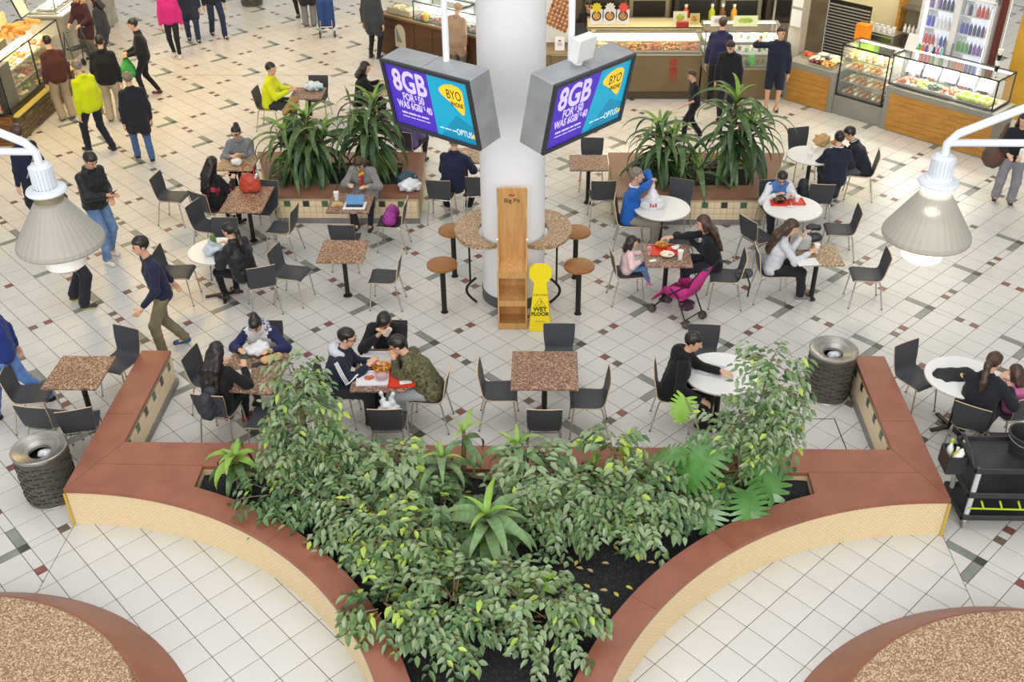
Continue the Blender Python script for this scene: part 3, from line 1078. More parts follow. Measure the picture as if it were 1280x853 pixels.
N_PEOPLE = 0
def person(loc, face, label, h=1.70, pose='stand', lean=4, side=0, head=(15, 0), hands=None, feet=None, top=None, legs=None,
           hair=('short', 'black'), shoes='#2a2a2c', skin=0, seat=.45, girth=1.0, curl=.7, far=False, child=False, hood=None,
           socks=None, arm_split=None, twist=0, group=None, knees=None):
    """top: (kind, material[, sleeve material]); legs: (kind, material)"""
    global N_PEOPLE
    N_PEOPLE += 1
    sd = N_PEOPLE * 1.7
    k = h / 1.70
    hk = k * (1.0 if not child else 1.38)
    root = empty('person', (loc[0], loc[1], 0), radians(face - 90), label, 'person', group)
    g = girth
    P = np.array([0, 0, .93 * k]) if pose == 'stand' else np.array([0, 0, seat + .10 * k])
    la, sa = radians(lean), radians(side)
    u = np.array([sin(sa), sin(la) * cos(sa), cos(la) * cos(sa)])
    rt = np.cross(np.array([0, 1, 0]) if abs(u[1]) < .8 else np.array([0, 0, -1]), u)
    rt = np.array([cos(radians(twist)), sin(radians(twist)), 0.0])
    rt = rt - (rt @ u) * u; rt /= np.linalg.norm(rt)
    fw = np.cross(u, rt)
    C = P + u * .27 * k
    N = P + u * .50 * k
    sh = {s: N - u * .085 * k + rt * s * .160 * k * (g * .5 + .5) for s in (-1, 1)}
    Rh = rot_xyz(head[0], head[1])
    hu = Rh @ np.array([0, 0, 1.0]); hf = Rh @ np.array([0, 1.0, 0])
    H = N + (u * .5 + hu * .5) * .085 * k + hu * .085 * hk + hf * .02 * hk
    # arms
    hands = hands or (None, None)
    W, E, HD = {}, {}, {}
    for s, tgt in ((-1, hands[0]), (1, hands[1])):
        if tgt is None: tgt = (s * .25 * k, .03, (.93 - .17) * k) if pose == 'stand' else (s * .16, .30 * k, seat + .20 * k)
        tgt = np.array(tgt, float)
        pole = np.array([s * .6, -.8, -.5])
        E[s], W[s] = ik(sh[s], tgt, .285 * k, .245 * k, pole)
        f = W[s] - E[s]; f /= np.linalg.norm(f)
        HD[s] = f
    # legs
    hp = {s: P + rt * s * .088 * k * g + np.array([0, 0, -.03 * k]) for s in (-1, 1)}
    A, K = {}, {}
    for s in (-1, 1):
        if feet: ft = np.array(feet[0 if s < 0 else 1], float)
        elif pose == 'stand': ft = np.array([s * .10 * k, 0, .085 * k])
        else: ft = np.array([s * .12 * k, .40 * k, .085 * k])
        pole = np.array([s * .1, 1, .15]) if pose == 'stand' else np.array([s * (.25 if knees is None else knees), .6, 1.0])
        K[s], A[s] = ik(hp[s], ft, .43 * k, .43 * k, pole)
    hb, hh_, hc = (.030, .0095, .020) if not far else (.036, .0125, .025)
    hf_ = .0075 if not far else .010
    # ---- body
    b = [('c', P - rt * .06 * k, C - rt * .06 * k, .098 * k * g, .10 * k * g, 0), ('c', P + rt * .06 * k, C + rt * .06 * k, .098 * k * g, .10 * k * g, 0),
         ('c', C - rt * .06 * k, N - u * .11 * k - rt * .06 * k, .10 * k * g, .075 * k, 0), ('c', C + rt * .06 * k, N - u * .11 * k + rt * .06 * k, .10 * k * g, .075 * k, 0),
         ('c', sh[-1], sh[1], .052 * k, .052 * k, 0)]
    lowskin = legs and legs[0] == 'shorts'
    for s in (-1, 1):
        b += [('c', sh[s], E[s], .045 * k, .036 * k, 0), ('c', E[s], W[s], .036 * k, .024 * k, 0),
              ('c', hp[s], K[s], .078 * k, .05 * k, 0), ('c', K[s], A[s], .05 * k, .036 * k, 0), ('c', A[s], A[s] + np.array([0, .10 * k, -.045 * k]), .036 * k, .028 * k, 0)]
    parts = [mesh_field(b, hb if not lowskin else .024, k=.03)]
    def hp_(p): return H + Rh @ (np.array(p, float) * hk)
    e = [('c', N - u * .05 * k, H - hu * .05 * hk, .052 * k, .05 * hk, 0),
         ('e', hp_((0, -.008, .022)), (.074 * hk, .096 * hk, .096 * hk), Rh, 0),
         ('e', hp_((0, .022, -.045)), (.058 * hk, .068 * hk, .070 * hk), Rh, 0),
         ('e', hp_((0, .048, -.088)), (.034 * hk, .036 * hk, .030 * hk), Rh, 0),
         ('c', hp_((0, .085, .012)), hp_((0, .106, -.026)), .0095 * hk, .0145 * hk, 0)]
    for s in (-1, 1):
        e += [('e', hp_((s * .076, -.008, -.008)), (.011 * hk, .022 * hk, .032 * hk), Rh, 0),
              ('c', hp_((s * .021, .0835, .006)), hp_((s * .038, .0775, .006)), .0065 * hk, .006 * hk, 1),
              ('c', hp_((s * .016, .088, .030)), hp_((s * .046, .077, .032)), .0045 * hk, .004 * hk, 1)]
    e.append(('c', hp_((-.02, .081, -.060)), hp_((.02, .081, -.060)), .009 * hk, .009 * hk, 2))
    parts.append(mesh_field(e, hh_, k=.012))
    for s in (-1, 1):
        nrm = np.array([s * .25, -.1, 1.0]) if HD[s][2] > -.6 else np.array([s * 1.0, .1, .1])
        parts.append(hand(W[s] + HD[s] * .045 * k, HD[s], nrm, -s if HD[s][2] > -.6 else -s, k, curl, hf_))
        parts.append(mesh_field([('c', E[s], W[s] + HD[s] * .03 * k, .036 * k, .0235 * k, 0)], hc * .8, k=.01))
    link('body', np_mesh('body', parts, [SKINS[skin], EYE, LIP]), root)
    # ---- top
    kind, m1 = top[0], top[1]
    m2 = top[2] if len(top) > 2 else m1
    ex = {'jumper': .017, 'jacket': .027, 'coat': .030, 'puffer': .040, 'tee': .012}[kind]
    r1 = (.098 * k * g + ex)
    t = [('c', P - u * .03 * k - rt * .062 * k, C - rt * .062 * k, r1 + .008, r1 + .004, 0), ('c', P - u * .03 * k + rt * .062 * k, C + rt * .062 * k, r1 + .008, r1 + .004, 0),
         ('c', C - rt * .062 * k, N - u * .135 * k - rt * .06 * k, r1 + .002, .070 * k + ex, 0), ('c', C + rt * .062 * k, N - u * .135 * k + rt * .06 * k, r1 + .002, .070 * k + ex, 0),
         ('c', sh[-1], sh[1], .045 * k + ex * .6, .045 * k + ex * .6, 0),
         ('c', N - u * .02 * k, sh[-1], .045 * k + ex * .3, .04 * k + ex * .5, 0), ('c', N - u * .02 * k, sh[1], .045 * k + ex * .3, .04 * k + ex * .5, 0)]
    sl = 1 if m2 is not m1 else 0
    for s in (-1, 1):
        t.append(('c', sh[s] - u * .005, E[s], .044 * k + ex * .8, .040 * k + ex * .9, sl))
        if kind != 'tee':
            q = W[s] - (W[s] - E[s]) * (.02 if arm_split is None else arm_split)
            t.append(('c', E[s], q, .040 * k + ex * .9, .029 * k + ex * .7, sl))
    if kind in ('jacket', 'coat', 'puffer'):
        for a in range(8):
            an, an2 = a * pi / 4, (a + 1) * pi / 4
            rr = .064 * k
            c0 = N + u * .005 * k
            t.append(('c', c0 + rt * cos(an) * rr + fw * sin(an) * rr, c0 + rt * cos(an2) * rr + fw * sin(an2) * rr, .017 * k, .017 * k, 0))
    if kind == 'coat':
        for s in (-1, 1):
            q = hp[s] + (K[s] - hp[s]) * (.72 if pose == 'stand' else .45)
            t.append(('c', hp[s], q, .115 * k, .118 * k, 0))
        t.append(('c', hp[-1] + (K[-1] - hp[-1]) * .5, hp[1] + (K[1] - hp[1]) * .5, .10 * k, .10 * k, 0)) if pose == 'stand' else None
    tops = [mesh_field(t, hc, k=.035, wob=.0035 if kind != 'puffer' else .005, seed=sd)]
    link('jacket' if kind != 'jumper' else 'jumper', np_mesh('jacket', tops, [m1, m2]), root)
    if hood is not None:
        hd = []
        for a in range(7):
            an, an2 = pi + a * pi / 6 - pi / 12, pi + (a + 1) * pi / 6 - pi / 12
            c0 = N - u * .02 * k - fw * .015 * k
            hd.append(('c', c0 + rt * cos(an) * .10 * k + fw * sin(an) * .10 * k, c0 + rt * cos(an2) * .10 * k + fw * sin(an2) * .10 * k, .04 * k, .04 * k, 0))
        hd.append(('c', N - fw * .09 * k, N - fw * .12 * k - u * .09 * k, .055 * k, .04 * k, 0))
        link('hood', np_mesh('hood', [mesh_field(hd, hc, k=.04)], [hood]), root)
    # ---- trousers
    lk, lm = legs
    q = [('c', P - rt * .058 * k, P + u * .06 * k - rt * .058 * k, .108 * k * g, .104 * k * g, 0), ('c', P + rt * .058 * k, P + u * .06 * k + rt * .058 * k, .108 * k * g, .104 * k * g, 0)]
    for s in (-1, 1):
        th, kn, an = {'slim': (.088, .062, .047), 'wide': (.10, .082, .078), 'shorts': (.10, .088, .088), 'jeans': (.092, .070, .062)}[lk]
        if lk == 'shorts':
            q.append(('c', hp[s], hp[s] + (K[s] - hp[s]) * .85, th * k, kn * k, 0))
        else:
            q.append(('c', hp[s], K[s], th * k, kn * k, 0))
            q.append(('c', K[s], A[s] + np.array([0, 0, .015]), kn * k, an * k, 0))
    link('trousers', np_mesh('trousers', [mesh_field(q, hc, k=.03, wob=.004, seed=sd + 3)], [lm]), root)
    # ---- shoes
    smat = fab(shoes, rough=.6)
    for s in (-1, 1):
        a = A[s]
        dr = a - K[s]; fy = np.array([rt[0] * 0 + s * .12, 1, 0]); fy = fy / np.linalg.norm(fy)
        tilt = np.array([0, 0, -.2]) if a[2] > .12 else np.zeros(3)
        z0 = np.array([0, 0, -.048 * k])
        lift = z0 + tilt * .1
        sp = [('c', a + z0 - fy * .035 * k, a + lift + fy * .13 * k + np.array([0, 0, -.005]), .040 * k, .036 * k, 0), ('c', a + z0, a + np.array([0, 0, .01]), .043 * k, .044 * k, 0)]
        fl = a[2] - .087 * k
        def cutf(F, X, Y, Z, fl=fl): return np.maximum(F, fl - Z)
        v = mesh_field(sp, .016 if not far else .02, k=.03, cut=cutf)
        v[2][v[0][v[1][:, 0], 2] < fl + .022] = 1
        link('shoe', np_mesh('shoe', [v], [smat, fab(socks or '#d8d6d0', rough=.7)]), root)
    # ---- hair
    st, hcname = hair
    if st != 'none':
        hm = HAIRS[hcname] if hcname in HAIRS else hcname
        pr = [('e', hp_((0, -.014, .030)), (.086 * hk, .106 * hk, .100 * hk), Rh, 0)]
        low = -.065
        if st in ('long', 'pony', 'bob'):
            low = -.09
        def cutter(F, X, Y, Z):
            x = [(X - H[0]) * Rh[0, i] + (Y - H[1]) * Rh[1, i] + (Z - H[2]) * Rh[2, i] for i in range(3)]
            fy, fz, fx = x[1] / hk, x[2] / hk, x[0] / hk
            lim = .050 + .030 * np.clip(1 - np.abs(fx) / .06, 0, 1) * 0
            face = np.maximum(.022 - fy - .0 * fz, fz - .062 + .25 * np.abs(fx)) if st != 'scarf' else np.maximum(.055 - fy, fz - .05)
            F = np.maximum(F, -face * hk)
            if st in ('short', 'bun', 'crop'): F = np.maximum(F, (low - fz) * hk)
            return F
        if st == 'bun':
            pr.append(('e', hp_((0, -.085, .105)), (.045 * hk,) * 3, Rh, 0))
        if st == 'pony':
            p0 = hp_((0, -.105, .03))
            p1 = p0 - fw * .07 * k - np.array([0, 0, .06 * k])
            p2 = N - fw * .15 * k * g - u * .06 * k
            p3 = N - fw * .15 * k * g - u * .20 * k
            pr += [('c', p0, p1, .03 * k, .042 * k, 0), ('c', p1, p2, .042 * k, .04 * k, 0), ('c', p2, p3, .04 * k, .018 * k, 0)]
        if st in ('long', 'bob'):
            ln = .30 if st == 'long' else .06
            bd = N - fw * (.10 + ex) * k * g
            for s in (-.06, 0, .06):
                p0 = hp_((s * .9, -.06, -.02))
                p1 = bd + rt * s * k * 1.1 - u * .02 * k
                p2 = bd + rt * s * k * 1.2 - fw * .035 * k - u * ln * k
                pr.append(('c', p0, p1, .05 * hk, .045 * k, 0))
                if st == 'long': pr.append(('c', p1, p2, .045 * k, .025 * k, 0))
            for s in (-1, 1):
                pr.append(('c', hp_((s * .072, -.01, .02)), hp_((s * .075, -.015, -.11)), .028 * hk, .03 * hk, 0))
        if st == 'cap':
            pr = [('e', hp_((0, -.008, .035)), (.088 * hk, .108 * hk, .095 * hk), Rh, 0), ('c', hp_((-.03, .10, .055)), hp_((.03, .10, .055)), .03 * hk, .03 * hk, 0)]
        if st == 'scarf':
            pr += [('c', hp_((0, -.02, -.06)), N - u * .06 * k, .09 * hk, .13 * k, 0)]
        v = mesh_field(pr, .011 if not far else .014, k=.025, wob=.0025, cut=cutter, seed=sd)
        if v is not None:
            link('headscarf' if st == 'scarf' else ('cap' if st == 'cap' else 'hair'), np_mesh('hair', [v], [hm]), root)
    root['_pts'] = 0
    del root['_pts']
    J = dict(P=P, C=C, N=N, H=H, Rh=Rh, u=u, rt=rt, fw=fw, W=W, E=E, HD=HD, K=K, A=A, sh=sh, k=k, hk=hk, hp=hp)
    return root, J

def glasses(r, J, col=BLACK):
    m = MB()
    H, R, hk = J['H'], J['Rh'], J['hk']
    f = lambda x, y, z: tuple(H + R @ (np.array([x, y, z]) * hk))
    for s in (-1, 1):
        m.tube([f(s * (.034 + .024 * cos(a)), .098, .006 + .018 * sin(a)) for a in [2 * pi * i / 12 for i in range(13)]], .0035 * hk, 5)
        m.tube([f(s * .058, .096, .012), f(s * .082, .0, .008)], .003 * hk, 5)
    m.tube([f(-.01, .099, .010), f(.01, .099, .010)], .003 * hk, 5)
    m.build('glasses', col, r, smooth=True)

def local(r, v):
    """a point of a person's frame, in the world"""
    return Matrix.Translation(r.location) @ Matrix.Rotation(r.rotation_euler.z, 4, 'Z') @ Vector(v)
# ---------------------------------------------------------------- the people
NAVY, BLK, DGREY = '#20243a', '#1f1f22', '#3a3b40'
def tblh(ang, d=.34): return [(-.14, d, .79), (.14, d, .79)]

# seated in the front row
p_girl = person((-4.02, -.98), -88, 'girl with hair bun in pale vest with navy sleeves, unpacking snacks at a shared table', 1.60, 'sit', 24, head=(38, 0),
    hands=[(-.20, .42, .80), (.22, .40, .80)], top=('jacket', fab('#b9b7b4', '#d2d0cc', 5), fab('#262a55')), legs=('slim', fab('#2b2f45')), hair=('bun', 'black'), hood=fab('#262a55', '#cfc8dd', 40))
p_girlback = person((-4.33, -2.13), 82, 'woman with long black hair in black coat seen from behind, left of the tall fig', 1.62, 'sit', 14, head=(22, -8),
    hands=[(-.10, .36, .80), (.26, .30, .84)], top=('jacket', fab('#18181a')), legs=('slim', fab('#1c1c1f')), hair=('long', 'black'), shoes='#8a3038')
p_stripe = person((-3.02, -1.72), 0, 'man with glasses in navy tracksuit jacket with three white sleeve stripes', 1.74, 'sit', 16, head=(16, 0),
    hands=[(-.10, .42, .80), (.06, .40, .82)], top=('jacket', fab('#20263a')), legs=('jeans', fab('#2e3036')), hair=('short', 'black'), hood=fab('#c9cad6'), shoes='#4a4640', girth=1.12)
glasses(*p_stripe)
p_eat = person((-2.44, -.95), -90, 'man in black jacket over floral shirt lifting a bowl to his mouth', 1.74, 'sit', 22, head=(45, 0),
    hands=[(-.06, .42, .98), (.10, .42, .98)], top=('jacket', fab('#1d1d20'), fab('#1d1d21')), legs=('jeans', fab('#2a2a30')), hair=('short', 'black'), girth=1.18, shoes='#3c3a38')
p_camo = person((-1.86, -1.78), 176, 'man in camouflage jacket and pale grey trousers hunched over his food', 1.74, 'sit', 30, head=(30, 0),
    hands=[(-.05, .40, .92), (.07, .42, .90)], top=('jacket', fab('#5b5a3c', ['#4a4a33', '#77714f', '#3a3a2a'], 14, mix=(.35, .65))), legs=('jeans', fab('#a9adb0')), hair=('short', 'black'), shoes='#2b2c48', socks='#e4e4e2', girth=1.1)
glasses(*p_camo)
p_hood = person((1.02, -1.72), -6, 'man in black hoodie and black trousers at the newspaper table', 1.74, 'sit', 14, head=(20, -10),
    hands=[(-.02, .52, .80), (.30, .30, .60)], top=('jacket', fab('#17171a')), legs=('jeans', fab('#17171b')), hair=('short', 'black'), hood=fab('#131316'))

# middle row
p_puffer = person((-4.78, 1.00), 148, 'woman in black quilted jacket with pink socks at the round shopping-bag table', 1.60, 'sit', 14, head=(20, 12),
    hands=[(-.12, .36, .80), (.14, .34, .80)], top=('puffer', fab('#1c1c20', '#2a2a30', 16, .45)), legs=('slim', fab('#17171b')), hair=('pony', 'black'), shoes='#3c3836', socks='#d8607a')
p_todd = person((.66, 1.20), 8, 'toddler in pale pink jacket and jeans on a chair at the tray table', .98, 'sit', 6, head=(8, -5), seat=.47,
    hands=[(-.10, .20, .68), (.12, .16, .66)], feet=[(-.08, .32, .30), (.08, .32, .28)], top=('jacket', fab('#e2c3c4')), legs=('slim', fab('#5d7fae')), hair=('bob', 'black'), child=True, shoes='#d77a9a', knees=.05)
p_mom = person((1.92, 1.34), 176, 'mother with long dark hair in black top reaching across the tray table', 1.64, 'sit', 18, head=(14, 0),
    hands=[(.16, .36, .80), (.02, .64, .90)], top=('jumper', fab('#1b1c22')), legs=('jeans', fab('#22242e')), hair=('long', 'brown'), arm_split=.12)
p_note = person((2.72, 1.26), 0, 'woman in white long-sleeved top and black trousers writing in a notebook', 1.64, 'sit', 16, head=(22, -20),
    hands=[(.06, .34, 1.0), (-.06 + .2, .46, .80)], top=('jumper', fab('#cfd2d6', '#bfc3c9', 20)), legs=('jeans', fab('#222327')), hair=('long', 'brown'), shoes='#7d7a7a', feet=[(-.10, .52, .08), (.06, .46, .08)])
p_boyblue = person((3.12, 3.32), -82, 'boy in blue vest over white sleeves with glasses at the round red-tray table', 1.55, 'sit', 24, head=(34, -14),
    hands=[(-.14, .36, .80), (.14, .36, .82)], top=('jacket', fab('#4f79b8'), fab('#d9dbdf')), legs=('jeans', fab('#2a2d38')), hair=('short', 'black'))
glasses(*p_boyblue)
p_bluesw = person((.80, 2.80), -6, 'grey-haired man in bright blue sweater holding up a white plastic bag', 1.72, 'sit', 6, head=(2, 0),
    hands=[(-.02, .30, 1.14), (.06, .30, 1.16)], top=('jumper', fab('#1f5fb4')), legs=('jeans', fab('#8f877c')), hair=('short', 'grey'), skin=0, girth=1.12, curl=1.3)
p_blz1 = person((4.28, 4.22), 82, 'schoolboy in dark blazer seen from behind at the small round table', 1.66, 'sit', 12, head=(18, 0),
    top=('jacket', fab('#232838')), hands=[(-.14, .36, .80), (.14, .36, .80)], legs=('jeans', fab('#3a3c42')), hair=('short', 'black'))
p_blz2 = person((4.86, 4.66), 168, 'schoolboy in dark blazer leaning over a yellow snack, facing left', 1.66, 'sit', 26, head=(30, 0),
    top=('jacket', fab('#20242f')), hands=[(-.08, .36, .80), (.10, .36, .82)], legs=('jeans', fab('#55575a')), hair=('short', 'black'))

# around the left palm planter
p_lap = person((-3.42, 3.72), -96, 'woman in grey coat with red and yellow scarf bent over a tablet', 1.62, 'sit', 26, head=(42, 4), seat=.50,
    top=('coat', fab('#7d7d7a', '#8b8b88', 14)), hands=[(-.16, .44, .80), (.18, .40, .80)], legs=('slim', fab('#2a2b36')), hair=('bob', 'brown'))
p_flor = person((-5.84, 3.24), 60, 'woman with black ponytail in black jacket with red flowers', 1.60, 'sit', 10, head=(12, 0),
    top=('jacket', fab('#1a181b', ['#1a181b', '#1a181b', '#b03048'], 7, mix=(.40, .66))), hands=[(-.14, .34, .80), (.14, .36, .80)], legs=('slim', fab('#1c1b20')), hair=('long', 'black'))
p_shawl = person((-5.74, 4.84), -80, 'woman with glasses in grey shawl leaning on a small table', 1.62, 'sit', 16, head=(18, -14),
    top=('coat', fab('#75767c', '#85868c', 18), fab('#75767c', '#85868c', 18)), hands=[(-.06, .36, .80), (.16, .38, .80)], legs=('slim', fab('#222228')), hair=('bun', 'black'))
glasses(*p_shawl)
p_nvback = person((-2.02, 3.96), 78, 'man in navy jumper seen from behind under the left-hand screen', 1.72, 'sit', 14, head=(10, 14),
    top=('jacket', fab('#20263f')), hands=[(-.10, .36, .80), (.16, .36, .84)], legs=('jeans', fab('#1c1d22')), hair=('cap', 'cap'), shoes='#b5b2ac', girth=1.12, feet=[(-.16, .10, .08), (.20, .16, .08)])
q = G(512, 196, .5)
p_purple = person((-2.98, 5.72), 70, 'person in purple padded jacket sitting behind the left planter, half under the screen', 1.62, 'sit', 10, head=(16, 0),
    top=('puffer', fab('#6a5a92')), legs=('slim', fab('#2a2a33')), hair=('bob', 'black'))
q = G(322, 196, .5)
p_blond = person((-5.15, 5.90), 20, 'blond person in green and dark coat half hidden behind the palms', 1.62, 'sit', 12, head=(16, 0),
    top=('coat', fab('#4e4a3a', ['#3d5a30', '#2c3050'], 6)), legs=('slim', fab('#25273a')), hair=('bob', 'blond'), hands=[(-.14, .34, .80), (.14, .34, .80)])

# behind the planters
q = G(338, 132, .47)
p_vest = person((q.x, q.y), -6, 'man in bright yellow vest with black hair sitting by a plastic bag', 1.72, 'sit', 8, head=(10, -6), far=True,
    top=('jacket', fab('#d7e01e'), fab('#d7e01e')), hands=[(-.12, .40, .80), (.10, .42, .80)], legs=('jeans', fab('#33343a')), hair=('short', 'black'))
chair(q.x - .03, q.y, -6, 'charcoal chair under the man in yellow vest')
q = G(452, 128, .47)
p_blkw = person((q.x, q.y), 20, 'woman with dark hair in black top sitting left of the left-hand screen', 1.62, 'sit', 10, head=(14, -10), far=True,
    top=('jacket', fab('#1b1b20')), hands=[(-.12, .40, .80), (.10, .42, .80)], legs=('jeans', fab('#1e1e24')), hair=('bob', 'black'))
chair(q.x - .03, q.y, 20, 'charcoal chair under the dark-haired woman left of the left-hand screen')
# chairs of the sitters
for (r, J), nm in ((p_girl, 'girl with hair bun'), (p_girlback, 'long-haired woman in black coat, with a backpack'), (p_stripe, 'man with three sleeve stripes'), (p_eat, 'man lifting a bowl'), (p_camo, 'man in camouflage'), (p_hood, 'man in black hoodie'),
           (p_todd, 'toddler in pale pink'), (p_note, 'woman in white top'), (p_boyblue, 'boy in blue vest'), (p_bluesw, 'man in bright blue sweater'), (p_blz2, 'schoolboy facing left'),
           (p_shawl, 'woman in grey shawl'), (p_purple, 'person in purple padded jacket'), (p_blond, 'blond person behind the palms')):
    a = math.degrees(r.rotation_euler.z) + 90
    chair(r.location.x + .02 * cos(radians(a)), r.location.y + .02 * sin(radians(a)), a, 'charcoal chair under the ' + nm)

# right end
p_pony = person((4.42, -2.20), 58, 'woman with long ponytail in dark padded jacket at the round table by the cart', 1.64, 'sit', 16, head=(20, -24),
    top=('coat', fab('#1f2126')), hands=[(.10, .36, .84), (.26, .30, .80)], legs=('slim', fab('#1a1a1e')), hair=('pony', 'brown'), girth=1.1)
p_pink = person((4.92, -2.00), 108, 'toddler in pink and blue patterned jacket at the right edge', 1.0, 'sit', 8, head=(14, 10), seat=.47,
    top=('jacket', fab('#e27db0', '#d468a0', 20), fab('#3f55a8', '#8fa8e8', 40)), hands=[(-.12, .22, .66), (.12, .22, .66)], legs=('slim', fab('#2c2f60')), feet=[(-.08, .30, .26), (.08, .30, .26)], hair=('bob', 'brown'), child=True, knees=.05)
chair(4.40, -2.22, 58, 'charcoal chair under the ponytail woman')
chair(4.93, -2.02, 108, 'charcoal chair under the pink toddler')

# standing and walking
def at(px, py): 
    p = G(px, py, 0)
    return (p.x, p.y)
p_phone = person(at(137, 324), -30, 'man in black leather jacket and jeans looking at his phone', 1.84, 'stand', 4, head=(34, 0), hands=[(-.04, .34, 1.14), (.06, .36, 1.20)],
    feet=[(-.13, -.10, .09), (.12, .12, .09)], top=('jacket', fab('#232427', rough=.5)), legs=('jeans', fab('#4f6f9c', '#7c98bd', 5)), hair=('short', 'black'), shoes='#e4e2de', skin=2)
person(at(103, 380), 20, 'person in maroon top and dark trousers standing behind the left pendant lamp', 1.74, 'stand', 5, head=(10, 0),
    feet=[(-.15, -.10, .09), (.16, .05, .09)], top=('jumper', fab('#5e2630')), legs=('wide', fab('#25262e')), hair=('bob', 'brown'), shoes='#3a3a30', socks='#c8c23c')
p_strap = person(at(58, 285), 150, 'man in dark navy jumper with a shoulder strap at the left edge', 1.78, 'stand', 3, head=(6, 0), far=True,
    feet=[(-.10, -.12, .09), (.10, .14, .09)], top=('jumper', fab('#20243c')), legs=('jeans', fab('#24252c')), hair=('short', 'brown'))
person(at(218, 440), 215, 'man in dark navy shirt and khaki trousers striding towards the left wing', 1.78, 'stand', 8, head=(10, 0), hands=[(-.24, .30, .95), (.24, -.22, .92)],
    feet=[(-.08, .16, .09), (.10, -.20, .11)], top=('jumper', fab('#23263f')), legs=('jeans', fab('#6f6754', '#82785f', 10)), hair=('short', 'black'), shoes='#3c5a86')
person(at(30, 516), 200, 'person in blue jacket and jeans walking out at the left edge', 1.74, 'stand', 5, head=(8, 0), hands=[(-.20, .30, .95), (.24, -.10, .86)],
    feet=[(-.08, .30, .09), (.10, -.32, .12)], top=('jacket', fab('#23357a')), legs=('jeans', fab('#4a72b0', '#6d92c8', 5)), hair=('short', 'black'), shoes='#1c1c20')
person(at(86, 150), 130, 'man in brown jumper and beige trousers at the cake counter', 1.70, 'stand', 6, head=(22, 0), far=True,
    top=('jumper', fab('#4a2a26')), legs=('wide', fab('#a39479')), hair=('short', 'black'), girth=1.1)
person(at(127, 190), 150, 'worker in bright yellow vest and navy trousers walking past the cake counter', 1.76, 'stand', 6, head=(20, 0), far=True,
    feet=[(-.10, .22, .09), (.10, -.24, .12)], top=('jacket', fab('#c6d411')), legs=('jeans', fab('#20222f')), hair=('crop', 'grey'), girth=1.05)
person(at(146, 152), 100, 'man in black jacket and beige trousers in the queue', 1.72, 'stand', 5, head=(14, 0), far=True,
    top=('jacket', fab('#1b1c1f')), legs=('wide', fab('#b2a68e')), hair=('short', 'black'), girth=1.18)
person(at(118, 74), -110, 'elderly person with grey hair and a fawn scarf behind a walker', 1.60, 'stand', 12, head=(24, 0), far=True, hands=[(-.16, .32, .92), (.16, .32, .92)],
    top=('coat', fab('#4a2c34'), fab('#4a2c34')), legs=('wide', fab('#6d6a66')), hair=('short', 'grey'), hood=fab('#b99a68', '#a3834f', 20))
person(at(140, 86), 185, 'woman with dark bob in slate coat facing the cake counter', 1.68, 'stand', 4, head=(10, 0), far=True,
    top=('coat', fab('#2f323b')), legs=('slim', fab('#20212a')), hair=('bob', 'black'))
person(at(190, 121), 195, 'woman in black jacket carrying a green shopping bag', 1.66, 'stand', 4, head=(14, 0), far=True, hands=[(-.12, .28, .96), (.10, .30, .96)],
    feet=[(-.10, .12, .09), (.10, -.16, .10)], top=('jacket', fab('#1f2024')), legs=('slim', fab('#1d1d24')), hair=('short', 'black'), shoes='#5a2a26')
person(at(183, 202), 120, 'person in long black coat and jeans walking away from us, left', 1.68, 'stand', 4, head=(10, 0), far=True,
    feet=[(-.10, .18, .09), (.10, -.12, .10)], top=('coat', fab('#22232a')), legs=('jeans', fab('#45618c')), hair=('short', 'grey'))
person(at(222, 72), -80, 'woman in bright pink jacket and black trousers', 1.66, 'stand', 2, head=(6, 0), far=True,
    feet=[(-.07, .06, .09), (.07, -.10, .09)], top=('jacket', fab('#c22a7e')), legs=('slim', fab('#1d1d22')), hair=('bob', 'black'), shoes='#d8d4cc')
person(at(243, 52), -70, 'person in navy coat and jeans at the top edge, next to the pink jacket', 1.74, 'stand', 2, far=True,
    feet=[(-.10, .14, .09), (.10, -.12, .09)], top=('coat', fab('#262b40')), legs=('jeans', fab('#2d3a5c')), hair=('short', 'black'))
person(at(274, 47), -60, 'person in dark jeans striding at the top edge', 1.76, 'stand', 2, far=True,
    feet=[(-.10, .22, .09), (.10, -.22, .10)], top=('jacket', fab('#23252c')), legs=('jeans', fab('#26304c')), hair=('short', 'black'))
person(at(388, 34), 100, 'person in grey trousers pulling a blue shopping trolley at the top edge', 1.72, 'stand', 2, far=True,
    top=('coat', fab('#2a2a2e')), legs=('wide', fab('#77777a')), hair=('short', 'grey'))
person(at(378, 22), -90, 'person in dark boots at the top edge beside the trolley owner', 1.70, 'stand', 2, far=True,
    top=('coat', fab('#3a2c30')), legs=('slim', fab('#2a2028')), hair=('bob', 'brown'))
person(at(469, 74), 70, 'man in long charcoal coat by the dark timber counter', 1.76, 'stand', 3, far=True, head=(12, 0),
    top=('coat', fab('#3d4146')), legs=('slim', fab('#1f2024')), hair=('short', 'black'))
person(at(571, 98), 60, 'elderly person in beige coat and hat at the dark timber counter', 1.62, 'stand', 10, head=(20, 0), far=True,
    top=('coat', fab('#a68d76')), legs=('wide', fab('#6b5f55')), hair=('cap', mat('felt_hat', '#b99a7c', .8)), girth=1.2)
r_sch, J_sch = person(at(963, 139), -100, 'schoolboy in navy jacket and shorts with one arm raised', 1.72, 'stand', 2, head=(6, 10), far=True, hands=[None, (.40, .16, 1.46)],
    top=('jacket', fab('#20263a')), legs=('shorts', fab('#1f2433')), hair=('short', 'black'), shoes='#3a2622', socks='#e0ddd6')
person(at(893, 128), 78, 'man in purple-navy jacket leaning towards the cold cabinet', 1.72, 'stand', 16, head=(10, -10), far=True,
    top=('jacket', fab('#2a2a4c')), legs=('jeans', fab('#23232c')), hair=('short', 'brown'))
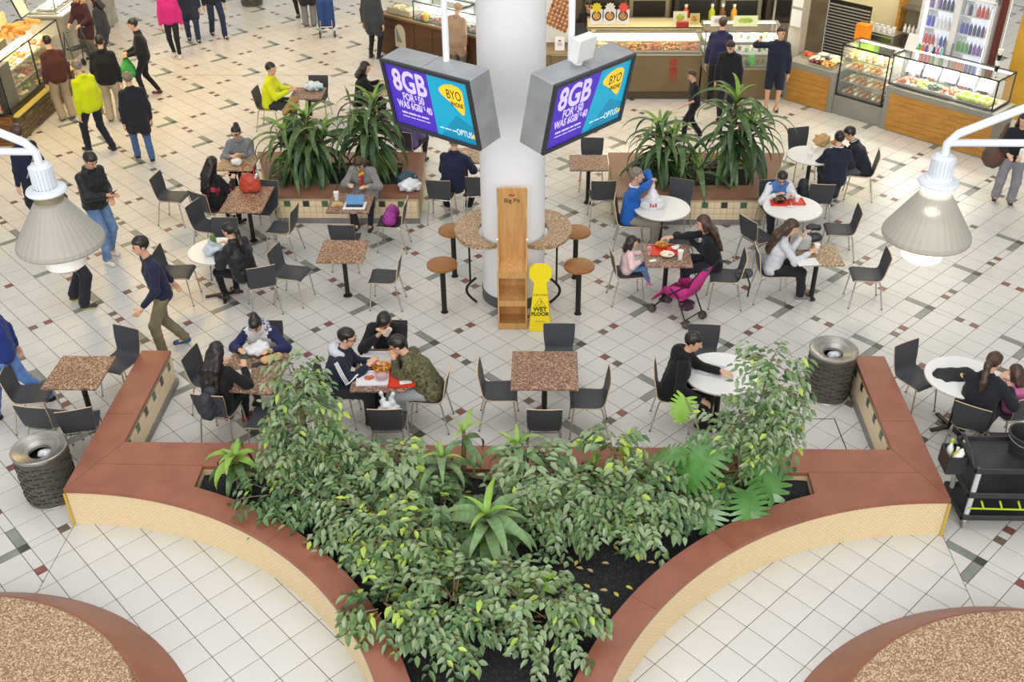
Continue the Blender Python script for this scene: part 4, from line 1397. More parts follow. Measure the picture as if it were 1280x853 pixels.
person(at(905, 150), -110, 'person in black with a backpack walking behind the right palm', 1.66, 'stand', 8, head=(30, 0), far=True,
    top=('jacket', fab('#1d1e22')), legs=('jeans', fab('#23232b')), hair=('short', 'black'))
person(at(864, 175), 190, 'child in black shirt walking between palm and counter', 1.38, 'stand', 6, head=(20, 0), far=True, hands=[(-.16, .22, .78), (.2, .0, .62)],
    feet=[(-.08, .18, .08), (.08, -.18, .09)], top=('tee', fab('#1c1d22')), legs=('jeans', fab('#1f2026')), hair=('short', 'brown'))
r_edge, J_edge = person(at(1252, 254), -110, 'woman in black top and grey wide trousers at the right edge with a large bag', 1.62, 'stand', 4, head=(16, -10), far=True, hands=[(-.10, .30, 1.0), (.14, .30, 1.0)],
    feet=[(-.12, .02, .09), (.12, -.06, .09)], top=('jumper', fab('#202126')), legs=('wide', fab('#8d8c93', '#7e7d84', 6)), hair=('long', 'black'), shoes='#3a3638')
q = G(738, 62, .9)
person((q.x, 10.9), -100, 'stall worker in dark apron behind the hot food cabinet', 1.68, 'stand', 8, head=(24, 0), far=True, hands=[(-.2, .34, 1.1), (.2, .30, 1.05)],
    top=('tee', fab('#2a2629')), legs=('jeans', fab('#2a2a2e')), hair=('short', 'black'))

# details worn or held
def worn(name, r, pts, rad, m, n=6):
    return MB().tube([tuple(p) for p in pts], rad, n).build(name, m, r, smooth=True)
r, J = p_stripe
for i in (-1, 0, 1):
    for s in (-1, 1):
        o_ = np.array([s * .078, -.02, .034]) + np.array([0, .0, .016 * i]) + J['fw'] * .018 * i
        worn('sleeve_stripe', r, [J['sh'][s] + o_ * .9 + np.array([0, 0, .02]), J['sh'][s] * .5 + J['E'][s] * .5 + o_, J['E'][s] + o_ * .95, J['E'][s] * .4 + J['W'][s] * .6 + o_ * .78], .008, WHITE)
r, J = p_phone
w_ = J['W'][1] + J['HD'][1] * .11
ph = empty('phone', local(r, w_ + np.array([-.02, .01, .03])), r.rotation_euler.z, 'phone held by the man in the black leather jacket', 'phone')
MB().box((0, 0, 0), (.075, .15, .010), Matrix.Rotation(radians(35), 4, 'X'), bev=.003).build('slab', mat('phone_black', '#232427', .25), ph)
r, J = p_strap
worn('strap', r, [J['sh'][1] + J['u'] * .06, J['C'] + J['fw'] * -.16 + J['rt'] * .02, J['P'] - J['rt'] * .16 - J['fw'] * .12], .014, mat('strap_grey', '#8b8784', .6))
r, J = p_lap
worn('scarf', r, [J['N'] + J['fw'] * .09 - J['rt'] * .05, J['N'] + J['fw'] * .12 - J['u'] * .04, J['C'] + J['fw'] * .155 + J['u'] * .06, J['C'] + J['fw'] * .16 - J['u'] * .10], .034, mat('scarf_red', '#b52c34', .8, col2=['#b52c34', '#e0b83a'], scale=7, mix=(.45, .55)), 8)
r, J = p_bluesw
cl = [J['N'] + J['u'] * .0 + J['rt'] * cos(a) * .068 + J['fw'] * sin(a) * .068 for a in [2 * pi * i / 12 for i in range(13)]]
worn('shirt_collar', r, cl, .016, WHITE)
for (r, J) in (p_blz1, p_blz2):
    worn('shirt_collar', r, [J['N'] + J['u'] * .02 + J['rt'] * cos(a) * .066 + J['fw'] * sin(a) * .066 for a in [2 * pi * i / 12 for i in range(13)]], .014, WHITE)
# ---------------------------------------------------------------- hanging advertising screens
GREYM = mat('grey_metal_case', '#a9adb0', 0.45, 0.3, col2='#9b9fa3', scale=3)
BEZEL = mat('dark_bezel', '#34373c', 0.45)
S_PUR = mat('screen_violet', '#4a2fb4', 0.4, emit=.42)
S_TEAL = mat('screen_teal', '#129fc4', 0.4, emit=.42)
S_TEAL2 = mat('screen_teal_dark', '#0e86ad', 0.4, emit=.42)
S_LAV = mat('screen_lavender', '#cdbdf2', 0.4, emit=.5)
S_YEL = mat('screen_yellow', '#eec32c', 0.4, emit=.5)
S_DARK = mat('screen_dark_letters', '#22281c', 0.5)
S_WHT = mat('screen_white', '#dff0f5', 0.4, emit=.5)
def screen(pos, rot, wdt, h, right, label):
    o = empty('advertising_screen', pos, 0, label, 'screen', 'hanging advertising screens')
    o.rotation_euler = rot
    d = .32
    m = MB()
    m.box((-.27 * wdt - .004, d / 2 + .01, 0), (.46 * wdt - .008, d, h), bev=.008)
    m.box((.23 * wdt + .004, d / 2 + .01, 0), (.54 * wdt - .008, d, h), bev=.008)
    m.mat(1).box((-.04 * wdt, d / 2 + .01, 0), (.03, d - .06, h - .04))
    m.build('casing', [GREYM, BLACK], o)
    b = .045
    m = MB()
    for sx in (-1, 1): m.box((sx * (wdt / 2 - b / 2), -.008, 0), (b, .04, h), bev=.005)
    for sz in (-1, 1): m.box((0, -.008, sz * (h / 2 - b / 2)), (wdt - 2 * b, .04, b), bev=.005)
    m.build('bezel', BEZEL, o)
    w2, h2 = wdt - 2 * b, h - 2 * b
    def flat(poly, y, mt, name='panel'):
        mm = MB().add([(p[0] * w2, y, p[1] * h2) for p in poly], [tuple(range(len(poly)))])
        return mm.build(name, mt, o)
    top, bot = (.05, .03) if not right else (.06, .0)
    if not right: top = bot = .02
    else: top, bot = .10, -.02
    flat([(-.5, -.5), (bot, -.5), (top, .5), (-.5, .5)], 0, S_PUR, 'violet_display')
    flat([(bot, -.5), (.5, -.5), (.5, .5), (top, .5)], 0, S_TEAL, 'teal_display')
    flat([(.06, -.5), (.5, -.5), (.5, -.22), (.30, -.08)], -.0006, S_TEAL2, 'darker_facet')
    # guitar-pick shape
    pk = [(.14, .28), (.16, .33), (.22, .39), (.31, .42), (.39, .40), (.425, .34), (.425, .22), (.42, .06), (.405, -.03), (.385, -.05), (.36, -.02), (.26, .12), (.16, .22)]
    flat(pk[::-1], -.0012, S_YEL, 'yellow_pick')
    def txt(body, x, z, size, mt, bold=.0, sh=0.0, al='CENTER', name='lettering', sx=.74):
        me = text_mesh(name, body, size, .0006, mt, al, bold, sh)
        t = link(name, me, o)
        t.location = (x * w2, -.003, z * h2)
        t.rotation_euler = (pi / 2, 0, 0)
        t.scale = (sx, 1, 1)
        return t
    txt('8GB', -.225, .24, .37, S_LAV, .011, .03, sx=.84)
    txt('FOR', -.275, -.01, .135, S_LAV, .004)
    txt('$', -.178, .02, .075, S_LAV, .001)
    txt('50', -.115, -.01, .135, S_LAV, .004)
    txt('WAS 6GB/', -.275, -.15, .125, S_LAV, .004)
    txt('$', -.092, -.12, .07, S_LAV, .001)
    txt('40', -.035, -.15, .125, S_LAV, .004)
    fine = MB()
    for z, x0, ws, hh in ((-.285, -.40, (.07, .10, .04, .09), .022), (-.35, -.40, (.09, .06, .11, .05), .012)):
        x = x0
        for w_ in ws:
            fine.box(((x + w_ / 2) * w2, -.003, z * h2), (w_ * w2, .001, hh)); x += w_ + .012
    fine.build('fine_print', S_LAV, o)
    fine = MB()
    for i, w_ in enumerate((.05, .07, .05)): fine.box(((.09 + i * .075) * w2, -.003, -.36 * h2), (w_ * w2, .001, .012))
    fine.build('fine_print', S_WHT, o)
    txt('BYO', .315, .245, .16, S_DARK, .0)
    txt('PHONE', .338, .10, .078, S_DARK, .001)
    txt('OPTUS', .36, -.36, .11, S_WHT, .0)
    mm = MB().add([((.475 + .020 * cos(a)) * w2, -.0035, (-.36 * h2 + .03 * sin(a))) for a in [2 * pi * i / 14 for i in range(14)]], [tuple(range(14))])
    mm.build('yellow_dot', S_YEL, o)
    # hanging pole
    pp = Matrix.Translation(pos) @ Matrix.Rotation(rot[2], 4, 'Z')
    inv = (Matrix.Translation(pos) @ __import__('mathutils').Euler(rot).to_matrix().to_4x4()).inverted()
    ax = (.06 if not right else -.06) * wdt
    a = inv @ (pp @ Vector((ax, .20, h / 2 - .02)))
    c = inv @ (pp @ Vector((ax, .20, h / 2 + 4.6)))
    MB().tube([a, c], .038, 14).build('pole', WHITE, o, smooth=True)
    if right:
        bx = MB().box((ax + .0, .17, h / 2 + .19), (.30, .12, .27), bev=.012)
        bx.tube([(ax, .2, h / 2), (ax, .2, h / 2 + .08)], .06, 10)
        bx.build('junction_box', WHITEP, o)
    return o
cp = Vector(CAM_LOC)
kk = 1.42
def sc_pos(q): return cp + (Vector(q) - cp) * kk
screen(sc_pos((-1.44, -3.86, 4.86)), (radians(9.5), radians(-2), radians(-40.4)), 1.0 * kk, .598 * kk, False, 'left hanging screen in grey case showing 8GB offer in violet and teal')
screen(sc_pos((-.18, -4.04, 4.93)), (radians(11.2), radians(.7), radians(49.9)), 1.0 * kk, .592 * kk, True, 'right hanging screen in grey case with white junction box on top')

# ---------------------------------------------------------------- pendant lamps on pipe arms
SHADE = mat('prismatic_shade', '#9c988e', 0.4, trans=.04, spec=.4)
LAMPG = mat('lamp_grey', '#cfd5dd', 0.4)
BULB = mat('lamp_glow', '#fff6dc', 0.4, emit=7.0)
LENS = mat('lamp_lens', '#e4e2dc', 0.35)
LENSL = mat('lamp_lens_lit', '#fff4d8', 0.35, emit=1.1)
def pendant(p, s, lit, label):
    o = empty('pendant_lamp', p, 0, label, 'lamp', 'pendant lamps on pipe arms')
    n = 72
    m = MB()
    prof = [(.075, .30), (.095, .285), (.255, .035), (.258, .012), (.252, .0)]
    vs, fs = [], []
    for r, z in prof:
        for k in range(n):
            rr = r * (1 + .010 * (k % 2))
            vs.append((rr * cos(2 * pi * k / n), rr * sin(2 * pi * k / n), z))
    for i in range(len(prof) - 1):
        for k in range(n): fs.append((i * n + k, (i + 1) * n + k, (i + 1) * n + (k + 1) % n, i * n + (k + 1) % n))
    m.add(vs, fs)
    m.build('shade', SHADE, o)
    m = MB().lathe([(.001, -.165), (.08, -.16), (.12, -.13), (.125, -.06), (.125, .02), (.001, .03)], 32)
    m.build('lens', LENSL if lit else LENS, o, smooth=True)
    m = MB().lathe([(.06, .298), (.085, .30), (.085, .345), (.06, .35)], 24)
    m.build('collar', mat('collar_brass', '#8d8468', .4, .4) if not lit else BULB, o, smooth=True)
    m = MB().lathe([(.112, .35), (.118, .36), (.112, .375), (.07, .385)], 32)
    m.build('flange', LAMPG, o, smooth=True)
    m = MB()
    for k in range(20):
        a = 2 * pi * k / 20
        m.box((.062 * cos(a), .062 * sin(a), .45), (.012, .01, .13), rz=a)
    m.lathe([(.06, .38), (.062, .51), (.05, .53), (.02, .535)], 24)
    m.build('ballast_housing', LAMPG, o)
    m = MB().tube([(0, 0, .52), (0, 0, .60), (s * .05, 0, .66), (s * 1.9, .10, 1.45)], .024, 12)
    m.tube([(0, 0, .60), (s * .03, 0, .605), (s * 1.9, 0, .60)], .022, 12)
    m.build('pipe_arm', LAMPG, o, smooth=True)
    return o
pendant(G(77, 306, 4.9), -1, False, 'unlit cone pendant lamp on pipe arms at the left edge')
pl = G(1157, 296, 4.9)
pendant(pl, 1, True, 'lit cone pendant lamp glowing at its neck near the right edge')
ld = bpy.data.lights.new('lamp_bulb', 'POINT')
ld.energy = 1.0
ld.color = (1, .93, .78)
ld.shadow_soft_size = .03
lo = bpy.data.objects.new('lamp_bulb', ld)
COL.objects.link(lo)
lo.location = pl + Vector((0, 0, .16))

# ---------------------------------------------------------------- pine rack and wet floor sign at the column
o = empty('pine_rack', (-.945, .35, 0), 0, 'tall narrow pine rack with stepped shelves standing against the column', 'rack')
w = .40
MB().box((0, .33, 1.0), (w, .02, 2.0), bev=.004).build('back_board', PINE, o)
for s in (-1, 1):
    m = MB()
    pr = [(0, 0), (.32, 0), (.32, 1.72), (.28, 1.60), (.22, 1.02), (0, .92)]
    vs = [(s * (w / 2 - .01) - .01, y, z) for y, z in pr] + [(s * (w / 2 - .01) + .01, y, z) for y, z in pr]
    n = len(pr)
    m.add(vs, [tuple(range(n)), tuple(range(n, 2 * n))[::-1]] + [(i, i + n, (i + 1) % n + n, (i + 1) % n) for i in range(n)])
    m.build('side_panel', PINE, o)
for z, sl in ((.05, .0), (.42, .10), (.86, .10)):
    m = MB().bar((0, .005, z), (0, .32, z + sl), w - .04, .02)
    m.box((0, .012, z - .0), (w - .04, .02, .09))
    m.build('shelf', PINE, o)
REDL = mat('red_lettering', '#b03426', 0.6)
t = link('emblem', text_mesh('emblem', '~', .12, .001, REDL, bold=.006), o, (0, .318, 1.90)); t.rotation_euler = (pi / 2, 0, 0)
t = link('lettering', text_mesh('lettering', 'Big Pit', .085, .001, S_DARK), o, (0, .318, 1.82)); t.rotation_euler = (pi / 2, 0, 0)
for s in (-1, 1):
    MB().ball((s * w / 2, .24, 1.28), .018, 8, 6).build('white_knob', WHITE, o, smooth=True)

SGY = mat('sign_yellow', '#f2dc1c', 0.4)
o = empty('wet_floor_sign', (-.565, .46, 0), 0, 'yellow folding wet floor sign with octagonal head beside the pine rack', 'sign')
def sign_leaf(name, s):
    m = MB()
    pr = [(-.15, 0), (.15, 0), (.155, .02), (.13, .24), (.085, .72), (.15, .80), (.15, .92), (.085, .99), (-.085, .99), (-.15, .92), (-.15, .80), (-.085, .72), (-.13, .24), (-.155, .02)]
    T = Matrix.Translation((0, s * .13, 0)) @ Matrix.Rotation(s * radians(7.4), 4, 'X')
    m2 = Matrix.Rotation(pi / 2, 4, 'X')
    m.prism(pr, -.012, .012, T @ m2)
    m.box((0, 0, .02), (.31, .05, .04), T)
    return m.build(name, SGY, o)
sign_leaf('front_leaf', -1)
sign_leaf('rear_leaf', 1)
T = Matrix.Translation((0, -.13, 0)) @ Matrix.Rotation(-radians(7.4), 4, 'X')
def on_sign(me, z):
    t = link(me.name, me, o)
    t.matrix_local = T @ Matrix.Translation((0, -.0135, z)) @ Matrix.Rotation(pi / 2, 4, 'X')
on_sign(text_mesh('lettering', 'WET', .085, .0008, S_DARK, bold=.003), .325)
on_sign(text_mesh('lettering', 'FLOOR', .075, .0008, S_DARK, bold=.003), .255)
on_sign(text_mesh('lettering', 'CAUTION', .042, .0008, S_DARK), .54)
dash = MB()
for i in range(3): dash.box((-.045 + i * .045, 0, 0), (.034, .0012, .016))
on_sign(dash.mesh('fine_print', S_DARK), .145)
tri = MB()
for a, b in (((-.075, .375), (.075, .375)), ((.075, .375), (0, .50)), ((0, .50), (-.075, .375))):
    tri.bar((a[0], -.014, a[1]), (b[0], -.014, b[1]), .008, .002, T)
tri.bar((-.03, -.014, .395), (.03, -.014, .425), .012, .002, T)
tri.ball((.012, -.014, .445), .010, 8, 6, T)
tri.build('warning_triangle', S_DARK, o)

# ---------------------------------------------------------------- waste bins
BINB = mat('bin_perforated', '#57534c', 0.42, 0.3, col2='#625e56', scale=6)
def bin_(x, y, label, h=.67, r=.285):
    o = empty('waste_bin', (x, y, 0), 0, label, 'bin', 'round waste bins')
    MB().lathe([(.001, .02), (r - .012, .02), (r - .006, .05), (r, h * .95), (r - .02, h * .95)], 48).build('drum', BINB, o, smooth=True)
    m = MB()
    for j in range(9):
        z = .09 + j * (h - .14) / 9
        for k in range(14):
            a0 = 2 * pi * (k + .5 * (j % 2)) / 14
            pts = []
            for q in range(6):
                a = a0 + (q / 5 - .5) * .34
                zz = z + .014 * sin(pi * q / 5) * (1 if k % 2 else -1)
                rr = r - .004 + .004 * (z / h)
                pts.append((rr * cos(a), rr * sin(a), zz))
            m.tube(pts, .0085, 4)
    tag(m.build('slots', BLACK, o), kind='stuff')
    m = MB().lathe([(r + .008, h - .03), (r + .012, h), (r, h + .012), (r - .03, h + .005), (r * .42, h - .06), (r * .40, h - .09)], 56)
    m.build('steel_lid', STEEL, o, smooth=True)
    MB().lathe([(.001, h - .16), (r * .8, h - .16)], 24).build('liner', BLACK, o)
    m = MB().ball((.03, .04, h - .12), (.09, .07, .05), 10, 6)
    m.build('rubbish', mat('rubbish_grey', '#8f8d90', .8, col2='#dcdce4', scale=14), o, smooth=True)
    MB().lathe([(r - .03, .02), (r - .02, 0), (.001, 0)], 40).build('base_ring', STEEL, o, smooth=True)
    return o
bin_(-6.02, -3.14, 'slotted dark waste bin with steel funnel lid at the left planter corner')
bin_(3.06, -1.08, 'slotted dark waste bin with steel funnel lid inside the right planter wing')
bin_(-8.40, 16.4, 'dark waste bin far back at the top edge')

# ---------------------------------------------------------------- pink stroller
PINKF = mat('stroller_pink', '#cf2f8d', 0.7, col2='#c02a82', scale=12, bump=.1, bscale=120)
o = empty('stroller', (1.37, .76, 0), radians(45), 'bright pink folding stroller with black frame parked by the tray table', 'stroller')
def sheet(name, pts, mt, thick=.012):
    n = len(pts)
    m = MB()
    vs, fs = [], []
    for (a, b) in pts: vs += [a, b]
    for i in range(n - 1): fs.append((2 * i, 2 * i + 1, 2 * i + 3, 2 * i + 2))
    m.add(vs, fs)
    ob = m.build(name, mt, o, smooth=True)
    md = ob.modifiers.new('t', 'SOLIDIFY'); md.thickness = thick
    return ob
sheet('backrest', [((-.17, -.20, .40), (.17, -.20, .40)), ((-.175, -.30, .62), (.175, -.30, .62)), ((-.17, -.40, .88), (.17, -.40, .88))], PINKF)
sheet('seat', [((-.17, -.20, .40), (.17, -.20, .40)), ((-.17, .0, .37), (.17, .0, .37)), ((-.165, .18, .40), (.165, .18, .40))], PINKF)
sheet('footrest', [((-.165, .18, .40), (.165, .18, .40)), ((-.15, .30, .26), (.15, .30, .26)), ((-.15, .36, .16), (.15, .36, .16))], PINKF)
for s in (-1, 1): sheet('side_wing', [((s * .172, -.22, .42), (s * .172, -.30, .62)), ((s * .172, .0, .38), (s * .172, -.04, .55)), ((s * .168, .16, .40), (s * .168, .14, .48))], PINKF, .008)
fr = MB()
for s in (-1, 1):
    fr.tube([(s * .18, .30, .08), (s * .18, .10, .32), (s * .18, -.30, .70), (s * .18, -.46, .98), (s * .18, -.52, 1.02)], .011, 8)
    fr.tube([(s * .19, -.30, .08), (s * .18, -.12, .42), (s * .18, .02, .50)], .011, 8)
fr.tube([(-.18, -.2, .52), (.18, -.2, .50)], .008, 6)
fr.tube([(-.19, -.29, .12), (.19, -.29, .12)], .009, 6)
fr.build('frame', BLACK, o, smooth=True)
for sx in (-1, 1):
    for sy in (.31, -.31):
        m = MB()
        for d in (-.022, .022):
            T = Matrix.Translation((sx * .18 + d, sy, .062)) @ Matrix.Rotation(pi / 2, 4, 'Y')
            m.mat(0).lathe([(.02, -.012), (.055, -.012), (.062, 0), (.055, .012), (.02, .012)], 18, T)
            m.mat(1).lathe([(.001, -.013), (.022, -.013), (.022, .013), (.001, .013)], 10, T)
        m.build('wheel', [mat('rubber_grey', '#4b4a48', .8), mat('hub_red', '#8d5450', .5)], o, smooth=True)
for s in (-1, 1): MB().tube([(s * .18, -.50, 1.005), (s * .18, -.58, 1.03)], .017, 8).build('grip', BLKP, o, smooth=True)
MB().ball((.02, -.14, .22), (.13, .12, .07), 12, 8).build('basket', mat('stroller_basket', '#3c2430', .8, col2='#d8c0dc', scale=9, mix=(.5, .7)), o, smooth=True)

# ---------------------------------------------------------------- cleaning cart at the right edge
o = empty('cleaning_cart', (4.48, -3.28, 0), 0, 'black three-shelf cleaning cart with grey posts at the right edge', 'cart')
def tray_mb(z, L=1.16, W=.56, lip=.06):
    m = MB().box((0, 0, z), (L, W, .025), bev=.008)
    for s in (-1, 1):
        m.box((0, s * (W / 2 - .012), z + lip / 2), (L, .024, lip), bev=.006)
        m.box((s * (L / 2 - .012), 0, z + lip / 2), (.024, W, lip), bev=.006)
    return m
for z in (.16, .47, .80): tray_mb(z).build('tray', BLKP, o)
for sx in (-1, 1):
    for sy in (-1, 1):
        MB().tube([(sx * .51, sy * .235, .12), (sx * .51, sy * .235, .82)], .028, 12).build('post', mat('post_grey', '#c9cbcc', .4), o, smooth=True)
        m = MB()
        T = Matrix.Translation((sx * .51, sy * .21, .055)) @ Matrix.Rotation(pi / 2, 4, 'Y')
        m.lathe([(.001, -.016), (.055, -.016), (.055, .016), (.001, .016)], 18, T)
        m.box((sx * .51, sy * .21, .11), (.03, .05, .06))
        m.build('castor', mat('castor_grey', '#8c8786', .5), o, smooth=True)
MB().tube([(-.56, -.2, .83), (-.60, -.12, .98), (-.60, .10, 1.0), (-.56, .22, .84)], .020, 8).build('push_handle', BLKP, o, smooth=True)
LIME = mat('lime_plastic', '#b5cc1e', .5)
m = MB().tube([(-.53, -.285, .33), (0, -.30, .335), (.57, -.29, .33)], .010, 6)
for i in range(6): m.tube([(-.42 + i * .19, -.28, .43), (-.38 + i * .19, -.295, .335)], .011, 6)
m.build('lime_rack', LIME, o, smooth=True)
# caddy of bottles hung on the cart's end
c = empty('bottle_caddy', (3.80, -3.24, .62), 0, 'dark caddy hung on the cart end holding spray bottles', 'caddy')
m = MB()
for s in (-1, 1):
    m.box((0, s * .12, .11), (.19, .012, .22)); m.box((s * .09, 0, .11), (.012, .24, .22))
m.box((0, 0, .006), (.19, .24, .012))
m.build('box', BLKP, c)
def bottle(x, y, z, r, h, body, cap, label, grp, cat='bottle', n=12):
    o = empty('bottle', (x, y, z), 0, label, cat, grp)
    MB().lathe([(.001, 0), (r * .9, 0), (r, .01), (r, h * .62), (r * .45, h * .78), (r * .42, h * .86), (.001, h * .86)], n).build('body', body, o, smooth=True)
    MB().lathe([(.001, h * .86), (r * .48, h * .86), (r * .48, h), (.001, h)], n).build('cap', cap, o, smooth=True)
    return o
bottle(3.78, -3.17, .635, .035, .30, WHITEP, LIME, 'white spray bottle with lime cap in the cart caddy', 'bottles in the cart caddy')
bottle(3.83, -3.23, .635, .035, .24, mat('bottle_yellow', '#e6d22e', .4), WHITEP, 'yellow cleaning bottle in the cart caddy', 'bottles in the cart caddy')
bl = mesh_field([('e', (0, 0, .10), (.06, .05, .14), np.eye(3), 0), ('c', (0, 0, .15), (.02, .0, .26), .04, .015, 0)], .014, k=.03, wob=.008)
t = link('cleaning_cloth', np_mesh('cleaning_cloth', [bl], [CARDW]), None, (3.83, -3.30, .64)); tag(t, 'crumpled white cloth stuffed in the cart caddy', 'cloth')
b = empty('bucket', (4.50, -3.22, .8125), 0, 'round black bucket standing on top of the cleaning cart', 'bucket')
MB().lathe([(.001, 0), (.125, 0), (.13, .01), (.165, .235), (.182, .24), (.182, .255), (.162, .255), (.122, .015), (.001, .012)], 40).build('pail', BLKP, b, smooth=True)
MB().tube([(.184 * cos(a), .184 * sin(a), .232 - .05 * max(0, -sin(a))) for a in [pi + pi * i / 16 for i in range(17)]], .005, 6).build('bail_handle', mat('wire_grey', '#7d8082', .4), b, smooth=True)
# ---------------------------------------------------------------- food stalls round the back
OLIVE = mat('olive_counter', '#7d6c4c', 0.45, col2='#756446', scale=2)
OLIVED = mat('olive_plinth', '#54452f', 0.5)
ALU = mat('aluminium_rail', '#b7ae98', 0.35, .6)
FRIED = mat('fried_food', '#c98a35', 0.6, col2=['#a85f1e', '#dba850', '#f0cf86'], scale=18, mix=(.25, .75), bump=.6)
FRIED2 = mat('fried_dark', '#8e4a1e', 0.55, col2=['#b4682c', '#d89a4e'], scale=20, mix=(.3, .7), bump=.6)
SALAD = mat('salad_green', '#86a832', 0.6, col2=['#b8cf54', '#6c8e2a'], scale=16, mix=(.3, .7), bump=.6)
PALEF = mat('pale_food', '#e6d8a8', 0.6, col2=['#f3ecd2', '#d8b870'], scale=16, mix=(.3, .7), bump=.5)
REDF = mat('red_food', '#b4432c', 0.6, col2=['#cf6a44', '#8e2f22'], scale=16, mix=(.3, .7), bump=.5)
BREAD = mat('bread_crust', '#c88f45', 0.6, col2=['#dfb06a', '#b1722e'], scale=9, mix=(.3, .7), bump=.2)
TRAYM = mat('steel_tray', '#c4c0b4', 0.35, .7)
LIGHTW = mat('strip_light', '#fff3d6', 0.4, emit=3.0)
LIGHTC = mat('cool_strip_light', '#f2f8ff', 0.4, emit=3.0)
STONE = mat('stone_slips', '#6e6046', 0.8, col2=['#574b36', '#8a7a58'], scale=3, stretch=(1, 2, 9), mix=(.3, .7), bump=.5)
def heap_mesh(name, mt, w, d, h, n, seed, r=(.03, .05)):
    rn = random.Random(seed)
    m = MB()
    for i in range(n):
        x, y = rn.uniform(-w / 2, w / 2), rn.uniform(-d / 2, d / 2)
        q = 1 - (2 * x / w) ** 2 * .6 - (2 * y / d) ** 2 * .5
        rr = rn.uniform(*r)
        m.ball((x, y, rr * .6 + rn.uniform(0, 1) * h * max(q, .1)), (rr * rn.uniform(.8, 1.5), rr * rn.uniform(.8, 1.3), rr * rn.uniform(.6, .9)), 7, 5)
    return m.mesh(name, mt, True)
def food_tray(pos, rz, w, d, mt, label, group, n=26, seed=0, h=.07):
    o = empty('food_tray', pos, rz, label, 'food tray', group)
    m = MB().box((0, 0, .008), (w, d, .016))
    for s in (-1, 1):
        m.box((s * w / 2, 0, .02), (.01, d, .04)); m.box((0, s * d / 2, .02), (w, .01, .04))
    m.build('tray', TRAYM, o)
    t = link('food', heap_mesh('food', mt, w * .9, d * .85, h, n, seed), o, (0, 0, .015))
    tag(t, kind='stuff')
    return o
ORD = ['first', 'second', 'third', 'fourth', 'fifth', 'sixth', 'seventh', 'eighth', 'ninth', 'tenth', 'eleventh', 'twelfth']
class Frame:
    """a run of counter: origin, direction along the front, normal into the stall"""
    def __init__(s, x, y, ang):
        s.x, s.y, s.a = x, y, radians(ang)
    def w(s, t, off, z=0.0):
        return (s.x + cos(s.a) * t - sin(s.a) * off, s.y + sin(s.a) * t + cos(s.a) * off, z)
    def obj(s, name, t, off, label, cat, z=0.0, group=None):
        return empty(name, s.w(t, off, z), s.a, label, cat, group)
def glass_case(F, t0, t1, o0, o1, z0, z1, shelves, label, frame=BLACK, top=True, light=None, glow=26):
    o = F.obj('glass_cabinet', (t0 + t1) / 2, (o0 + o1) / 2, label, 'cabinet', z0)
    W, D, H = t1 - t0, o1 - o0, z1 - z0
    g = MB()
    g.box((0, -D / 2 + .006, H / 2), (W - .04, .008, H - .02))
    g.build('front_pane', GLASS, o)
    for s in (-1, 1): MB().box((s * (W / 2 - .006), 0, H / 2), (.008, D - .04, H - .02)).build('side_pane', GLASS, o)
    if top: MB().box((0, 0, H - .006), (W - .03, D - .03, .008)).build('top_pane', GLASS, o)
    m = MB()
    for sx in (-1, 1):
        for sy in (-1, 1): m.box((sx * (W / 2 - .011), sy * (D / 2 - .011), H / 2), (.022, .022, H))
        m.box((sx * (W / 2 - .011), 0, H - .011), (.022, D, .022)); m.box((sx * (W / 2 - .011), 0, .011), (.022, D, .022))
    for sy in (-1, 1):
        m.box((0, sy * (D / 2 - .011), H - .011), (W, .022, .022)); m.box((0, sy * (D / 2 - .011), .011), (W, .022, .022))
    m.build('frame', frame, o)
    for z in shelves:
        MB().box((0, .03, z - z0), (W - .05, D - .12, .014)).build('shelf', TRAYM if z - z0 < .1 else mat('glass_shelf', '#cdd6cf', .1, alpha=.5), o)
    if light:
        MB().box((0, D / 2 - .06, H - .04), (W - .1, .04, .025)).build('strip_light', light, o)
        warm = light is LIGHTW
        a_ = area('case_light', F.w((t0 + t1) / 2, o0 + D * .62, z1 - .05), W * .9, glow * W * D, (1, .80, .46) if warm else (1, .97, .9), .1, (radians(-18), 0, 0))
        a_.rotation_euler = (Matrix.Rotation(F.a, 3, 'Z') @ Matrix.Rotation(radians(-14), 3, 'X')).to_euler()
    return o

# --- stall straight behind: hot food, cold cabinet
F = Frame(-.40, 9.30, 0)
o = F.obj('stall_counter', 1.54, .0, 'long olive counter with red lettering under the hot food cabinet', 'counter')
MB().box((0, .42, .55), (3.08, .84, .76), bev=.01).build('front_panel', OLIVE, o)
MB().box((0, .44, .085), (3.04, .80, .17)).build('plinth', OLIVED, o)
MB().box((0, .42, .94), (3.10, .86, .02), bev=.006).build('top_rail', ALU, o)
for i, ch in enumerate('串燒包'):
    t = link('lettering', text_mesh('lettering', ch, .19, .002, REDL, bold=.003), o, (.98, -.004, .78 - i * .17)); t.rotation_euler = (pi / 2, 0, 0)
glass_case(F, .75, 3.05, .02, .75, .95, 1.42, [.97, 1.20], 'glass hot cabinet heaped with fried food under warm light', ALU, True, LIGHTW)
k = 0
for t in (.98, 1.36, 1.74, 2.12, 2.50, 2.86):
    food_tray(F.w(t, .26, .985), 0, .34, .40, [PALEF, FRIED, FRIED, FRIED2, FRIED, FRIED2][k % 6], '%s steel food tray from the left in the hot cabinet' % ORD[k], 'trays in the hot cabinet', 30, k, .10)
    k += 1
sh = F.obj('top_shelf', 1.9, .45, 'pale shelf on top of the hot cabinet with menu cards', 'shelf', 1.45)
MB().box((0, 0, .02), (2.3, .62, .025)).build('board', mat('pale_shelf', '#d9cba0', .5), sh)
MB().box((0, -.3, .0), (2.3, .02, .05)).build('edge_rail', ALU, sh)
CARDC = ['#c77b34', '#b96c2c', '#5d3a34']
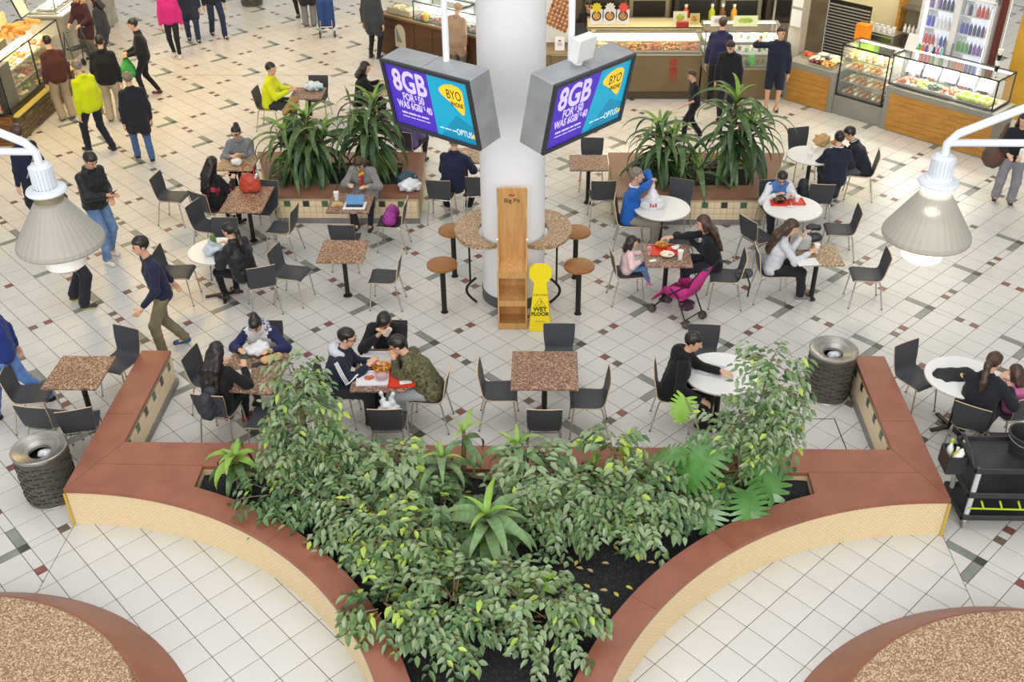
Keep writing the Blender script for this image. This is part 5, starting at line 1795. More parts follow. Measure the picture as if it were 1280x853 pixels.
for i in range(3):
    c = F.obj('menu_card', .92 + i * .27, .30, 'white menu card with a noodle bowl picture, %s from the left' % ['first', 'second', 'third'][i], 'menu card', 1.49, 'menu cards')
    MB().box((0, 0, .15), (.25, .01, .30)).build('card', CARDW, c)
    m = MB()
    T = Matrix.Translation((0, -.006, .17)) @ Matrix.Rotation(pi / 2, 4, 'X')
    m.lathe([(.001, .002), (.095, .002), (.10, .0)], 20, T)
    m.mat(1).lathe([(.001, .004), (.07, .004), (.075, .002)], 16, T)
    m.build('bowl_picture', [mat('bowl_black', '#2b2622', .5), mat('soup' + str(i), CARDC[i], .6, col2='#e0b070', scale=20)], c)
    st = MB()
    pts = [(.11 * (1 if j % 2 else .72) * cos(2 * pi * j / 20), .11 * (1 if j % 2 else .72) * sin(2 * pi * j / 20)) for j in range(20)]
    st.prism(pts, 0, .006, Matrix.Translation((0, -.012, .34)) @ Matrix.Rotation(pi / 2, 4, 'X'))
    st.build('star_sticker', mat('sticker' + str(i), ['#e6cf2c', '#e9e4d8', '#e8554a'][i], .6), c)
# left part with till and poster
o = F.obj('stall_counter', -.62, .0, 'brown till counter half hidden by the column', 'counter')
MB().box((0, .42, .47), (1.24, .84, .94), bev=.01).build('front_panel', OLIVE, o)
MB().box((0, .42, .95), (1.25, .88, .03), bev=.006).build('worktop', mat('brown_worktop', '#8a7352', .4), o)
o = F.obj('stall_counter', .37, .0, 'till bench between the skewer poster and the hot cabinet', 'counter')
MB().box((0, .42, .955), (.74, .82, .02)).build('worktop', mat('brown_worktop', '#8a7352', .4), o)
ps = F.obj('skewer_poster', .13, .62, 'poster showing grilled meat skewers beside the column', 'poster', .97)
MB().box((0, 0, .55), (.62, .015, 1.0)).build('board', CARDW, ps)
m = MB()
for i in range(6):
    for j in range(7):
        m.ball((-.22 + i * .075 + .03 * j, -.012, .30 + j * .085 + (5 - i) * .035), (.042, .012, .05), 7, 5)
m.build('skewer_picture', FRIED2, ps, smooth=True)
nt_ = F.obj('notice_sheet', .18, .22, 'white notice sheet with red writing on the till counter', 'notice', .972)
mm = MB().bar((0, 0, 0), (0, .10, .26), .20, .004); mm.build('sheet', CARDW, nt_)
mm = MB().bar((0, .058, .17), (0, .069, .20), .05, .004).mat(1)
for i in range(3): mm.bar((0, .030 + i * .008, .095 + i * .022), (0, .033 + i * .008, .103 + i * .022), .10, .003)
mm.build('print', [REDL, mat('print_grey', '#8a8694', .7)], nt_)
tl = F.obj('card_terminal', .50, .30, 'black payment terminal on the till counter', 'terminal', .972)
MB().box((0, 0, .05), (.20, .26, .10), bev=.02).build('housing', BLKP, tl)
MB().bar((0, -.05, .11), (0, .08, .15), .15, .015).build('keypad', mat('keypad_grey', '#5d6166', .5), tl)
rg = F.obj('cash_register', .62, .64, 'dark cash register behind the payment terminal', 'register', .972)
MB().box((0, 0, .08), (.32, .34, .16), bev=.015).build('drawer_base', BLKP, rg)
MB().bar((0, .05, .17), (0, .15, .40), .30, .03).build('display', BLACK, rg)
cd = F.obj('lucky_cards', .60, .12, 'cluster of pale price cards by the hot cabinet', 'price cards', .972)
for i in range(4): MB().bar((-.1 + i * .07, 0, 0), (-.09 + i * .07, .05, .12 + .02 * i), .06, .004).build('card', CARDW, cd)
# cold cabinet
o = F.obj('stall_counter', 3.92, .0, 'olive base under the cold drinks cabinet beside the schoolboy', 'counter')
MB().box((0, .42, .32), (1.62, .84, .64), bev=.01).build('front_panel', OLIVE, o)
glass_case(F, 3.12, 4.70, .02, .75, .64, 1.44, [.66, .92, 1.18], 'lit cold cabinet with shelves of small tubs', ALU, True, LIGHTC)
MB_T = MB().lathe([(.001, 0), (.035, 0), (.042, .08), (.001, .085)], 10)
tub_me = [MB_T.mesh('tub', m) for m in (mat('tub_green', '#9db25c', .5), mat('tub_cream', '#e6dfc0', .5), mat('tub_brown', '#9a7a4c', .5))]
for r, z in enumerate((.668, .928, 1.188)):
    for i in range(11):
        t = link('tub', tub_me[(i * 7 + r * 3) % 3], None, F.w(3.26 + i * .13, .30 + .1 * (i % 2), z))
        tag(t, '%s tub from the left on the %s shelf of the cold cabinet' % (ORD[i], ['bottom', 'middle', 'top'][r]), 'tub', 'tubs in the cold cabinet')
gl = F.obj('green_carton', 4.12, .16, 'bright green carton on the lowest shelf of the cold cabinet', 'carton', .668)
MB().box((0, 0, .11), (.14, .08, .22), bev=.01).build('box', mat('carton_green', '#4fc23a', .5), gl)
MB().ball((-.05, -.03, .06), (.05, .04, .06), 10, 6).build('dark_seal', mat('seal_dark', '#4b5a44', .5), gl, smooth=True)
# things on top of the cabinets
for i, (t, w, h, c, lb) in enumerate(((2.62, .28, .26, '#d8d6b8', 'white dish picture card on the hot cabinet'), (2.92, .20, .22, '#b8b070', 'small dish picture card at the end of the hot cabinet'), (3.40, .30, .20, '#e6e4da', 'tilted white price board on the cold cabinet'), (3.95, .50, .20, '#d8deb0', 'pale green sign strip on the cold cabinet'))):
    c_ = F.obj('picture_card', t, .28, lb, 'card', 1.48 if t < 3.1 else 1.45)
    MB().bar((0, 0, 0), (0, .06, h), w, .01).build('card', mat('cardcol' + str(i), c, .6), c_)
    MB().ball((0, .02, h * .55), (w * .3, .012, h * .3), 10, 6).build('picture', [SALAD, FRIED, mat('grey_print', '#c9c9c4', .6), SALAD][i], c_, smooth=True)
rb = F.obj('red_box', 2.66, .16, 'red box in front of the dish card', 'box', 1.48)
MB().box((0, 0, .05), (.24, .10, .10)).build('box', REDL, rb)
for i, (t, c) in enumerate(((2.95, '#e0541f'), (3.52, '#b7c42a'), (3.75, '#7a4a2c'), (4.0, '#d8a030'))):
    bottle(*F.w(t, 2.0, 1.0), .07, .42, mat('sauce' + str(i), c, .4), WHITEP, 'sauce bottle on the rear bench, ' + ['orange', 'lime green', 'brown', 'amber'][i], 'sauce bottles on the rear bench')
# kitchen behind
k = empty('kitchen_bench', (1.7, 11.6, 0), 0, 'steel kitchen bench and dark ovens behind the hot food stall', 'bench')
MB().box((.9, -.2, .5), (4.6, .8, 1.0)).build('bench', mat('bench_steel', '#8e8672', .4, .5), k)
for i in range(5):
    MB().box((-.95 + i * 1.0, .0, 1.32), (.9, .55, .62), bev=.02).build('oven', [mat('oven_dark', '#3a352c', .5), mat('oven_steel', '#9a947f', .35, .6)][i % 2], k)
    MB().box((-.95 + i * 1.0, -.29, 1.32), (.7, .02, .34)).build('oven_window', BLACK, k)
wl = MB().box((2.6, 12.45, 1.8), (6.6, .2, 3.6))
tag(wl.build('wall_rear', mat('kitchen_wall', '#7a705c', .6, col2='#655b49', scale=2)), kind='structure')
cn = F.obj('canopy_shelf', 2.4, .52, 'pale lit canopy shelf above the hot food cabinet', 'canopy', 1.98)
MB().box((0, .25, .03), (4.7, .5, .06)).build('board', mat('pale_shelf', '#d9cba0', .5), cn)
MB().box((0, .1, -.012), (4.4, .06, .02)).build('strip_light', LIGHTW, cn)
for t in (-2.25, 2.25): MB().box((t, .45, -.5), (.04, .04, 1.0)).build('post', ALU, cn)

# --- stall to the right, on the diagonal
F = Frame(4.44, 9.35, -45)
GREYC = mat('grey_render', '#8f8d82', 0.55, col2='#86847a', scale=2)
YELW = mat('yellow_wall', '#d9a93c', 0.6, col2='#c99a30', scale=2)
o = F.obj('stall_counter', 2.2, 0, 'grey framed counter with oak panels and a lowered pie window', 'counter')
MB().box((-1.62, .40, .415), (1.16, .80, .83), bev=.008).build('left_block', GREYC, o)
MB().box((-.50, .42, .19), (1.10, .76, .38)).build('low_block', GREYC, o)
MB().box((1.13, .40, .425), (2.16, .80, .85), bev=.008).build('right_block', GREYC, o)
def planks(x0, x1, z0, z1, rows):
    h = (z1 - z0) / rows
    for r in range(rows):
        x = x0
        j = r
        while x < x1 - .02:
            w = min([.62, .48, .75, .55][j % 4], x1 - x)
            MB().box((x + w / 2, -.003, z0 + h * (r + .5)), (w - .004, .014, h - .004)).build('oak_board', OAK, o)
            x += w; j += 1
planks(-2.12, -1.16, .02, .70, 6)
planks(.16, 2.21, .02, .74, 7)
glass_case(F, 1.16, 2.18, .06, .70, .39, 1.40, [.42, .66, .92, 1.14], 'tall glass pastry case set low in the oak counter', BLACK, True, LIGHTW)
roll = mesh_field([('c', (-.06, 0, .03), (.06, 0, .03), .034, .034, 0)], .014, k=.02, wob=.004)
roll_me = [np_mesh('bread_roll', [roll], [m]) for m in (BREAD, FRIED, PALEF)]
for r, z in enumerate((.43, .67, .93, 1.15)):
    for i in range(7):
        for j in range(2):
            t = link('bread_roll', roll_me[(i + r + j) % 3], None, F.w(1.28 + i * .13, .22 + j * .2, z), F.a + pi / 2 + .1 * (i % 3))
            tag(t, '%s roll from the left, %s row, %s shelf of the pastry case' % (ORD[i], ['front', 'rear'][j], ['bottom', 'lower middle', 'upper middle', 'top'][r]), 'roll', 'rolls in the pastry case')
glass_case(F, 2.24, 4.30, .06, .76, .87, 1.44, [.885], 'long glass salad case on the oak counter', BLACK, True, LIGHTC)
for i, (t, mt, lb) in enumerate(((2.50, REDF, 'tray of orange slices in the salad case'), (2.78, SALAD, 'tray of lettuce in the salad case'), (3.06, mat('dark_greens', '#46603a', .6, col2='#2f4a2c', scale=12), 'tray of dark leaves in the salad case'), (3.34, REDF, 'tray of tomatoes in the salad case'))):
    food_tray(F.w(t, .30, .90), F.a, .26, .34, mt, lb, 'trays in the salad case', 18, 20 + i, .06)
ap = mesh_field([('e', (0, 0, .05), (.056, .056, .050), np.eye(3), 0)], .016, k=.01)
ap_me = [np_mesh('apple', [ap], [m]) for m in (mat('apple_green', '#a9c83e', .35, col2='#bcd455', scale=6), mat('apple_yellow', '#d0cc58', .35, col2='#dcd878', scale=6))]
ai = 0
for i in range(7):
    for j in range(3):
        t = link('apple', ap_me[i > 3], None, F.w(3.58 + i * .095, .20 + j * .11, .895 + .05 * (j == 1) * (i % 2)))
        tag(t, '%s apple from the left in the %s row of the salad case' % (ORD[i], ['front', 'middle', 'rear'][j]), 'apple', 'apples in the salad case')
for i in range(5):
    c_ = F.obj('price_card', 2.42 + i * .36, .60, 'white price card standing at the rear of the salad case, %s of five' % ['first', 'second', 'third', 'fourth', 'fifth'][i], 'card', .90, 'price cards in the salad case')
    MB().bar((0, 0, .10), (0, .08, .32), .30, .006).build('card', CARDW, c_)
# goods on the left block
for i, (t, f, mt, lb) in enumerate(((.22, .45, REDF, 'clear tub of orange salad'), (.48, .34, PALEF, 'clear tub of pink salad'), (.84, .44, PALEF, 'black platter of sandwiches'), (.86, .18, FRIED, 'tray of wrapped snacks at the counter front'), (.60, .18, mat('berries', '#4a3040', .5, col2='#8a3a3c', scale=20), 'tray of dark berries at the counter front'))):
    food_tray(F.w(t, f, .835), F.a, .26, .22, mt, lb, 'trays on the oak counter', 16, 40 + i, .06)
for i, (t, f) in enumerate(((.45, .62), (.70, .64))):
    d = F.obj('plate_stack', t, f, ['left', 'right'][i] + ' stack of white plates at the rear of the oak counter', 'plates', .835)
    for q in range(4): MB().lathe([(.001, .012 + q * .018), (.07, .012 + q * .018), (.11, .024 + q * .018), (.07, q * .018), (.001, q * .018)], 20).build('plate', CARDW, d, smooth=True)
# pillar, grille, coffee machine, bright boxes
pl_ = F.obj('pillar', -.19, .55, 'grey steel pillar with notices at the left end of the oak stall', 'pillar')
MB().box((0, 0, 1.3), (.30, .22, 2.6)).build('post', mat('pillar_grey', '#a8a294', .5), pl_)
for z in (1.55, 1.95): MB().box((0, -.115, z), (.24, .008, .34)).build('notice', CARDW, pl_)
gr = F.obj('louvre_screen', .62, 1.05, 'dark louvred screen behind the pillar', 'screen')
MB().box((0, .03, 1.35), (.95, .03, 1.1)).build('backing', BLACK, gr)
for i in range(16): MB().bar((-.47, 0, .86 + i * .063), (.47, 0, .86 + i * .063), .035, .022).build('slat', mat('slat_grey', '#9a958a', .5), gr)
ob = F.obj('orange_box', 1.10, .88, 'orange box stacked on the green box by the coffee machine', 'box', 1.27)
MB().box((0, 0, .17), (.26, .20, .34)).build('box', mat('box_orange', '#e28a1c', .5), ob)
gb = F.obj('green_box', 1.22, .90, 'lime green box under the orange one', 'box', .835)
MB().box((0, 0, .21), (.42, .24, .42)).build('box', mat('box_lime', '#86c51f', .5), gb)
bb = F.obj('bench', 2.4, 1.55, 'rear steel work bench of the oak stall', 'bench')
MB().box((-1.19, 0, .42), (1.22, .6, .84)).build('bench', mat('bench_pale', '#b5b09c', .4, .3), bb)
cm = F.obj('coffee_machine', 1.12, 1.5, 'steel coffee machine with cups on top', 'coffee machine', .845)
MB().box((0, .05, .34), (.80, .42, .28), bev=.03).build('body', STEEL, cm)
MB().box((0, 0, .03), (.80, .50, .06), bev=.01).build('drip_tray', BLACK, cm)
MB().box((0, .2, .17), (.76, .12, .30)).build('back', BLACK, cm)
for s in (-.2, .2):
    MB().tube([(s, -.1, .22), (s, -.26, .20)], .018, 8).build('portafilter', BLKP, cm)
    MB().lathe([(.001, .18), (.035, .18), (.035, .24), (.001, .24)], 12, Matrix.Translation((s, -.1, 0))).build('group_head', CHROME, cm)
MB().box((0, .05, .49), (.80, .42, .02)).build('cup_rail', CHROME, cm)
cup_me = MB().lathe([(.001, 0), (.03, 0), (.042, .09), (.044, .092), (.038, .092), (.026, .01)], 12).mesh('cup', WHITEP, True)
for i in range(5):
    for j in range(2):
        t = link('cup', cup_me, None, F.w(.84 + i * .13, 1.48 + j * .14, 1.345)); tag(t, '%s white cup from the left on the coffee machine, %s row' % (ORD[i], ['front', 'rear'][j]), 'cup', 'cups on the coffee machine')
for i in range(2):
    bottle(*F.w(1.62 + i * .13, 1.42, .845), .05, .30, PALEF, WHITEP, 'milk bottle on the rear bench, ' + ['left', 'right'][i] + ' of two', 'milk bottles')
# wall and wooden hatch
wr = MB().box((1.0, 0, 1.4), (3.6, .12, 2.8), Matrix.Translation(F.w(0.4, 2.35)) @ Matrix.Rotation(F.a, 4, 'Z'))
tag(wr.build('wall_right', mat('cream_plaster', '#e9dfb8', .7, col2='#e2d6aa', scale=1.5)), kind='structure')
wr = MB().box((0, 0, 1.4), (2.6, .12, 2.8), Matrix.Translation(F.w(4.85, 2.35)) @ Matrix.Rotation(F.a, 4, 'Z'))
tag(wr.build('wall_right', YELW), kind='structure')
hs = F.obj('hatch_shelf', 1.52, 2.12, 'wooden framed hatch with steel shelves left of the fridge', 'shelf')
for s in (-.30, .30): MB().box((s, 0, 1.45), (.06, .3, 1.5)).build('upright', OAK, hs)
for z in (.82, 1.25, 1.75): MB().box((0, 0, z), (.54, .3, .03)).build('shelf', STEEL, hs)
MB().box((0, .14, 1.45), (.56, .02, 1.4)).build('back', mat('hatch_grey', '#8f8a78', .5), hs)
for i in range(4): bottle(*F.w(1.38 + i * .09, 2.05, 1.265), .035, .16, CARDW, CARDW, ORD[i] + ' small white bottle from the left on the hatch shelf', 'small bottles on the hatch shelf', n=8)
# fridge
fr_ = F.obj('drinks_fridge', 2.58, 1.95, 'tall double door drinks fridge glowing white', 'fridge')
W, H, D = 1.46, 2.35, .62
MB().box((0, D / 2 + .02, H / 2), (W, .04, H)).build('back', mat('fridge_glow', '#eef4ff', .5, emit=.55), fr_)
for s in (-1, 0, 1): MB().box((s * (W / 2 - .03), .0, H / 2), (.06, D, H)).build('upright', mat('fridge_white', '#d6d8da', .4), fr_)
MB().box((0, 0, .12), (W, D, .24)).build('base', mat('fridge_grey', '#b4b6b4', .4), fr_)
MB().box((0, 0, H - .05), (W, D, .10)).build('head', mat('fridge_white', '#d6d8da', .4), fr_)
for s in (-1, 1):
    d = MB().box((s * W / 4, -D / 2 - .012, 1.25), (W / 2 - .10, .012, 1.96)).build('door', GLASS, fr_)
    m = MB()
    for q in (-1, 1): m.box((s * W / 4 + q * (W / 4 - .03), -D / 2 - .014, 1.25), (.06, .04, 2.06))
    for z in (.24, 2.27): m.box((s * W / 4, -D / 2 - .014, z), (W / 2 - .02, .04, .05))
    m.build('door_frame', mat('fridge_white', '#d6d8da', .4), d)
    MB().box((s * .07, -D / 2 - .05, 1.15), (.025, .04, .5)).build('door_handle', mat('handle_grey', '#86888a', .4), d)
    MB().box((s * (W / 2 - .09), -D / 2 + .05, 1.25), (.02, .03, 1.8)).build('strip_light', LIGHTC, fr_)
SHZ = (.50, .86, 1.22, 1.58, 1.94)
for z in SHZ: MB().box((0, 0, z - .012), (W - .08, D - .1, .016)).build('shelf', WHITEP, fr_)
bm = MB().mat(0).lathe([(.001, 0), (.032, 0), (.033, .15), (.014, .20), (.014, .215), (.001, .215)], 8).mat(1).lathe([(.016, .21), (.016, .235), (.001, .235)], 8)
BC = ['#c23a36', '#3d4fb4', '#5aa648', '#d8772c', '#7a4f9c', '#dfe4ea', '#3a3f74', '#cf5d78', '#6fb3c9']
bmesh_ = [bm.mesh('drink_bottle', [mat('drink' + str(i), c, .3), WHITEP]) for i, c in enumerate(BC)]
for r, z in enumerate(SHZ):
    for dr in range(2):
        for i in range(7):
            c = [6, 6, 0, 3, 0, 2, 1, 1, 4, 5][(r * 2 + dr + (i // 3) * 3) % 10] if (i + r) % 5 else (i + dr + r) % 9
            t = link('drink_bottle', bmesh_[c], None, F.w(2.58 - W / 2 + .13 + dr * .70 + i * .082, 1.95 - D / 2 + .14, z))
            tag(t, '%s bottle from the left behind the %s fridge door, %s shelf' % (ORD[i], ['left', 'right'][dr], ['bottom', 'second lowest', 'middle', 'second highest', 'top'][r]), 'bottle', 'bottles in the drinks fridge')
edge = F.obj('maroon_post', 3.40, 1.75, 'dark maroon post right of the drinks fridge', 'post')
MB().box((0, 0, 1.2), (.09, .12, 2.4)).build('post', mat('maroon', '#5a1f22', .5), edge)
# small bottles and jars on the salad case, cup tower
for i in range(9):
    bottle(*F.w(2.30 + i * .075, .60, 1.447), .028, .17, mat('drink' + str(i), BC[i], .3), WHITEP, '%s small coloured bottle from the left on top of the salad case' % ORD[i], 'small bottles on the salad case', n=8)
ct = F.obj('cup_tower', 4.02, .50, 'tower of dark takeaway cups on the salad case', 'cups', 1.447)
for i in range(4): MB().lathe([(.032, .0 + i * .10), (.045, .09 + i * .10), (.045, .10 + i * .10), (.001, .10 + i * .10)], 12).build('cup', [BLACK, CARDW][i % 2], ct, smooth=True)
rc = F.obj('side_counter', 4.9, 1.2, 'white bench with glass jars at the right edge', 'bench')
MB().box((.3, 0, .47), (1.3, .6, .94)).build('cupboard', mat('cream_cupboard', '#d9d2b8', .5), rc)
MB().box((.3, 0, .955), (1.35, .64, .03)).build('worktop', CARDW, rc)
for i in range(3):
    j = F.obj('glass_jar', 4.75 + i * .22, 1.15, 'round glass jar of sweets on the white bench, %s of three' % ['left', 'middle', 'right'][i], 'jar', .972, 'glass jars')
    MB().lathe([(.001, 0), (.07, 0), (.085, .05), (.085, .14), (.06, .19), (.06, .20)], 16).build('jar', GLASS, j, smooth=True)
    MB().ball((0, 0, .07), (.07, .07, .06), 10, 6).build('sweets', [PALEF, mat('pink_sweets', '#d8a0a4', .6), SALAD][i], j, smooth=True)
    MB().lathe([(.001, .22), (.065, .22), (.065, .20)], 16).build('lid', mat('jar_lid', '#d8b4a8', .5), j)
bk = F.obj('menu_stand', 2.34, .45, 'white menu stand leaning on the pastry case', 'menu', 1.45)
MB().bar((0, 0, 0), (0, .10, .30), .22, .012).build('board', CARDW, bk)

# --- dark timber counter left of the column, on the diagonal
F = Frame(-4.34, 12.35, -36.87)
TIMB = mat('dark_timber', '#5a3a22', 0.45, col2='#472c18', scale=2.5, stretch=(1, 1, 5))
o = F.obj('stall_counter', 1.9, 0, 'dark timber counter with pale arch logo panel', 'counter')
MB().box((0, .4, .455), (3.9, .8, .87)).build('front_panel', TIMB, o)
for i in range(7): MB().box((-1.66 + i * .555, -.006, .44), (.53, .014, .76), bev=.004).build('panel', TIMB, o)
MB().box((0, .4, .91), (3.95, .86, .04), bev=.006).build('worktop', mat('warm_worktop', '#7a5836', .4), o)
MB().box((0, -.0, .94), (3.95, .03, .03)).build('edge_rail', ALU, o)
m = MB().prism([(-.16, 0), (.16, 0), (.16, .35)] + [(.16 * cos(a), .35 + .18 * sin(a)) for a in [pi * i / 10 for i in range(11)]] + [(-.16, .35)], 0, .012, Matrix.Translation((-1.27, -.014, .26)) @ Matrix.Rotation(pi / 2, 4, 'X'))
m.build('arch_panel', mat('arch_pale', '#b9b49c', .5), o)
m = MB().add([(-1.20, -.028, .38), (-1.38, -.028, .38), (-1.38, -.028, .70)], [(0, 1, 2)])
m.build('arch_mark', mat('arch_grey', '#7d7c74', .5), o)
glass_case(F, 1.02, 2.30, .04, .70, .94, 1.38, [.955, 1.16], 'glass sushi case on the dark timber counter', mat('teal_frame', '#2c4a48', .4), True, LIGHTC)
glass_case(F, 2.34, 3.70, .04, .70, .94, 1.38, [.955, 1.16], 'second glass sushi case behind the beige coat', mat('teal_frame', '#2c4a48', .4), True, LIGHTC)
for i in range(10):
    tt = 1.16 + i * .27
    if 2.2 < tt < 2.44: continue
    food_tray(F.w(tt, .30, .965), F.a, .22, .30, [PALEF, mat('sushi_white', '#e8e6dc', .6, col2=['#3a4438', '#e8e6dc'], scale=20), REDF, SALAD][i % 4], '%s sushi tray from the left on the timber counter' % ORD[i], 'sushi trays', 12, 60 + i, .03)
for i, (t, lb) in enumerate(((.25, 'left'), (.62, 'right'))):
    c_ = F.obj('crate', t, .38, 'shallow grey crate of packets on the timber counter, ' + lb + ' of two', 'crate', .935)
    m = MB().box((0, 0, .01), (.34, .42, .02))
    for s in (-1, 1): m.box((s * .17, 0, .06), (.012, .42, .12)); m.box((0, s * .21, .06), (.34, .012, .12))
    m.build('crate', mat('crate_grey', '#b9b49a', .6), c_)
    tag(link('packets', heap_mesh('packets', PALEF, .28, .34, .05, 12, 80 + i, (.04, .06)), c_, (0, 0, .03)), kind='stuff')
ft = F.obj('figurine', 1.36, .10, 'small yellow and red counter ornament by the sushi case', 'ornament', .935)
MB().ball((0, 0, .12), (.07, .06, .12), 10, 8).build('body', mat('ornament_yellow', '#e3c626', .5), ft, smooth=True)
MB().ball((-.10, 0, .08), (.05, .05, .08), 10, 8).build('side', mat('ornament_red', '#8e3038', .5), ft, smooth=True)
bw = F.obj('rear_cabinet', 1.3, 1.9, 'bright white refrigerated bench behind the sushi cases', 'bench')
MB().box((0, 0, .55), (2.7, .7, 1.1)).build('cabinet', mat('bench_white', '#cfd6d4', .4), bw)
MB().box((0, -.2, 1.14), (2.5, .05, .05)).build('strip_light', LIGHTC, bw)
for i in range(4): MB().box((-1.0 + i * .66, .02, 1.18), (.5, .4, .14), bev=.02).build('container', [CARDW, mat('container_blue', '#6e94a8', .5), mat('container_steel', '#a2a7a4', .4, .4)][i % 3], bw)
wl = MB().box((0, 0, 1.6), (3.4, .12, 3.2), Matrix.Translation(F.w(1.2, 2.9)) @ Matrix.Rotation(F.a, 4, 'Z'))
tag(wl.build('wall_rear', mat('pale_green_wall', '#b9beb0', .6)), kind='structure')

# --- cake counter at the left edge
F = Frame(-10.65, 6.90, 90)        # along +Y, the stall lies towards -X
SLATE = mat('cake_worktop', '#c6b65e', .4)
o = F.obj('stall_counter', 1.48, 0, 'stone-faced cake counter with a yellow ledge', 'counter')
MB().box((0, .5, .26), (2.96, .9, .52)).build('base', STONE, o)
rn = random.Random(3)
for r in range(6):
    x = -1.47
    while x < 1.45:
        w = min(rn.uniform(.18, .42), 1.47 - x)
        MB().box((x + w / 2, .04 - rn.uniform(0, .015), .045 + r * .083), (w - .008, .05, .076)).build('stone', STONE, o)
        x += w
MB().box((0, .42, .535), (2.98, 1.0, .03), bev=.005).build('ledge', SLATE, o)
MB().box((0, .06, .60), (2.9, .03, .10)).build('kick_rail', BLACK, o)
glass_case(F, .08, 2.94, .10, .95, .55, 1.54, [.58, .88, 1.20], 'tall glowing glass cake case with three shelves', BLACK, True, LIGHTW)
m = MB().box((0, 0, .5), (.035, .02, .98)); 
ml = F.obj('case_mullion', 1.52, .10, 'dark upright bar in the middle of the cake case', 'bar', .55); m.build('bar', BLACK, ml)
CK = [PALEF, FRIED, BREAD, SALAD, mat('cream_cake', '#f2e6c0', .6, col2='#e8c860', scale=7), REDF]
q = 0
for r, z in enumerate((.59, .89, 1.21)):
    for i in range(7):
        food_tray(F.w(.30 + i * .39, .40, z), F.a, .34, .50, CK[(i * 5 + r * 2) % 6], '%s cake tray from the near end on the %s shelf' % (ORD[i], ['bottom', 'middle', 'top'][r]), 'trays in the cake case', 14, 100 + q, .05)
        q += 1
for i in range(9):
    t = link('bread_loaf', roll_me[i % 2], None, F.w(1.55 + (i % 5) * .26, .45 + .25 * (i // 5), 1.55), F.a + .5 + i); t.scale = (2.0, 1.7, 1.7)
    tag(t, '%s long loaf from the near end, %s row on top of the cake case' % (ORD[i % 5], ['front', 'rear'][i // 5]), 'loaf', 'loaves on the cake case')
tb_ = F.obj('packing_box', 2.3, 1.25, 'large cream box on the shelf behind the cake case', 'box', 1.3)
MB().box((0, 0, .25), (.7, .5, .50), bev=.03).build('box', mat('box_cream', '#dcd0a4', .6), tb_)
bd = F.obj('price_board', 2.95, .75, 'white price list board in dark frame above the cake case', 'board', 1.6)
MB().bar((0, 0, 0), (0, .18, .62), .42, .02).build('frame', BLACK, bd)
MB().bar((0, -.012, .03), (0, .162, .60), .36, .02).build('sheet', CARDW, bd)
wc = F.obj('white_card', .55, .35, 'white card stack on the near end of the cake case', 'card', 1.545)
MB().bar((0, 0, 0), (0, .12, .28), .35, .02).build('card', CARDW, wc)
bb = F.obj('rear_bench', 1.5, 2.0, 'dark shelves and ovens behind the cake case', 'bench')
MB().box((0, 0, .6), (4.4, .6, 1.2)).build('bench', mat('shelf_olive', '#6a6238', .6), bb)
for i in range(6): MB().box((-1.8 + i * .7, .0, 1.38), (.5, .4, .34), bev=.02).build('container', [mat('blue_tin', '#30507a', .5), PALEF, mat('olive_tin', '#7a7434', .5)][i % 3], bb)
wl = MB().box((0, 0, 1.6), (6.0, .12, 3.2), Matrix.Translation(F.w(1.0, 2.6)) @ Matrix.Rotation(F.a, 4, 'Z'))
tag(wl.build('wall_left', mat('stall_wall_dark', '#5a5336', .7, col2='#6e663f', scale=2)), kind='structure')
# timber front with a small drinks fridge at the near end
tf = empty('timber_front', (-11.45, 6.78, 0), 0, 'rough timber board front at the near end of the cake counter', 'counter')
MB().box((0, .1, .28), (1.56, .12, .56)).build('backing', TIMB, tf)
rn = random.Random(5)
for r in range(7):
    x = -.78
    while x < .76:
        w = min(rn.uniform(.25, .6), .78 - x)
        MB().box((x + w / 2, .02 - rn.uniform(0, .02), .04 + r * .08), (w - .006, .05, .074)).build('board', mat('rough_board' + str(r % 3), ['#8a5e2c', '#74491e', '#9c7038'][r % 3], .6, col2='#6a441c', scale=4, stretch=(1, 1, 4)), tf)
        x += w
df = empty('drinks_cooler', (-11.18, 6.86, .58), 0, 'small glass drinks cooler above the rough timber front', 'cooler')
MB().box((0, .35, .42), (.78, .6, .84)).build('cabinet', mat('cooler_dark', '#3b3730', .5), df)
for z in (.06, .30, .54): MB().box((0, .03, z), (.70, .08, .012)).build('shelf', TRAYM, df)
MB().box((0, -.012, .42), (.72, .012, .78)).build('door', GLASS, df)
for r, z in enumerate((.645, .885, 1.125)):
    for i in range(7):
        t = link('drink_can', bmesh_[(i * 2 + r * 5) % 9], None, (-11.47 + i * .097, 6.88, z)); t.scale = (1, 1, .8)
        tag(t, '%s drink from the left in the small cooler, %s shelf' % (ORD[i], ['bottom', 'middle', 'top'][r]), 'bottle', 'drinks in the small cooler')
# --- grey counter behind on the left
F = Frame(-11.55, 11.85, 90)
o = F.obj('stall_counter', 1.55, 0, 'grey marbled counter with lit glass top, far left', 'counter')
MARB = mat('grey_marble', '#a9a79c', .4, col2=['#9c9a90', '#b9b6aa'], scale=2.2, mix=(.3, .7))
MB().box((0, .4, .5), (3.1, .8, 1.0)).build('base', MARB, o)
for i in range(5): MB().box((-1.24 + i * .62, -.006, .5), (.60, .014, .96)).build('panel', MARB, o)
MB().box((0, .4, 1.02), (3.14, .86, .04)).build('worktop', mat('white_top', '#dcdcd2', .3), o)
glass_case(F, .05, 3.05, .14, .78, 1.05, 1.45, [1.07], 'low lit glass case on the grey marbled counter', ALU, True, LIGHTC)
for i in range(8): food_tray(F.w(.3 + i * .36, .45, 1.09), F.a, .30, .36, CARDW if i % 2 else PALEF, '%s white tray from the near end of the grey counter' % ORD[i], 'trays on the grey counter', 8, 200 + i, .02)
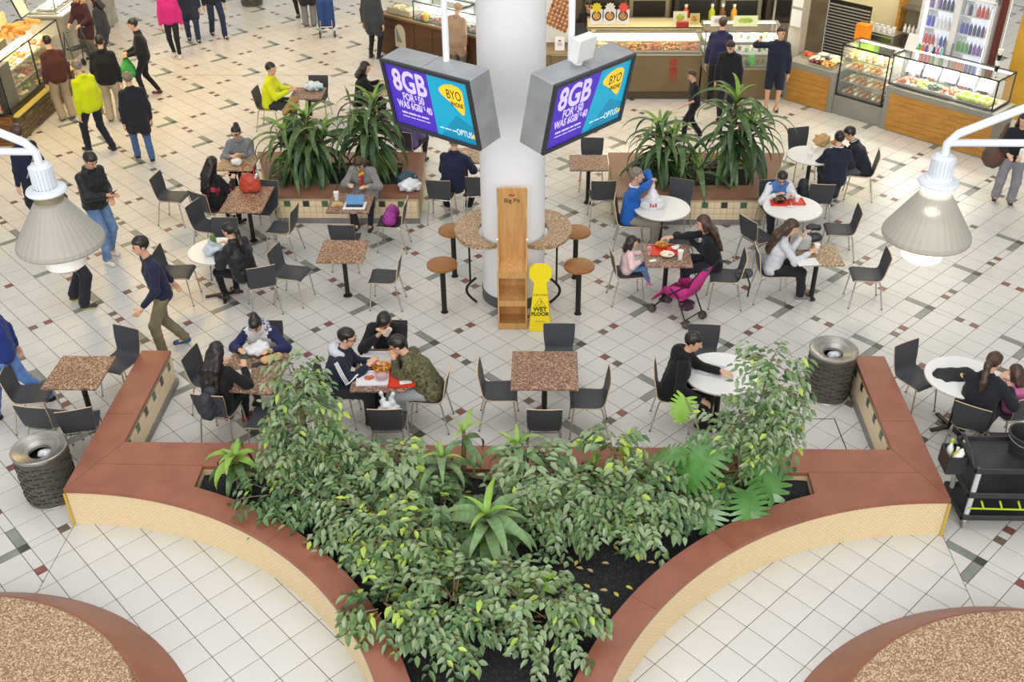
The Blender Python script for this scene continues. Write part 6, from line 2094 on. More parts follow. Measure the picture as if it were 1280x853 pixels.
# ---------------------------------------------------------------- things on the tables, bags
TZ = .746
def P(px, py, z=TZ):
    g = G(px, py, z)
    return (g.x, g.y, z)
REDTRAY = mat('tray_red', '#d23a24', .45)
WTRAY = mat('tray_white', '#e6e4e6', .45)
def tray(px, py, w, d, rz, mt, label):
    o = empty('tray', P(px, py), radians(rz), label, 'tray', 'food court trays')
    m = MB().box((0, 0, .005), (w, d, .010), bev=.004)
    for s in (-1, 1):
        m.box((s * (w / 2 - .005), 0, .013), (.010, d, .018)); m.box((0, s * (d / 2 - .005), .013), (w, .010, .018))
    m.build('tray', mt, o)
    return o
def bowl(px, py, r, h, mt, label, fill=None, z=TZ + .012, cat='bowl'):
    o = empty('bowl' if cat == 'bowl' else 'plate', P(px, py, z), 0, label, cat)
    MB().lathe([(.001, 0), (r * .5, 0), (r * .85, h * .5), (r, h), (r * .96, h), (r * .8, h * .5), (r * .45, h * .15), (.001, h * .12)], 28).build('dish', mt, o, smooth=True)
    if fill: tag(link('food', heap_mesh('food', fill, r * 1.2, r * 1.2, h * .5, 14, int(px), (r * .18, r * .28)), o, (0, 0, h * .35)), kind='stuff')
    return o
def cup(px, py, label, straw=False, mt=CARDW, z=TZ, h=.13):
    o = empty('paper_cup', P(px, py, z), 0, label, 'cup', 'paper cups')
    MB().lathe([(.001, 0), (.028, 0), (.042, h), (.044, h), (.044, h + .008), (.001, h + .012)], 20).build('cup', mt, o, smooth=True)
    if straw: MB().tube([(0, 0, h), (.02, 0, h + .11)], .004, 6).build('straw', mat('straw', '#5a3c34', .5), o)
    return o
def sheet_(px, py, w, d, rz, mt, label, cat='paper', z=TZ + .001, t=.003):
    o = MB().box((0, 0, t / 2), (w, d, t)).build(cat.replace(' ', '_'), mt, None, P(px, py, z), radians(rz))
    return tag(o, label, cat)
def blob(name, prims, h, mt, pos, rz, label, cat, wob=.006, k=.03, mats=None, group=None):
    v = mesh_field(prims, h, k=k, wob=wob, seed=pos[0] * 3)
    o = empty(name, pos, radians(rz), label, cat, group)
    link(name + '_body', np_mesh(name, [v], mats or [mt]), o)
    return o
PLASTIC = mat('plastic_bag', '#e3e4e6', .4, col2='#cfd2d6', scale=6)
KRAFT = mat('kraft_paper', '#c9a878', .8, col2='#b8955f', scale=8)

# three eating men
tray(474, 450, .42, .32, 0, WTRAY, 'white tray at the far edge of the eating men\'s table')
tray(466, 474, .38, .30, 4, WTRAY, 'white tray with orange food in front of the striped jacket man')
tray(503, 474, .32, .36, 4, REDTRAY, 'red tray in front of the camouflage man')
bowl(478, 463, .11, .06, mat('bowl_orange', '#d98a22', .5), 'orange bowl of noodles in the middle of the eating men\'s table', FRIED)
bowl(477, 473, .075, .04, mat('bowl_pinkish', '#bfa0a4', .4), 'small clear pink bowl below the orange bowl')
blob('food_heap', [('e', (0, 0, .012), (.06, .04, .02), np.eye(3), 0)], .012, REDF, P(461, 473, TZ + .01), 0, 'orange food on the white tray before the striped man', 'food')
sheet_(507, 478, .14, .07, 15, PAPER, 'crumpled white napkin on the red tray', 'napkin', TZ + .013)
for i, (x, y) in enumerate(((452, 447), (456, 458), (488, 449))):
    sheet_(x, y, .08, .06, 30 * i, [PAPER, mat('food_scrap', '#d8b45a', .7), PAPER][i], ['torn sachet at the far left of the men\'s table', 'yellow wrapper beside the white tray', 'chopstick paper on the far white tray'][i], 'wrapper', TZ + .013)
bx = empty('soup_bowl', (-2.41, -1.37, 1.02), 0, 'white bowl lifted to his mouth by the man in black', 'bowl')
MB().lathe([(.001, 0), (.04, 0), (.075, .07), (.07, .07), (.036, .012), (.001, .01)], 20).build('dish', CARDW, bx, smooth=True)
fp = empty('food_packet', (-2.28, -1.52, .80), 0, 'green and yellow packet held by the camouflage man', 'packet')
MB().box((0, 0, .05), (.12, .05, .12), bev=.015).build('packet', mat('packet_green', '#a8b03a', .6, col2='#4c5a2c', scale=18), fp)
# girls
tray_ = None
PHONEM = mat('phone_black', '#232427', .25)
sheet_(309, 445, .08, .15, -30, mat('phone_teal', '#5c7f7a', .3), 'phone with teal screen beside the girl with hair bun', 'phone', TZ, .01)
sheet_(323, 456, .16, .08, 20, PHONEM, 'black phone lying in the middle of the girls\' table', 'phone', TZ, .01)
sheet_(303, 467, .20, .15, 10, PAPER, 'white paper in front of the long-haired woman', 'paper')
blob('plastic_bag', [('e', (0, 0, .06), (.15, .11, .06), np.eye(3), 0), ('e', (.06, .04, .10), (.08, .06, .05), np.eye(3), 0)], .016, PLASTIC, P(322, 442), 10, 'open white plastic bag on the girls\' table', 'bag', .012)
blob('paper_bag', [('c', (-.09, 0, .05), (.09, 0, .05), .045, .045, 0)], .016, KRAFT, P(340, 452), 30, 'brown paper bag lying on the right of the girls\' table', 'bag', .006)
blob('shoulder_bag', [('c', (0, 0, .30), (0, .04, .52), .10, .07, 0), ('c', (0, -.05, .22), (0, .12, .24), .09, .08, 0)], .02, mat('bag_black_red', '#2a2326', .7, col2=['#2a2326', '#c0552e'], scale=6, mix=(.5, .62)), (-3.46, -1.60, .0), 0, 'black and red shoulder bag hanging at the right of the girls\' table', 'bag')
b = blob('backpack', [('c', (-.08, 0, .12), (-.07, 0, .32), .09, .08, 0), ('c', (.08, 0, .12), (.07, 0, .32), .09, .08, 0), ('c', (0, -.07, .12), (0, -.06, .22), .07, .06, 0)], .018, mat('backpack_slate', '#33343c', .7), (-4.36, -2.30, .46), 80, 'dark slate backpack on the chair behind the long-haired woman', 'backpack')
# tray table with the mother
tray(829, 314, .40, .30, 2, REDTRAY, 'red tray on the mother and toddler\'s table')
bowl(827, 308, .09, .04, mat('bowl_orange2', '#d9a03a', .5), 'orange dish of fried noodles at the back of the red tray', FRIED)
bowl(834, 319, .10, .02, CARDW, 'white plate of rice and curry on the red tray', PALEF, cat='plate')
blob('napkins', [('e', (0, 0, .025), (.07, .05, .03), np.eye(3), 0)], .012, PAPER, P(844, 311, TZ + .012), 20, 'crumpled white napkins behind the plate on the red tray', 'napkins', .01)
cup(850, 324, 'white paper cup at the near right corner of the tray table')
c = empty('drink_can', P(811, 318), 0, 'red and white drink can near the toddler', 'can'); MB().lathe([(.001, 0), (.03, 0), (.033, .01), (.033, .11), (.028, .12), (.001, .12)], 18).build('can', mat('can_red', '#b04a44', .3, col2='#d9d0cc', scale=9), c, smooth=True)
sheet_(816, 326, .10, .06, 20, PAPER, 'folded white napkin near the toddler', 'napkin')
# notebook table
sheet_(1009, 328, .30, .20, 8, PAPER, 'open notebook under the writing woman\'s hand', 'notebook', TZ, .008)
cup(1020, 316, 'white paper cup on the notebook table')
o = empty('pen_bag', P(1003, 312), 0, 'grey tote bag with yellow and dark pens standing on the notebook table', 'bag')
MB().box((0, 0, .11), (.20, .12, .22), bev=.03).build('tote', mat('tote_grey', '#b4b5b0', .8), o)
for i in range(4): MB().tube([(-.07 + i * .045, 0, .2), (-.08 + i * .055, .01, .30)], .007, 6).build('pen', [mat('pen_yellow', '#d4cc2c', .4), BLACK, WHITEP, mat('pen_blue', '#34478a', .4)][i], o)
blob('black_tote', [('c', (-.08, 0, .08), (.08, 0, .08), .07, .07, 0), ('c', (-.06, 0, .24), (.06, 0, .24), .05, .05, 0)], .018, BLKP, P(1014, 303), 0, 'black bag behind the grey tote on the notebook table', 'bag')
# round table with boy
tray(975, 254, .30, .22, -4, REDTRAY, 'red tray under the black bowl on the boy\'s round table')
tray(997, 253, .20, .22, 2, REDTRAY, 'small red tray under the cup on the boy\'s round table')
bowl(974, 252, .10, .06, BLACK, 'black bowl of food on the red tray', mat('dark_food', '#4a3a2c', .6, col2='#8c7a4c', scale=18))
cup(996, 252, 'white cup standing on the small red tray', z=TZ + .012, h=.09)
sheet_(987, 258, .07, .05, 0, PAPER, 'white card between the two red trays', 'card', TZ + .012)
bk_ = blob('backpack', [('c', (-.09, 0, .12), (-.07, 0, .42), .10, .08, 0), ('c', (.09, 0, .12), (.07, 0, .42), .10, .08, 0), ('c', (0, -.09, .12), (0, -.07, .26), .09, .07, 0)], .018, mat('backpack_black', '#1d1f26', .7), (3.62, 3.55, .30), 80, 'black school backpack with a pale crest hanging left of the charcoal chair', 'backpack')
MB().lathe([(.001, .004), (.05, .004), (.05, 0)], 16, Matrix.Translation((0, -.165, .16)) @ Matrix.Rotation(pi / 2, 4, 'X')).build('crest', mat('crest_pale', '#c9c7b0', .5, col2='#3a3c44', scale=26), bk_)
# blazer boys
cup(1012, 198, 'white cup at the front of the blazer boys\' table', h=.09)
cup(1018, 190, 'second white cup behind the first on the blazer boys\' table', h=.09)
blob('paper_bag', [('e', (0, 0, .10), (.15, .10, .12), np.eye(3), 0)], .018, KRAFT, P(1026, 182), 10, 'crumpled brown paper bag between the blazer boys', 'bag', .014)
o = empty('snack', (4.40, 4.86, .84), 0, 'yellow snack in a paper wrapper held by the schoolboy', 'snack')
tag(link('food', heap_mesh('food', FRIED, .12, .09, .04, 12, 9, (.02, .035)), o, (0, 0, .05)), kind='stuff')
MB().lathe([(.03, 0), (.08, .07)], 14).build('wrapper', KRAFT, o, smooth=True)
# newspaper, black garment
o = empty('newspaper', P(887, 463), radians(-20), 'folded newspaper under the hoodie man\'s hand', 'newspaper')
MB().box((0, 0, .004), (.30, .26, .008)).build('pages', mat('newsprint', '#c9cad0', .8, col2='#a9abb4', scale=14), o)
MB().box((.05, .03, .0095), (.12, .08, .003)).build('picture', mat('news_picture', '#8f929c', .8, col2='#c2c4ca', scale=20), o)
o = blob('garment', [('c', (-.16, 0, .03), (.16, .02, .03), .10, .10, 0), ('c', (-.12, -.10, .02), (.18, -.08, .02), .06, .06, 0)], .02, mat('garment_black', '#202226', .7), (4.30, -1.72, TZ - .055), 0, 'black folded garment with yellow keys on the ponytail woman\'s table', 'garment')
o = empty('keys', (4.36, -1.86, TZ + .08), 0, 'bunch of yellow keys on the black garment', 'keys')
for i in range(4): MB().box((.02 * i - .03, .02 * (i % 2), 0), (.03, .07, .012), rz=.6 * i).build('key', mat('key_yellow', '#d9d06a', .4), o)
# quilted woman's table
o = blob('shopping_bag', [('e', (0, 0, .07), (.15, .13, .08), np.eye(3), 0), ('c', (.02, .0, .1), (.0, -.06, .22), .05, .02, 0), ('c', (-.02, .02, .1), (-.06, .06, .20), .04, .02, 0)], .016, mat('bag_blue_green', '#bcc8d4', .45, col2=['#c8d2da', '#7f97a8'], scale=6), P(268, 317), 0, 'pale shopping bag with greens on the quilted woman\'s table', 'bag', .012)
MB().ball((.0, .05, .17), (.05, .04, .12), 10, 8).build('greens', mat('greens', '#4c7038', .6, col2='#7a9c58', scale=20), o, smooth=True)
# laptop table
o = empty('tablet', P(444, 256), 0, 'blue-covered tablet leaning on a white sheet', 'tablet')
MB().box((0, -.04, .004), (.34, .26, .006)).build('sheet', PAPER, o)
MB().bar((0, -.03, .012), (0, .10, .12), .27, .012).build('screen', mat('tablet_blue', '#4f87b4', .35), o)
MB().box((0, -.06, .014), (.26, .09, .012)).build('cover_edge', mat('tablet_dark', '#2c3440', .4), o)
cup(421, 250, 'white cup with a dark straw on the tablet table', True)
blob('pastry_bag', [('c', (-.05, 0, .02), (.06, 0, .02), .05, .04, 0)], .014, KRAFT, P(422, 257), 15, 'flat brown pastry bag beside the cup with the straw', 'bag')
# bags on chairs
blob('purple_bag', [('c', (-.12, 0, .10), (.12, 0, .10), .11, .11, 0), ('c', (-.10, 0, .18), (.10, 0, .18), .07, .07, 0)], .018, mat('bag_magenta', '#8a2a7c', .7, col2=['#a63a94', '#5e1e62'], scale=26), (-2.90, 2.74, .455), 86, 'purple magenta patterned bag on the chair seat by the laptop table', 'bag')
o = blob('handbag', [('e', (0, 0, .15), (.17, .11, .16), np.eye(3), 0), ('e', (0, 0, .07), (.18, .12, .08), np.eye(3), 0)], .018, mat('handbag_red', '#c14a33', .5, col2='#a83a28', scale=8), (-5.18, 3.20, TZ), 0, 'red leather handbag standing at the back of the square table', 'handbag')
MB().tube([(-.09, 0, .27), (-.08, .02, .40), (.0, .03, .45), (.08, .02, .40), (.09, 0, .27)], .012, 8).build('handle', mat('handbag_red', '#c14a33'), o, smooth=True)
MB().tube([(.12, -.06, .26), (.16, -.10, .34)], .02, 8).build('white_tag', CARDW, o)
blob('plastic_bag', [('e', (0, 0, .11), (.13, .11, .13), np.eye(3), 0), ('c', (-.05, 0, .2), (-.07, .02, .36), .04, .02, 0), ('c', (.05, 0, .2), (.06, .02, .34), .04, .02, 0)], .016, PLASTIC, (-2.30, -2.28, .455), 0, 'white plastic bag with tied handles on the chair nearest the planter', 'bag', .012)
blob('plastic_bag', [('e', (0, 0, .09), (.20, .13, .11), np.eye(3), 0)], .018, PLASTIC, (-2.72, 3.78, .50), 10, 'white plastic bag lying on the planter cap beside the navy jumper man', 'bag', .014)
blob('teal_bag', [('e', (0, 0, .10), (.18, .12, .12), np.eye(3), 0)], .018, mat('bag_teal', '#2d4a5c', .6, col2=['#2d4a5c', '#a9c4c8'], scale=6, mix=(.5, .7)), (-2.80, 4.04, .50), 10, 'dark teal bag behind the white one on the planter cap', 'bag', .01)
cup(569, 190, 'white paper cup on the table below the left-hand screen')
blob('plastic_bag', [('e', (0, 0, .07), (.20, .12, .09), np.eye(3), 0)], .018, mat('bag_white_teal', '#d5dde0', .5, col2=['#d5dde0', '#3aa0b4'], scale=9, mix=(.5, .65)), P(392, 112), 0, 'white and teal plastic bag on the yellow vest man\'s table', 'bag', .012)
blob('food_parcel', [('e', (0, 0, .05), (.10, .08, .06), np.eye(3), 0)], .018, PAPER, P(296, 206), 0, 'white food parcel on the small table of the shawl woman', 'parcel', .01)
sheet_(298, 197, .22, .12, 10, KRAFT, 'tan wrapping paper on the small table of the shawl woman', 'paper')
sheet_(481, 108, .12, .08, 0, mat('box_plum', '#6a4a66', .5), 'small plum box on the speckled table by the left screen', 'box', TZ, .05)
# mother's bag strap on her chair
o = empty('bag', (2.30, 1.02, .46), 0, 'dark bag with hanging black strap on the chair behind the mother', 'bag')
link('pouch', np_mesh('pouch', [mesh_field([('c', (-.06, 0, .06), (.06, 0, .08), .07, .07, 0)], .018)], [mat('pouch_grey', '#4a4c52', .7)]), o)
MB().tube([(-.1, -.08, .12), (.0, -.14, .16), (.06, -.18, .0), (.05, -.18, -.2)], .012, 6).build('strap', BLACK, o, smooth=True)
# carried bags
W_ = local(p_bluesw[0], p_bluesw[1]['W'][1])
o = blob('carrier_bag', [('c', (0, 0, -.06), (.02, 0, -.28), .015, .12, 0), ('e', (.03, 0, -.36), (.20, .10, .12), np.eye(3), 0)], .016, PLASTIC, (W_.x + .02, W_.y - .06, W_.z + .02), 0, 'white plastic carrier bag with red print held up by the blue sweater man', 'bag', .008, .06)
for i in range(3): MB().box((-.02 + i * .04, -.118, -.33), (.022, .008, .06), rz=.2).build('red_print', mat('print_red', '#c8324a', .5), o)
gp = G(166, 84, 0)
q = G(190, 121, 0)
blob('shopping_bag', [('c', (0, 0, 0), (0, 0, -.18), .05, .15, 0), ('e', (0, 0, -.28), (.20, .12, .13), np.eye(3), 0)], .02, mat('bag_green', '#2f9a46', .6), (q.x - .34, q.y - .12, .86), -30, 'bright green shopping bag hanging from the woman\'s hand', 'bag', .006, .05)
q = G(1252, 254, 0)
blob('shoulder_bag', [('e', (0, 0, -.02), (.20, .14, .22), np.eye(3), 0), ('c', (0, 0, .15), (.12, .06, .5), .05, .03, 0)], .02, mat('bag_olive', '#4a4434', .7, col2='#6a3f3a', scale=5), (q.x - .30, q.y + .06, .86), 0, 'large dark olive shoulder bag of the woman at the right edge', 'bag')
o = MB().box((0, 0, 0), (.22, .12, .22), bev=.02).build('white_box', CARDW, None, (q.x + .02, q.y - .34, 1.02), .3)
tag(o, 'white box held by the woman at the right edge', 'box')
# phone of the man in the leather jacket
q = G(137, 324, 0)
# blue trolley and walker far back
q = G(410, 46, 0)
o = empty('shopping_trolley', (q.x, q.y, 0), .1, 'blue two-wheeled shopping trolley at the top edge', 'trolley')
link('bag', np_mesh('bag', [mesh_field([('c', (-.10, 0, .30), (-.10, 0, .85), .11, .11, 0), ('c', (.10, 0, .30), (.10, 0, .85), .11, .11, 0)], .025, k=.04)], [mat('trolley_blue', '#27407c', .7)]), o)
m = MB()
for s in (-1, 1):
    m.tube([(s * .14, -.1, .08), (s * .14, -.14, .3), (s * .12, .16, 1.1)], .012, 6)
m.tube([(-.14, -.14, .28), (.14, -.14, .28)], .012, 6)
m.build('frame', CHROME, o)
for s in (-1, 1): MB().lathe([(.001, -.015), (.08, -.015), (.08, .015), (.001, .015)], 16, Matrix.Translation((s * .18, -.06, .08)) @ Matrix.Rotation(pi / 2, 4, 'Y')).build('wheel', BLACK, o)
q = G(98, 88, 0)
o = empty('walking_frame', (q.x + .1, q.y, 0), 1.0, 'wheeled walking frame in front of the elderly person', 'walker')
m = MB()
for s in (-1, 1):
    m.tube([(s * .24, -.22, .08), (s * .23, -.05, .55), (s * .22, .05, .92), (s * .22, -.14, .95)], .014, 6)
    m.tube([(s * .24, .26, .08), (s * .22, .05, .85)], .014, 6)
m.build('frame', mat('walker_grey', '#55585c', .4, .5), o)
MB().box((0, .02, .52), (.42, .22, .04), bev=.01).build('seat', BLKP, o)
for sx in (-1, 1):
    for sy in (-.22, .26): MB().lathe([(.001, -.015), (.08, -.015), (.08, .015), (.001, .015)], 14, Matrix.Translation((sx * .24, sy, .08)) @ Matrix.Rotation(pi / 2, 4, 'Y')).build('wheel', BLACK, o)
# ---------------------------------------------------------------- plants
LF = [mat('leaf_green', '#5e7b4a', .36, col2='#6d8a58', scale=6, spec=.5), mat('leaf_grey_green', '#7d936a', .35, col2='#8ca078', scale=6, spec=.5),
      mat('leaf_dark', '#3e5e34', .36, col2='#4a6b3e', scale=6, spec=.5), mat('leaf_young', '#9ab748', .4, col2='#aec656', scale=6)]
PALM = [mat('palm_leaf', '#3f5c2f', .38, col2='#52713d', scale=5, stretch=(1, 6, 1)), mat('palm_leaf_dark', '#2f4a28', .4, col2='#3c5831', scale=5, stretch=(1, 6, 1)), mat('palm_leaf_young', '#6f9434', .42, col2='#87ab45', scale=5),
        mat('palm_leaf_pale', '#607d4e', .36, col2='#708d5c', scale=5, stretch=(1, 6, 1))]
BARK = mat('bark', '#8c7656', .8, col2='#6c583e', scale=14)
STEMG = mat('green_stem', '#7d8a4a', .6)
def leaf(m, p, d, n, L, W, droop=.3):
    """one folded pointed leaf: 8 vertices, 6 faces"""
    d = d.normalized()
    s = d.cross(n)
    if s.length < 1e-4: s = d.orthogonal()
    s.normalize()
    n = s.cross(d).normalized()
    a = p
    b = p + d * L * .33 - n * L * droop * .08
    c = p + d * L * .70 - n * L * droop * .35
    t = p + d * L - n * L * droop * .8
    f = n * W * .16
    m.add([a, b + s * W * .5 + f, b, b - s * W * .5 + f, c + s * W * .36 + f, c, c - s * W * .36 + f, t],
          [(0, 2, 1), (0, 3, 2), (1, 2, 5, 4), (2, 3, 6, 5), (4, 5, 7), (5, 6, 7)])
def twig_spray(m, rn, p, d, n, L, W, mix):
    for i in range(n):
        t = (i + .5) / n
        q = p + d * .26 * t + Vector((0, 0, -.05 * t * t))
        side = Vector((-d.y, d.x, 0)).normalized() * (1 if i % 2 else -1)
        dd = (d * .55 + side * rn.uniform(.5, 1.0) + Vector((0, 0, rn.uniform(-.75, -.05))))
        nn = Vector((rn.uniform(-.3, .3), rn.uniform(-.45, .15), 1))
        m.mat(rn.choices((0, 1, 2, 3), mix)[0])
        leaf(m, q, dd, nn, L * rn.uniform(.75, 1.2), W * rn.uniform(.8, 1.2), rn.uniform(.1, .5))
def shrub(name, base, lumps, n, label, L=.095, W=.045, mix=(5, 4, 3, .5), seed=1, cat='plant', stems=4, bark=BARK):
    """lumps: (offset, radii) from the base; sprays of leaves grow from points on them"""
    rn = random.Random(seed)
    o = empty(name, base, 0, label, cat)
    m = MB()
    tot = sum(r[0] * r[1] + r[2] * (r[0] + r[1]) for c, r in lumps)
    tw = MB()
    for c, r in lumps:
        k = max(3, int(n * (r[0] * r[1] + r[2] * (r[0] + r[1])) / tot / 7))
        c = Vector(c)
        for i in range(k):
            z = rn.uniform(-.55, 1)
            a = rn.uniform(0, 2 * pi)
            q = sqrt(max(0, 1 - z * z))
            u = Vector((q * cos(a), q * sin(a), z))
            sh = rn.uniform(.55, .95)
            p = c + Vector((u.x * r[0], u.y * r[1], u.z * r[2])) * sh
            d = Vector((u.x, u.y, u.z * .4 - .1))
            if d.length < .1: d = Vector((rn.uniform(-1, 1), rn.uniform(-1, 1), .2))
            d.normalize()
            twig_spray(m, rn, p, d, 7, L, W, mix)
            if i % 3 == 0: tw.tube([c * .6 + p * .4, p, p + d * .22], .005, 4, rr=[.007, .005, .003], caps=False)
    st = MB()
    for i in range(stems):
        c, r = lumps[i % len(lumps)]
        c = Vector(c)
        b = Vector((rn.uniform(-.08, .08), rn.uniform(-.08, .08), 0))
        mid = (b + c) * .5 + Vector((rn.uniform(-.08, .08), rn.uniform(-.08, .08), .05))
        st.tube([b, mid, c + Vector((0, 0, r[2] * .4))], .012, 6, rr=[.018, .013, .006])
    st.build('stem', bark, o, smooth=True)
    tag(tw.build('twigs', bark, o), kind='stuff')
    tag(m.build('foliage', LF, o, smooth=False), kind='stuff')
    return o
SZ = .37
def B(px, py, z=SZ):
    g = G(px, py, z)
    return Vector((g.x, g.y, SZ))
# the tall weeping fig on the left
shrub('weeping_fig', (-2.98, -3.46, SZ), [((0, 0, 1.52), (.10, .10, .22)), ((.02, 0, 1.22), (.17, .16, .26)), ((.02, -.02, .92), (.26, .22, .28)), ((-.05, -.02, .62), (.34, .26, .26)), ((.12, -.05, .50), (.34, .26, .22))], 1500,
      'tall weeping fig tapering upward at the left end of the planter', .10, .045, (5, 5, 3, .8), 11, 'tree', 5)
shrub('weeping_fig', (1.64, -3.50, SZ), [((.06, .05, 1.72), (.16, .14, .20)), ((.10, .05, 1.42), (.20, .18, .24)), ((.02, .02, 1.12), (.24, .2, .24)), ((-.18, 0, .98), (.30, .2, .16)), ((.04, 0, .80), (.24, .2, .26))], 1050,
      'tall weeping fig with airy crown at the right end of the planter', .10, .048, (5, 5, 2, 1.0), 12, 'tree', 5)
# shrubs of the bed
LIST = [
    ((-3.02, -3.78), [((-.22, .02, .22), (.34, .24, .22)), ((.15, -.05, .26), (.36, .26, .24))], 620, 'glossy dark shrub spilling over the curved cap under the left fig', (3, 3, 5, .9), 21),
    ((-2.46, -3.62), [((0, 0, .36), (.28, .24, .22)), ((.08, -.05, .2), (.32, .28, .24))], 560, 'dark leafy shrub right of the left fig', (4, 4, 4, .3), 22),
    ((-2.06, -3.60), [((0, 0, .46), (.24, .20, .22)), ((0, -.05, .26), (.30, .26, .26))], 560, 'grey-green shrub with upright shoots behind the first long-leaved cane plant', (4, 6, 2, .5), 23),
    ((-2.20, -4.16), [((-.05, .0, .38), (.36, .30, .26)), ((-.1, -.1, .25), (.36, .26, .2))], 700, 'broad grey-green shrub in the middle of the left curve', (4, 6, 2, .5), 24),
    ((-1.86, -4.62), [((-.05, 0, .40), (.36, .28, .28)), ((.2, .05, .3), (.28, .26, .22))], 620, 'shrub with yellow-green tips hanging over the left curve', (4, 5, 2, 1.4), 25),
    ((-1.52, -4.20), [((0, 0, .36), (.26, .24, .26))], 360, 'small mid-green shrub between the two cane plants', (5, 5, 2, .8), 26),
    ((-.58, -3.74), [((0, 0, .50), (.32, .26, .22)), ((.1, -.12, .34), (.40, .30, .24))], 760, 'big grey-green shrub in the centre rear of the planter', (4, 6, 2, .15), 27),
    ((-.20, -4.06), [((0, 0, .40), (.42, .32, .24)), ((-.25, -.1, .3), (.28, .26, .2))], 760, 'spreading mid-green shrub below the centre rear one', (5, 5, 2, .2), 28),
    ((.50, -3.80), [((-.06, 0, .36), (.28, .26, .22)), ((.22, -.02, .30), (.30, .26, .22))], 620, 'mid-green shrub left of the split-leaf plant', (5, 5, 2, .4), 29),
    ((.52, -4.10), [((0, 0, .28), (.26, .22, .16))], 360, 'low shrub before the split-leaf plant by the right curve', (5, 5, 2, .4), 30),
    ((.22, -3.40), [((0, 0, .52), (.16, .14, .22))], 150, 'slim young shrub standing against the rear cap, right of centre', (4, 4, 1, 2), 31),
    ((-.66, -5.40), [((.0, .0, .42), (.38, .30, .28)), ((.24, -.1, .30), (.34, .28, .24))], 800, 'full grey-green shrub at the bottom right of the bed', (5, 6, 2, .9), 32),
    ((-1.30, -5.42), [((0, .05, .42), (.34, .30, .26)), ((-.02, -.22, .34), (.30, .24, .22))], 640, 'full green shrub at the bottom centre of the bed', (5, 5, 3, .5), 33),
    ((-1.72, -5.34), [((-.22, .0, .28), (.22, .18, .16))], 200, 'small sparse shrub leaning over the cap at the bottom left', (5, 3, 2, 1.2), 34),
    ((1.30, -3.46), [((0, 0, .30), (.34, .20, .18))], 260, 'low dark shrub under the split leaves', (3, 3, 5, .3), 35),
]
MIXES = {21: (3, 1, 7, .9), 22: (3, 2, 6, .2), 23: (3, 8, 1, .6), 24: (3, 7, 2, .4), 25: (5, 4, 2, 2.2), 26: (6, 2, 3, .9), 27: (2, 8, 1, .1), 28: (6, 4, 2, .1), 29: (6, 4, 2, .3), 30: (7, 3, 2, .5), 31: (4, 4, 1, 3), 32: (4, 7, 2, .9), 33: (6, 3, 4, .5), 34: (5, 2, 2, 1.4), 35: (2, 1, 7, .3)}
for (x, y), lumps, n, lb, mix, sd in LIST:
    ll = .098 + .012 * (sd % 4)
    shrub('leafy_shrub', (x, y, SZ), lumps, int(n * 1.0), lb, ll, ll * (.44 + .04 * (sd % 3)), MIXES[sd], sd)

def strap_mesh(L, W, e0, droop, mt, n=9):
    """a long arching leaf in its own frame, growing along +Y"""
    m = MB()
    vs, fs = [], []
    y, z, a = 0.0, 0.0, radians(e0)
    for i in range(n + 1):
        t = i / n
        w = W * (min(1, .35 + t * 3.2) * (1 - max(0, t - .45) / .56) ** .9) * .5 + .002
        f = w * .35
        sy, sz = -sin(a), cos(a)
        vs += [(-w, y + sy * f, z + sz * f), (0, y, z), (w, y + sy * f, z + sz * f)]
        y += cos(a) * L / n
        z += sin(a) * L / n
        a -= radians(droop) / n
    for i in range(n):
        k = i * 3
        fs += [(k, k + 1, k + 4, k + 3), (k + 1, k + 2, k + 5, k + 4)]
    m.add(vs, fs)
    me = m.mesh('leaf', mt, True, 80)
    return me
def strap_set(L, W, pal):
    return [(strap_mesh(L * .62, W * .55, 74, 105, pal[2])), strap_mesh(L * .95, W, 62, 135, pal[0]), strap_mesh(L, W, 45, 145, pal[0]), strap_mesh(L, W, 22, 125, pal[1]), strap_mesh(L * .95, W, 0, 95, pal[1]), strap_mesh(L * .85, W, -20, 55, pal[3])]
PSET = strap_set(.92, .105, [PALM[0], PALM[1], PALM[2], PALM[0]])
CSET = strap_set(.52, .085, [PALM[3], PALM[0], PALM[2], PALM[3]])
def cane_plant(name, base, heads, label, sets, per=34, seed=1, bend=0.0):
    """heads: (offset of the crown tip from the base, height of the leafy part)"""
    rn = random.Random(seed)
    o = empty(name, base, 0, label, 'plant')
    for hx, hy, hz, leafy in heads:
        MB().tube([(0, 0, 0), (hx * .4, hy * .4, hz * .5), (hx, hy, hz)], .03, 8, rr=[.034, .028, .018]).build('stem', BARK, o, smooth=True)
        for i in range(per):
            t = i / (per - 1)
            k = min(5, 1 + int(t * 5 + rn.uniform(-.4, .4))) if i > 3 else 0
            k = max(0, k)
            z = hz - leafy * t
            fx = hx * (z / hz)
            fy = hy * (z / hz)
            l = link('leaf', sets[k], o, (fx, fy, z))
            l.rotation_euler = (radians(rn.uniform(-14, 12)), radians(rn.uniform(-12, 12)), i * 2.399 + rn.uniform(-.3, .3))
            s = rn.uniform(.82, 1.15)
            l.scale = (s, s, s)
    return o
cane_plant('cane_palm', (-4.55, 4.35, .40), [(.12, .0, 1.12, .95), (-.30, .05, .85, .65), (.35, .0, .8, .5)], 'large dark palm at the left end of the left back planter', PSET, 40, 1)
cane_plant('cane_palm', (-3.34, 4.55, .40), [(.0, .0, 1.32, .85), (-.22, .05, .9, .5)], 'taller palm behind the laptop woman, right in the left back planter', PSET, 44, 2)
cane_plant('cane_palm', (-4.72, 4.18, .40), [(.0, .0, .30, .22)], 'low rosette of leaves at the front of the left back planter', PSET, 14, 3)
cane_plant('cane_palm', (1.38, 4.35, .40), [(.0, .0, .98, .8), (.22, .05, .75, .5)], 'bushy palm at the left end of the right back planter', PSET, 46, 4)
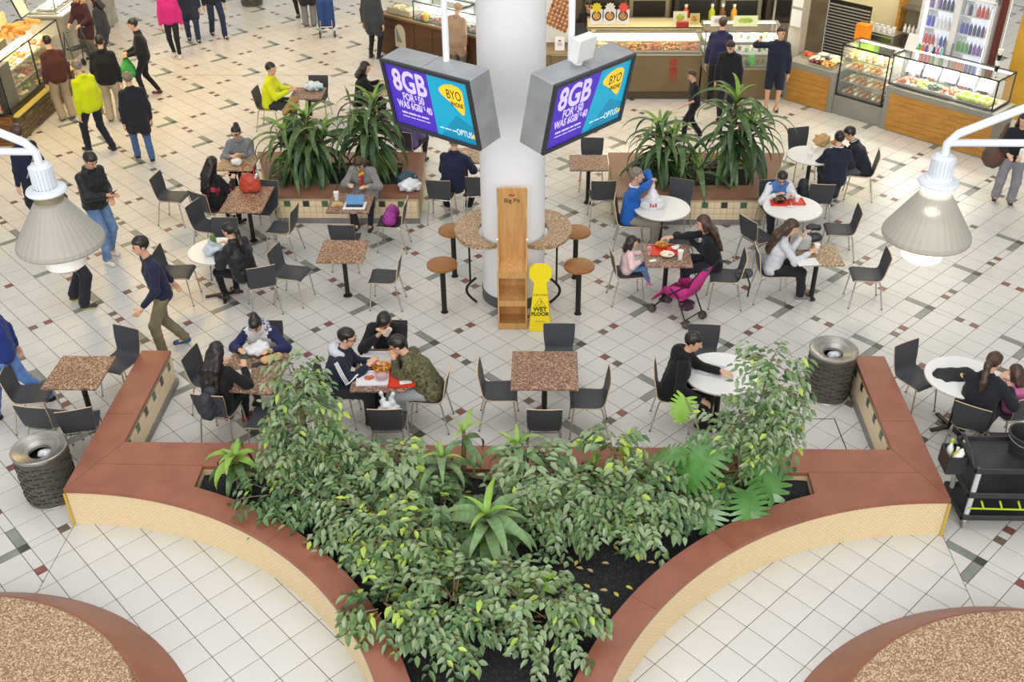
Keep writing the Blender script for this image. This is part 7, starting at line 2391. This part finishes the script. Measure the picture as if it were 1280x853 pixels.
cane_plant('cane_palm', (2.52, 4.40, .40), [(.05, .0, 1.42, .95), (.36, .05, .95, .45)], 'tall palm with a bare lower stem in the right back planter', PSET, 44, 5)
cane_plant('cane_palm', (2.02, 4.25, .40), [(.0, .0, .28, .2)], 'low spreading rosette between the two right-hand palms', PSET, 14, 6)
cane_plant('cane_plant', (-1.56, -3.70, SZ), [(.02, .06, .62, .36)], 'long-leaved cane plant with bright tip near the rear cap', CSET, 26, 7)
cane_plant('cane_plant', (-1.36, -3.38, SZ), [(.02, .04, .74, .14)], 'young cane shoot with few leaves rising above the rear cap', CSET, 8, 8)
cane_plant('cane_plant', (-1.04, -4.62, SZ), [(.0, .06, .70, .46)], 'largest long-leaved cane plant in the middle of the bed', strap_set(.66, .11, [PALM[3], PALM[0], PALM[2], PALM[3]]), 36, 9)
cane_plant('cane_plant', (-.78, -3.50, SZ), [(.0, .04, .66, .3)], 'long-leaved cane plant half hidden by the centre rear shrub', CSET, 20, 10)
cane_plant('cane_plant', (.02, -3.42, SZ), [(.0, .04, .35, .2)], 'small striped rosette by the rear cap', strap_set(.34, .05, [PALM[2], PALM[0], PALM[2], PALM[2]]), 16, 13)
cane_plant('cane_plant', (-3.78, -3.42, SZ), [(.02, .0, .42, .16)], 'bright green rosette at the left tip of the bed', strap_set(.42, .09, [PALM[2], PALM[0], PALM[2], PALM[2]]), 24, 14)
# split-leaf plant
MON = mat('split_leaf', '#41742f', .24, col2='#568b41', scale=5, spec=.7, bump=.2)
MON2 = mat('split_leaf_young', '#7fae3a', .38, col2='#95c04c', scale=3)
def split_leaf(L, mt, n=9):
    """a broad heart-shaped blade, whole near the rib, slotted towards the edge"""
    m = MB()
    zz = lambda x, t: .06 * L * sin(pi * t) - .16 * L * t * t - .20 * x * x / L + .05 * abs(x)
    def pt(s, t, f):
        w = L * .56 * (max(0.0, sin(pi * (.16 + .84 * t))) ** .55) * (1.0 if t < .55 else 1 - .25 * (t - .55))
        y = t * L * .92 + f * L * (.16 - .42 * (1 - t) ** 2)
        x = s * w * f
        return (x, y, zz(x, t))
    for s in (-1, 1):
        for i in range(n):
            t0, t1 = i / n, (i + 1) / n
            g = .20 / n
            q = [pt(s, t0, 0), pt(s, t1, 0), pt(s, t0, .40), pt(s, t1, .40), pt(s, t0 + g, .75), pt(s, t1 - g, .75), pt(s, t0 + g * 1.8, 1.0), pt(s, t1 - g * 1.8, 1.0)]
            fs = [(0, 1, 3, 2), (2, 3, 5, 4), (4, 5, 7, 6)]
            if s > 0: fs = [f[::-1] for f in fs]
            m.add(q, fs)
    m.tube([pt(1, 0, 0), pt(1, .5, 0), pt(1, 1, 0)], .008, 5, rr=[.010, .007, .003])
    return m.mesh('leaf', mt, True, 60)
ML = [split_leaf(.54, MON), split_leaf(.42, MON), split_leaf(.28, MON2)]
o = empty('split_leaf_plant', (1.30, -3.52, SZ), 0, 'split-leaf plant with huge slotted leaves near the right end of the planter', 'plant')
for (px, py, z, k, yaw, pit) in ((836, 566, 1.0, 1, 60, -20), (876, 572, 1.1, 0, 130, -34), (960, 582, .85, 0, 205, -36), (886, 634, .66, 1, 175, -40), (940, 632, .66, 1, 195, -40), (924, 556, .62, 1, 300, -8), (848, 512, 1.05, 2, 150, -50), (818, 594, .50, 1, 95, -15), (905, 600, .45, 1, 140, -15)):
    if px < 760: continue
    g = G(px, py, z)
    v = Vector((g.x, g.y, z)) - Vector(o.location)
    yw = radians(yaw)
    d = Vector((-sin(yw), cos(yw), 0))
    st = v - d * .18 + Vector((0, 0, .04))
    l = link('leaf', ML[k], o, st)
    l.rotation_euler = (radians(pit), 0, yw)
    MB().tube([(v.x * .15, v.y * .1, 0), (st.x * .6, st.y * .6, st.z * .8), st], .011, 6).build('stem', STEMG, o, smooth=True)
o = empty('broadleaf_seedling', (-.62, -4.94, SZ), 0, 'bright broad-leaved seedling at the right curve near the bottom', 'plant')
for i in range(9):
    m = MB()
    a = i * 2.4
    leaf(m, Vector((0, 0, 0)), Vector((cos(a), sin(a), .25)), Vector((0, 0, 1)), .20, .13, .4)
    l = m.build('leaf', MON2, o, (0.06 * cos(a), .06 * sin(a), .16 + .03 * (i % 3)))
MB().tube([(0, 0, 0), (0, 0, .22)], .01, 6).build('stem', STEMG, o)
# dead twigs at the bottom of the bed, fallen leaves
rn = random.Random(77)
m = MB()
for i in range(60):
    p = Vector((rn.uniform(-1.72, -1.42), rn.uniform(-5.05, -4.8), .40))
    d = Vector((rn.uniform(-1, 1), rn.uniform(-1, 1), rn.uniform(0, .8))) * .16
    m.tube([p, p + d * .5 + Vector((0, 0, .04)), p + d], .005, 4)
tag(tag(m.build('dead_twigs', BARK), 'tangle of dead brown twigs on the soil at the left curve', 'twigs'), kind='stuff')
m = MB()
for i in range(120):
    x, y = rn.uniform(-2.2, .9), rn.uniform(-5.6, -3.4)
    if (x + 5.55) ** 2 + (y + 7.53) ** 2 < 4.25 ** 2 or (x - 3.66) ** 2 + (y + 7.53) ** 2 < 4.25 ** 2: continue
    a = rn.uniform(0, 6.28)
    m.mat(i % 2)
    leaf(m, Vector((x, y, .42)), Vector((cos(a), sin(a), 0)), Vector((0, 0, 1)), .08, .04, .1)
tag(tag(m.build('fallen_leaves', [mat('dry_leaf', '#b49a6c', .8), mat('dry_leaf_yellow', '#c0b04a', .7)]), 'dry fallen leaves scattered on the dark soil', 'leaves'), kind='stuff')
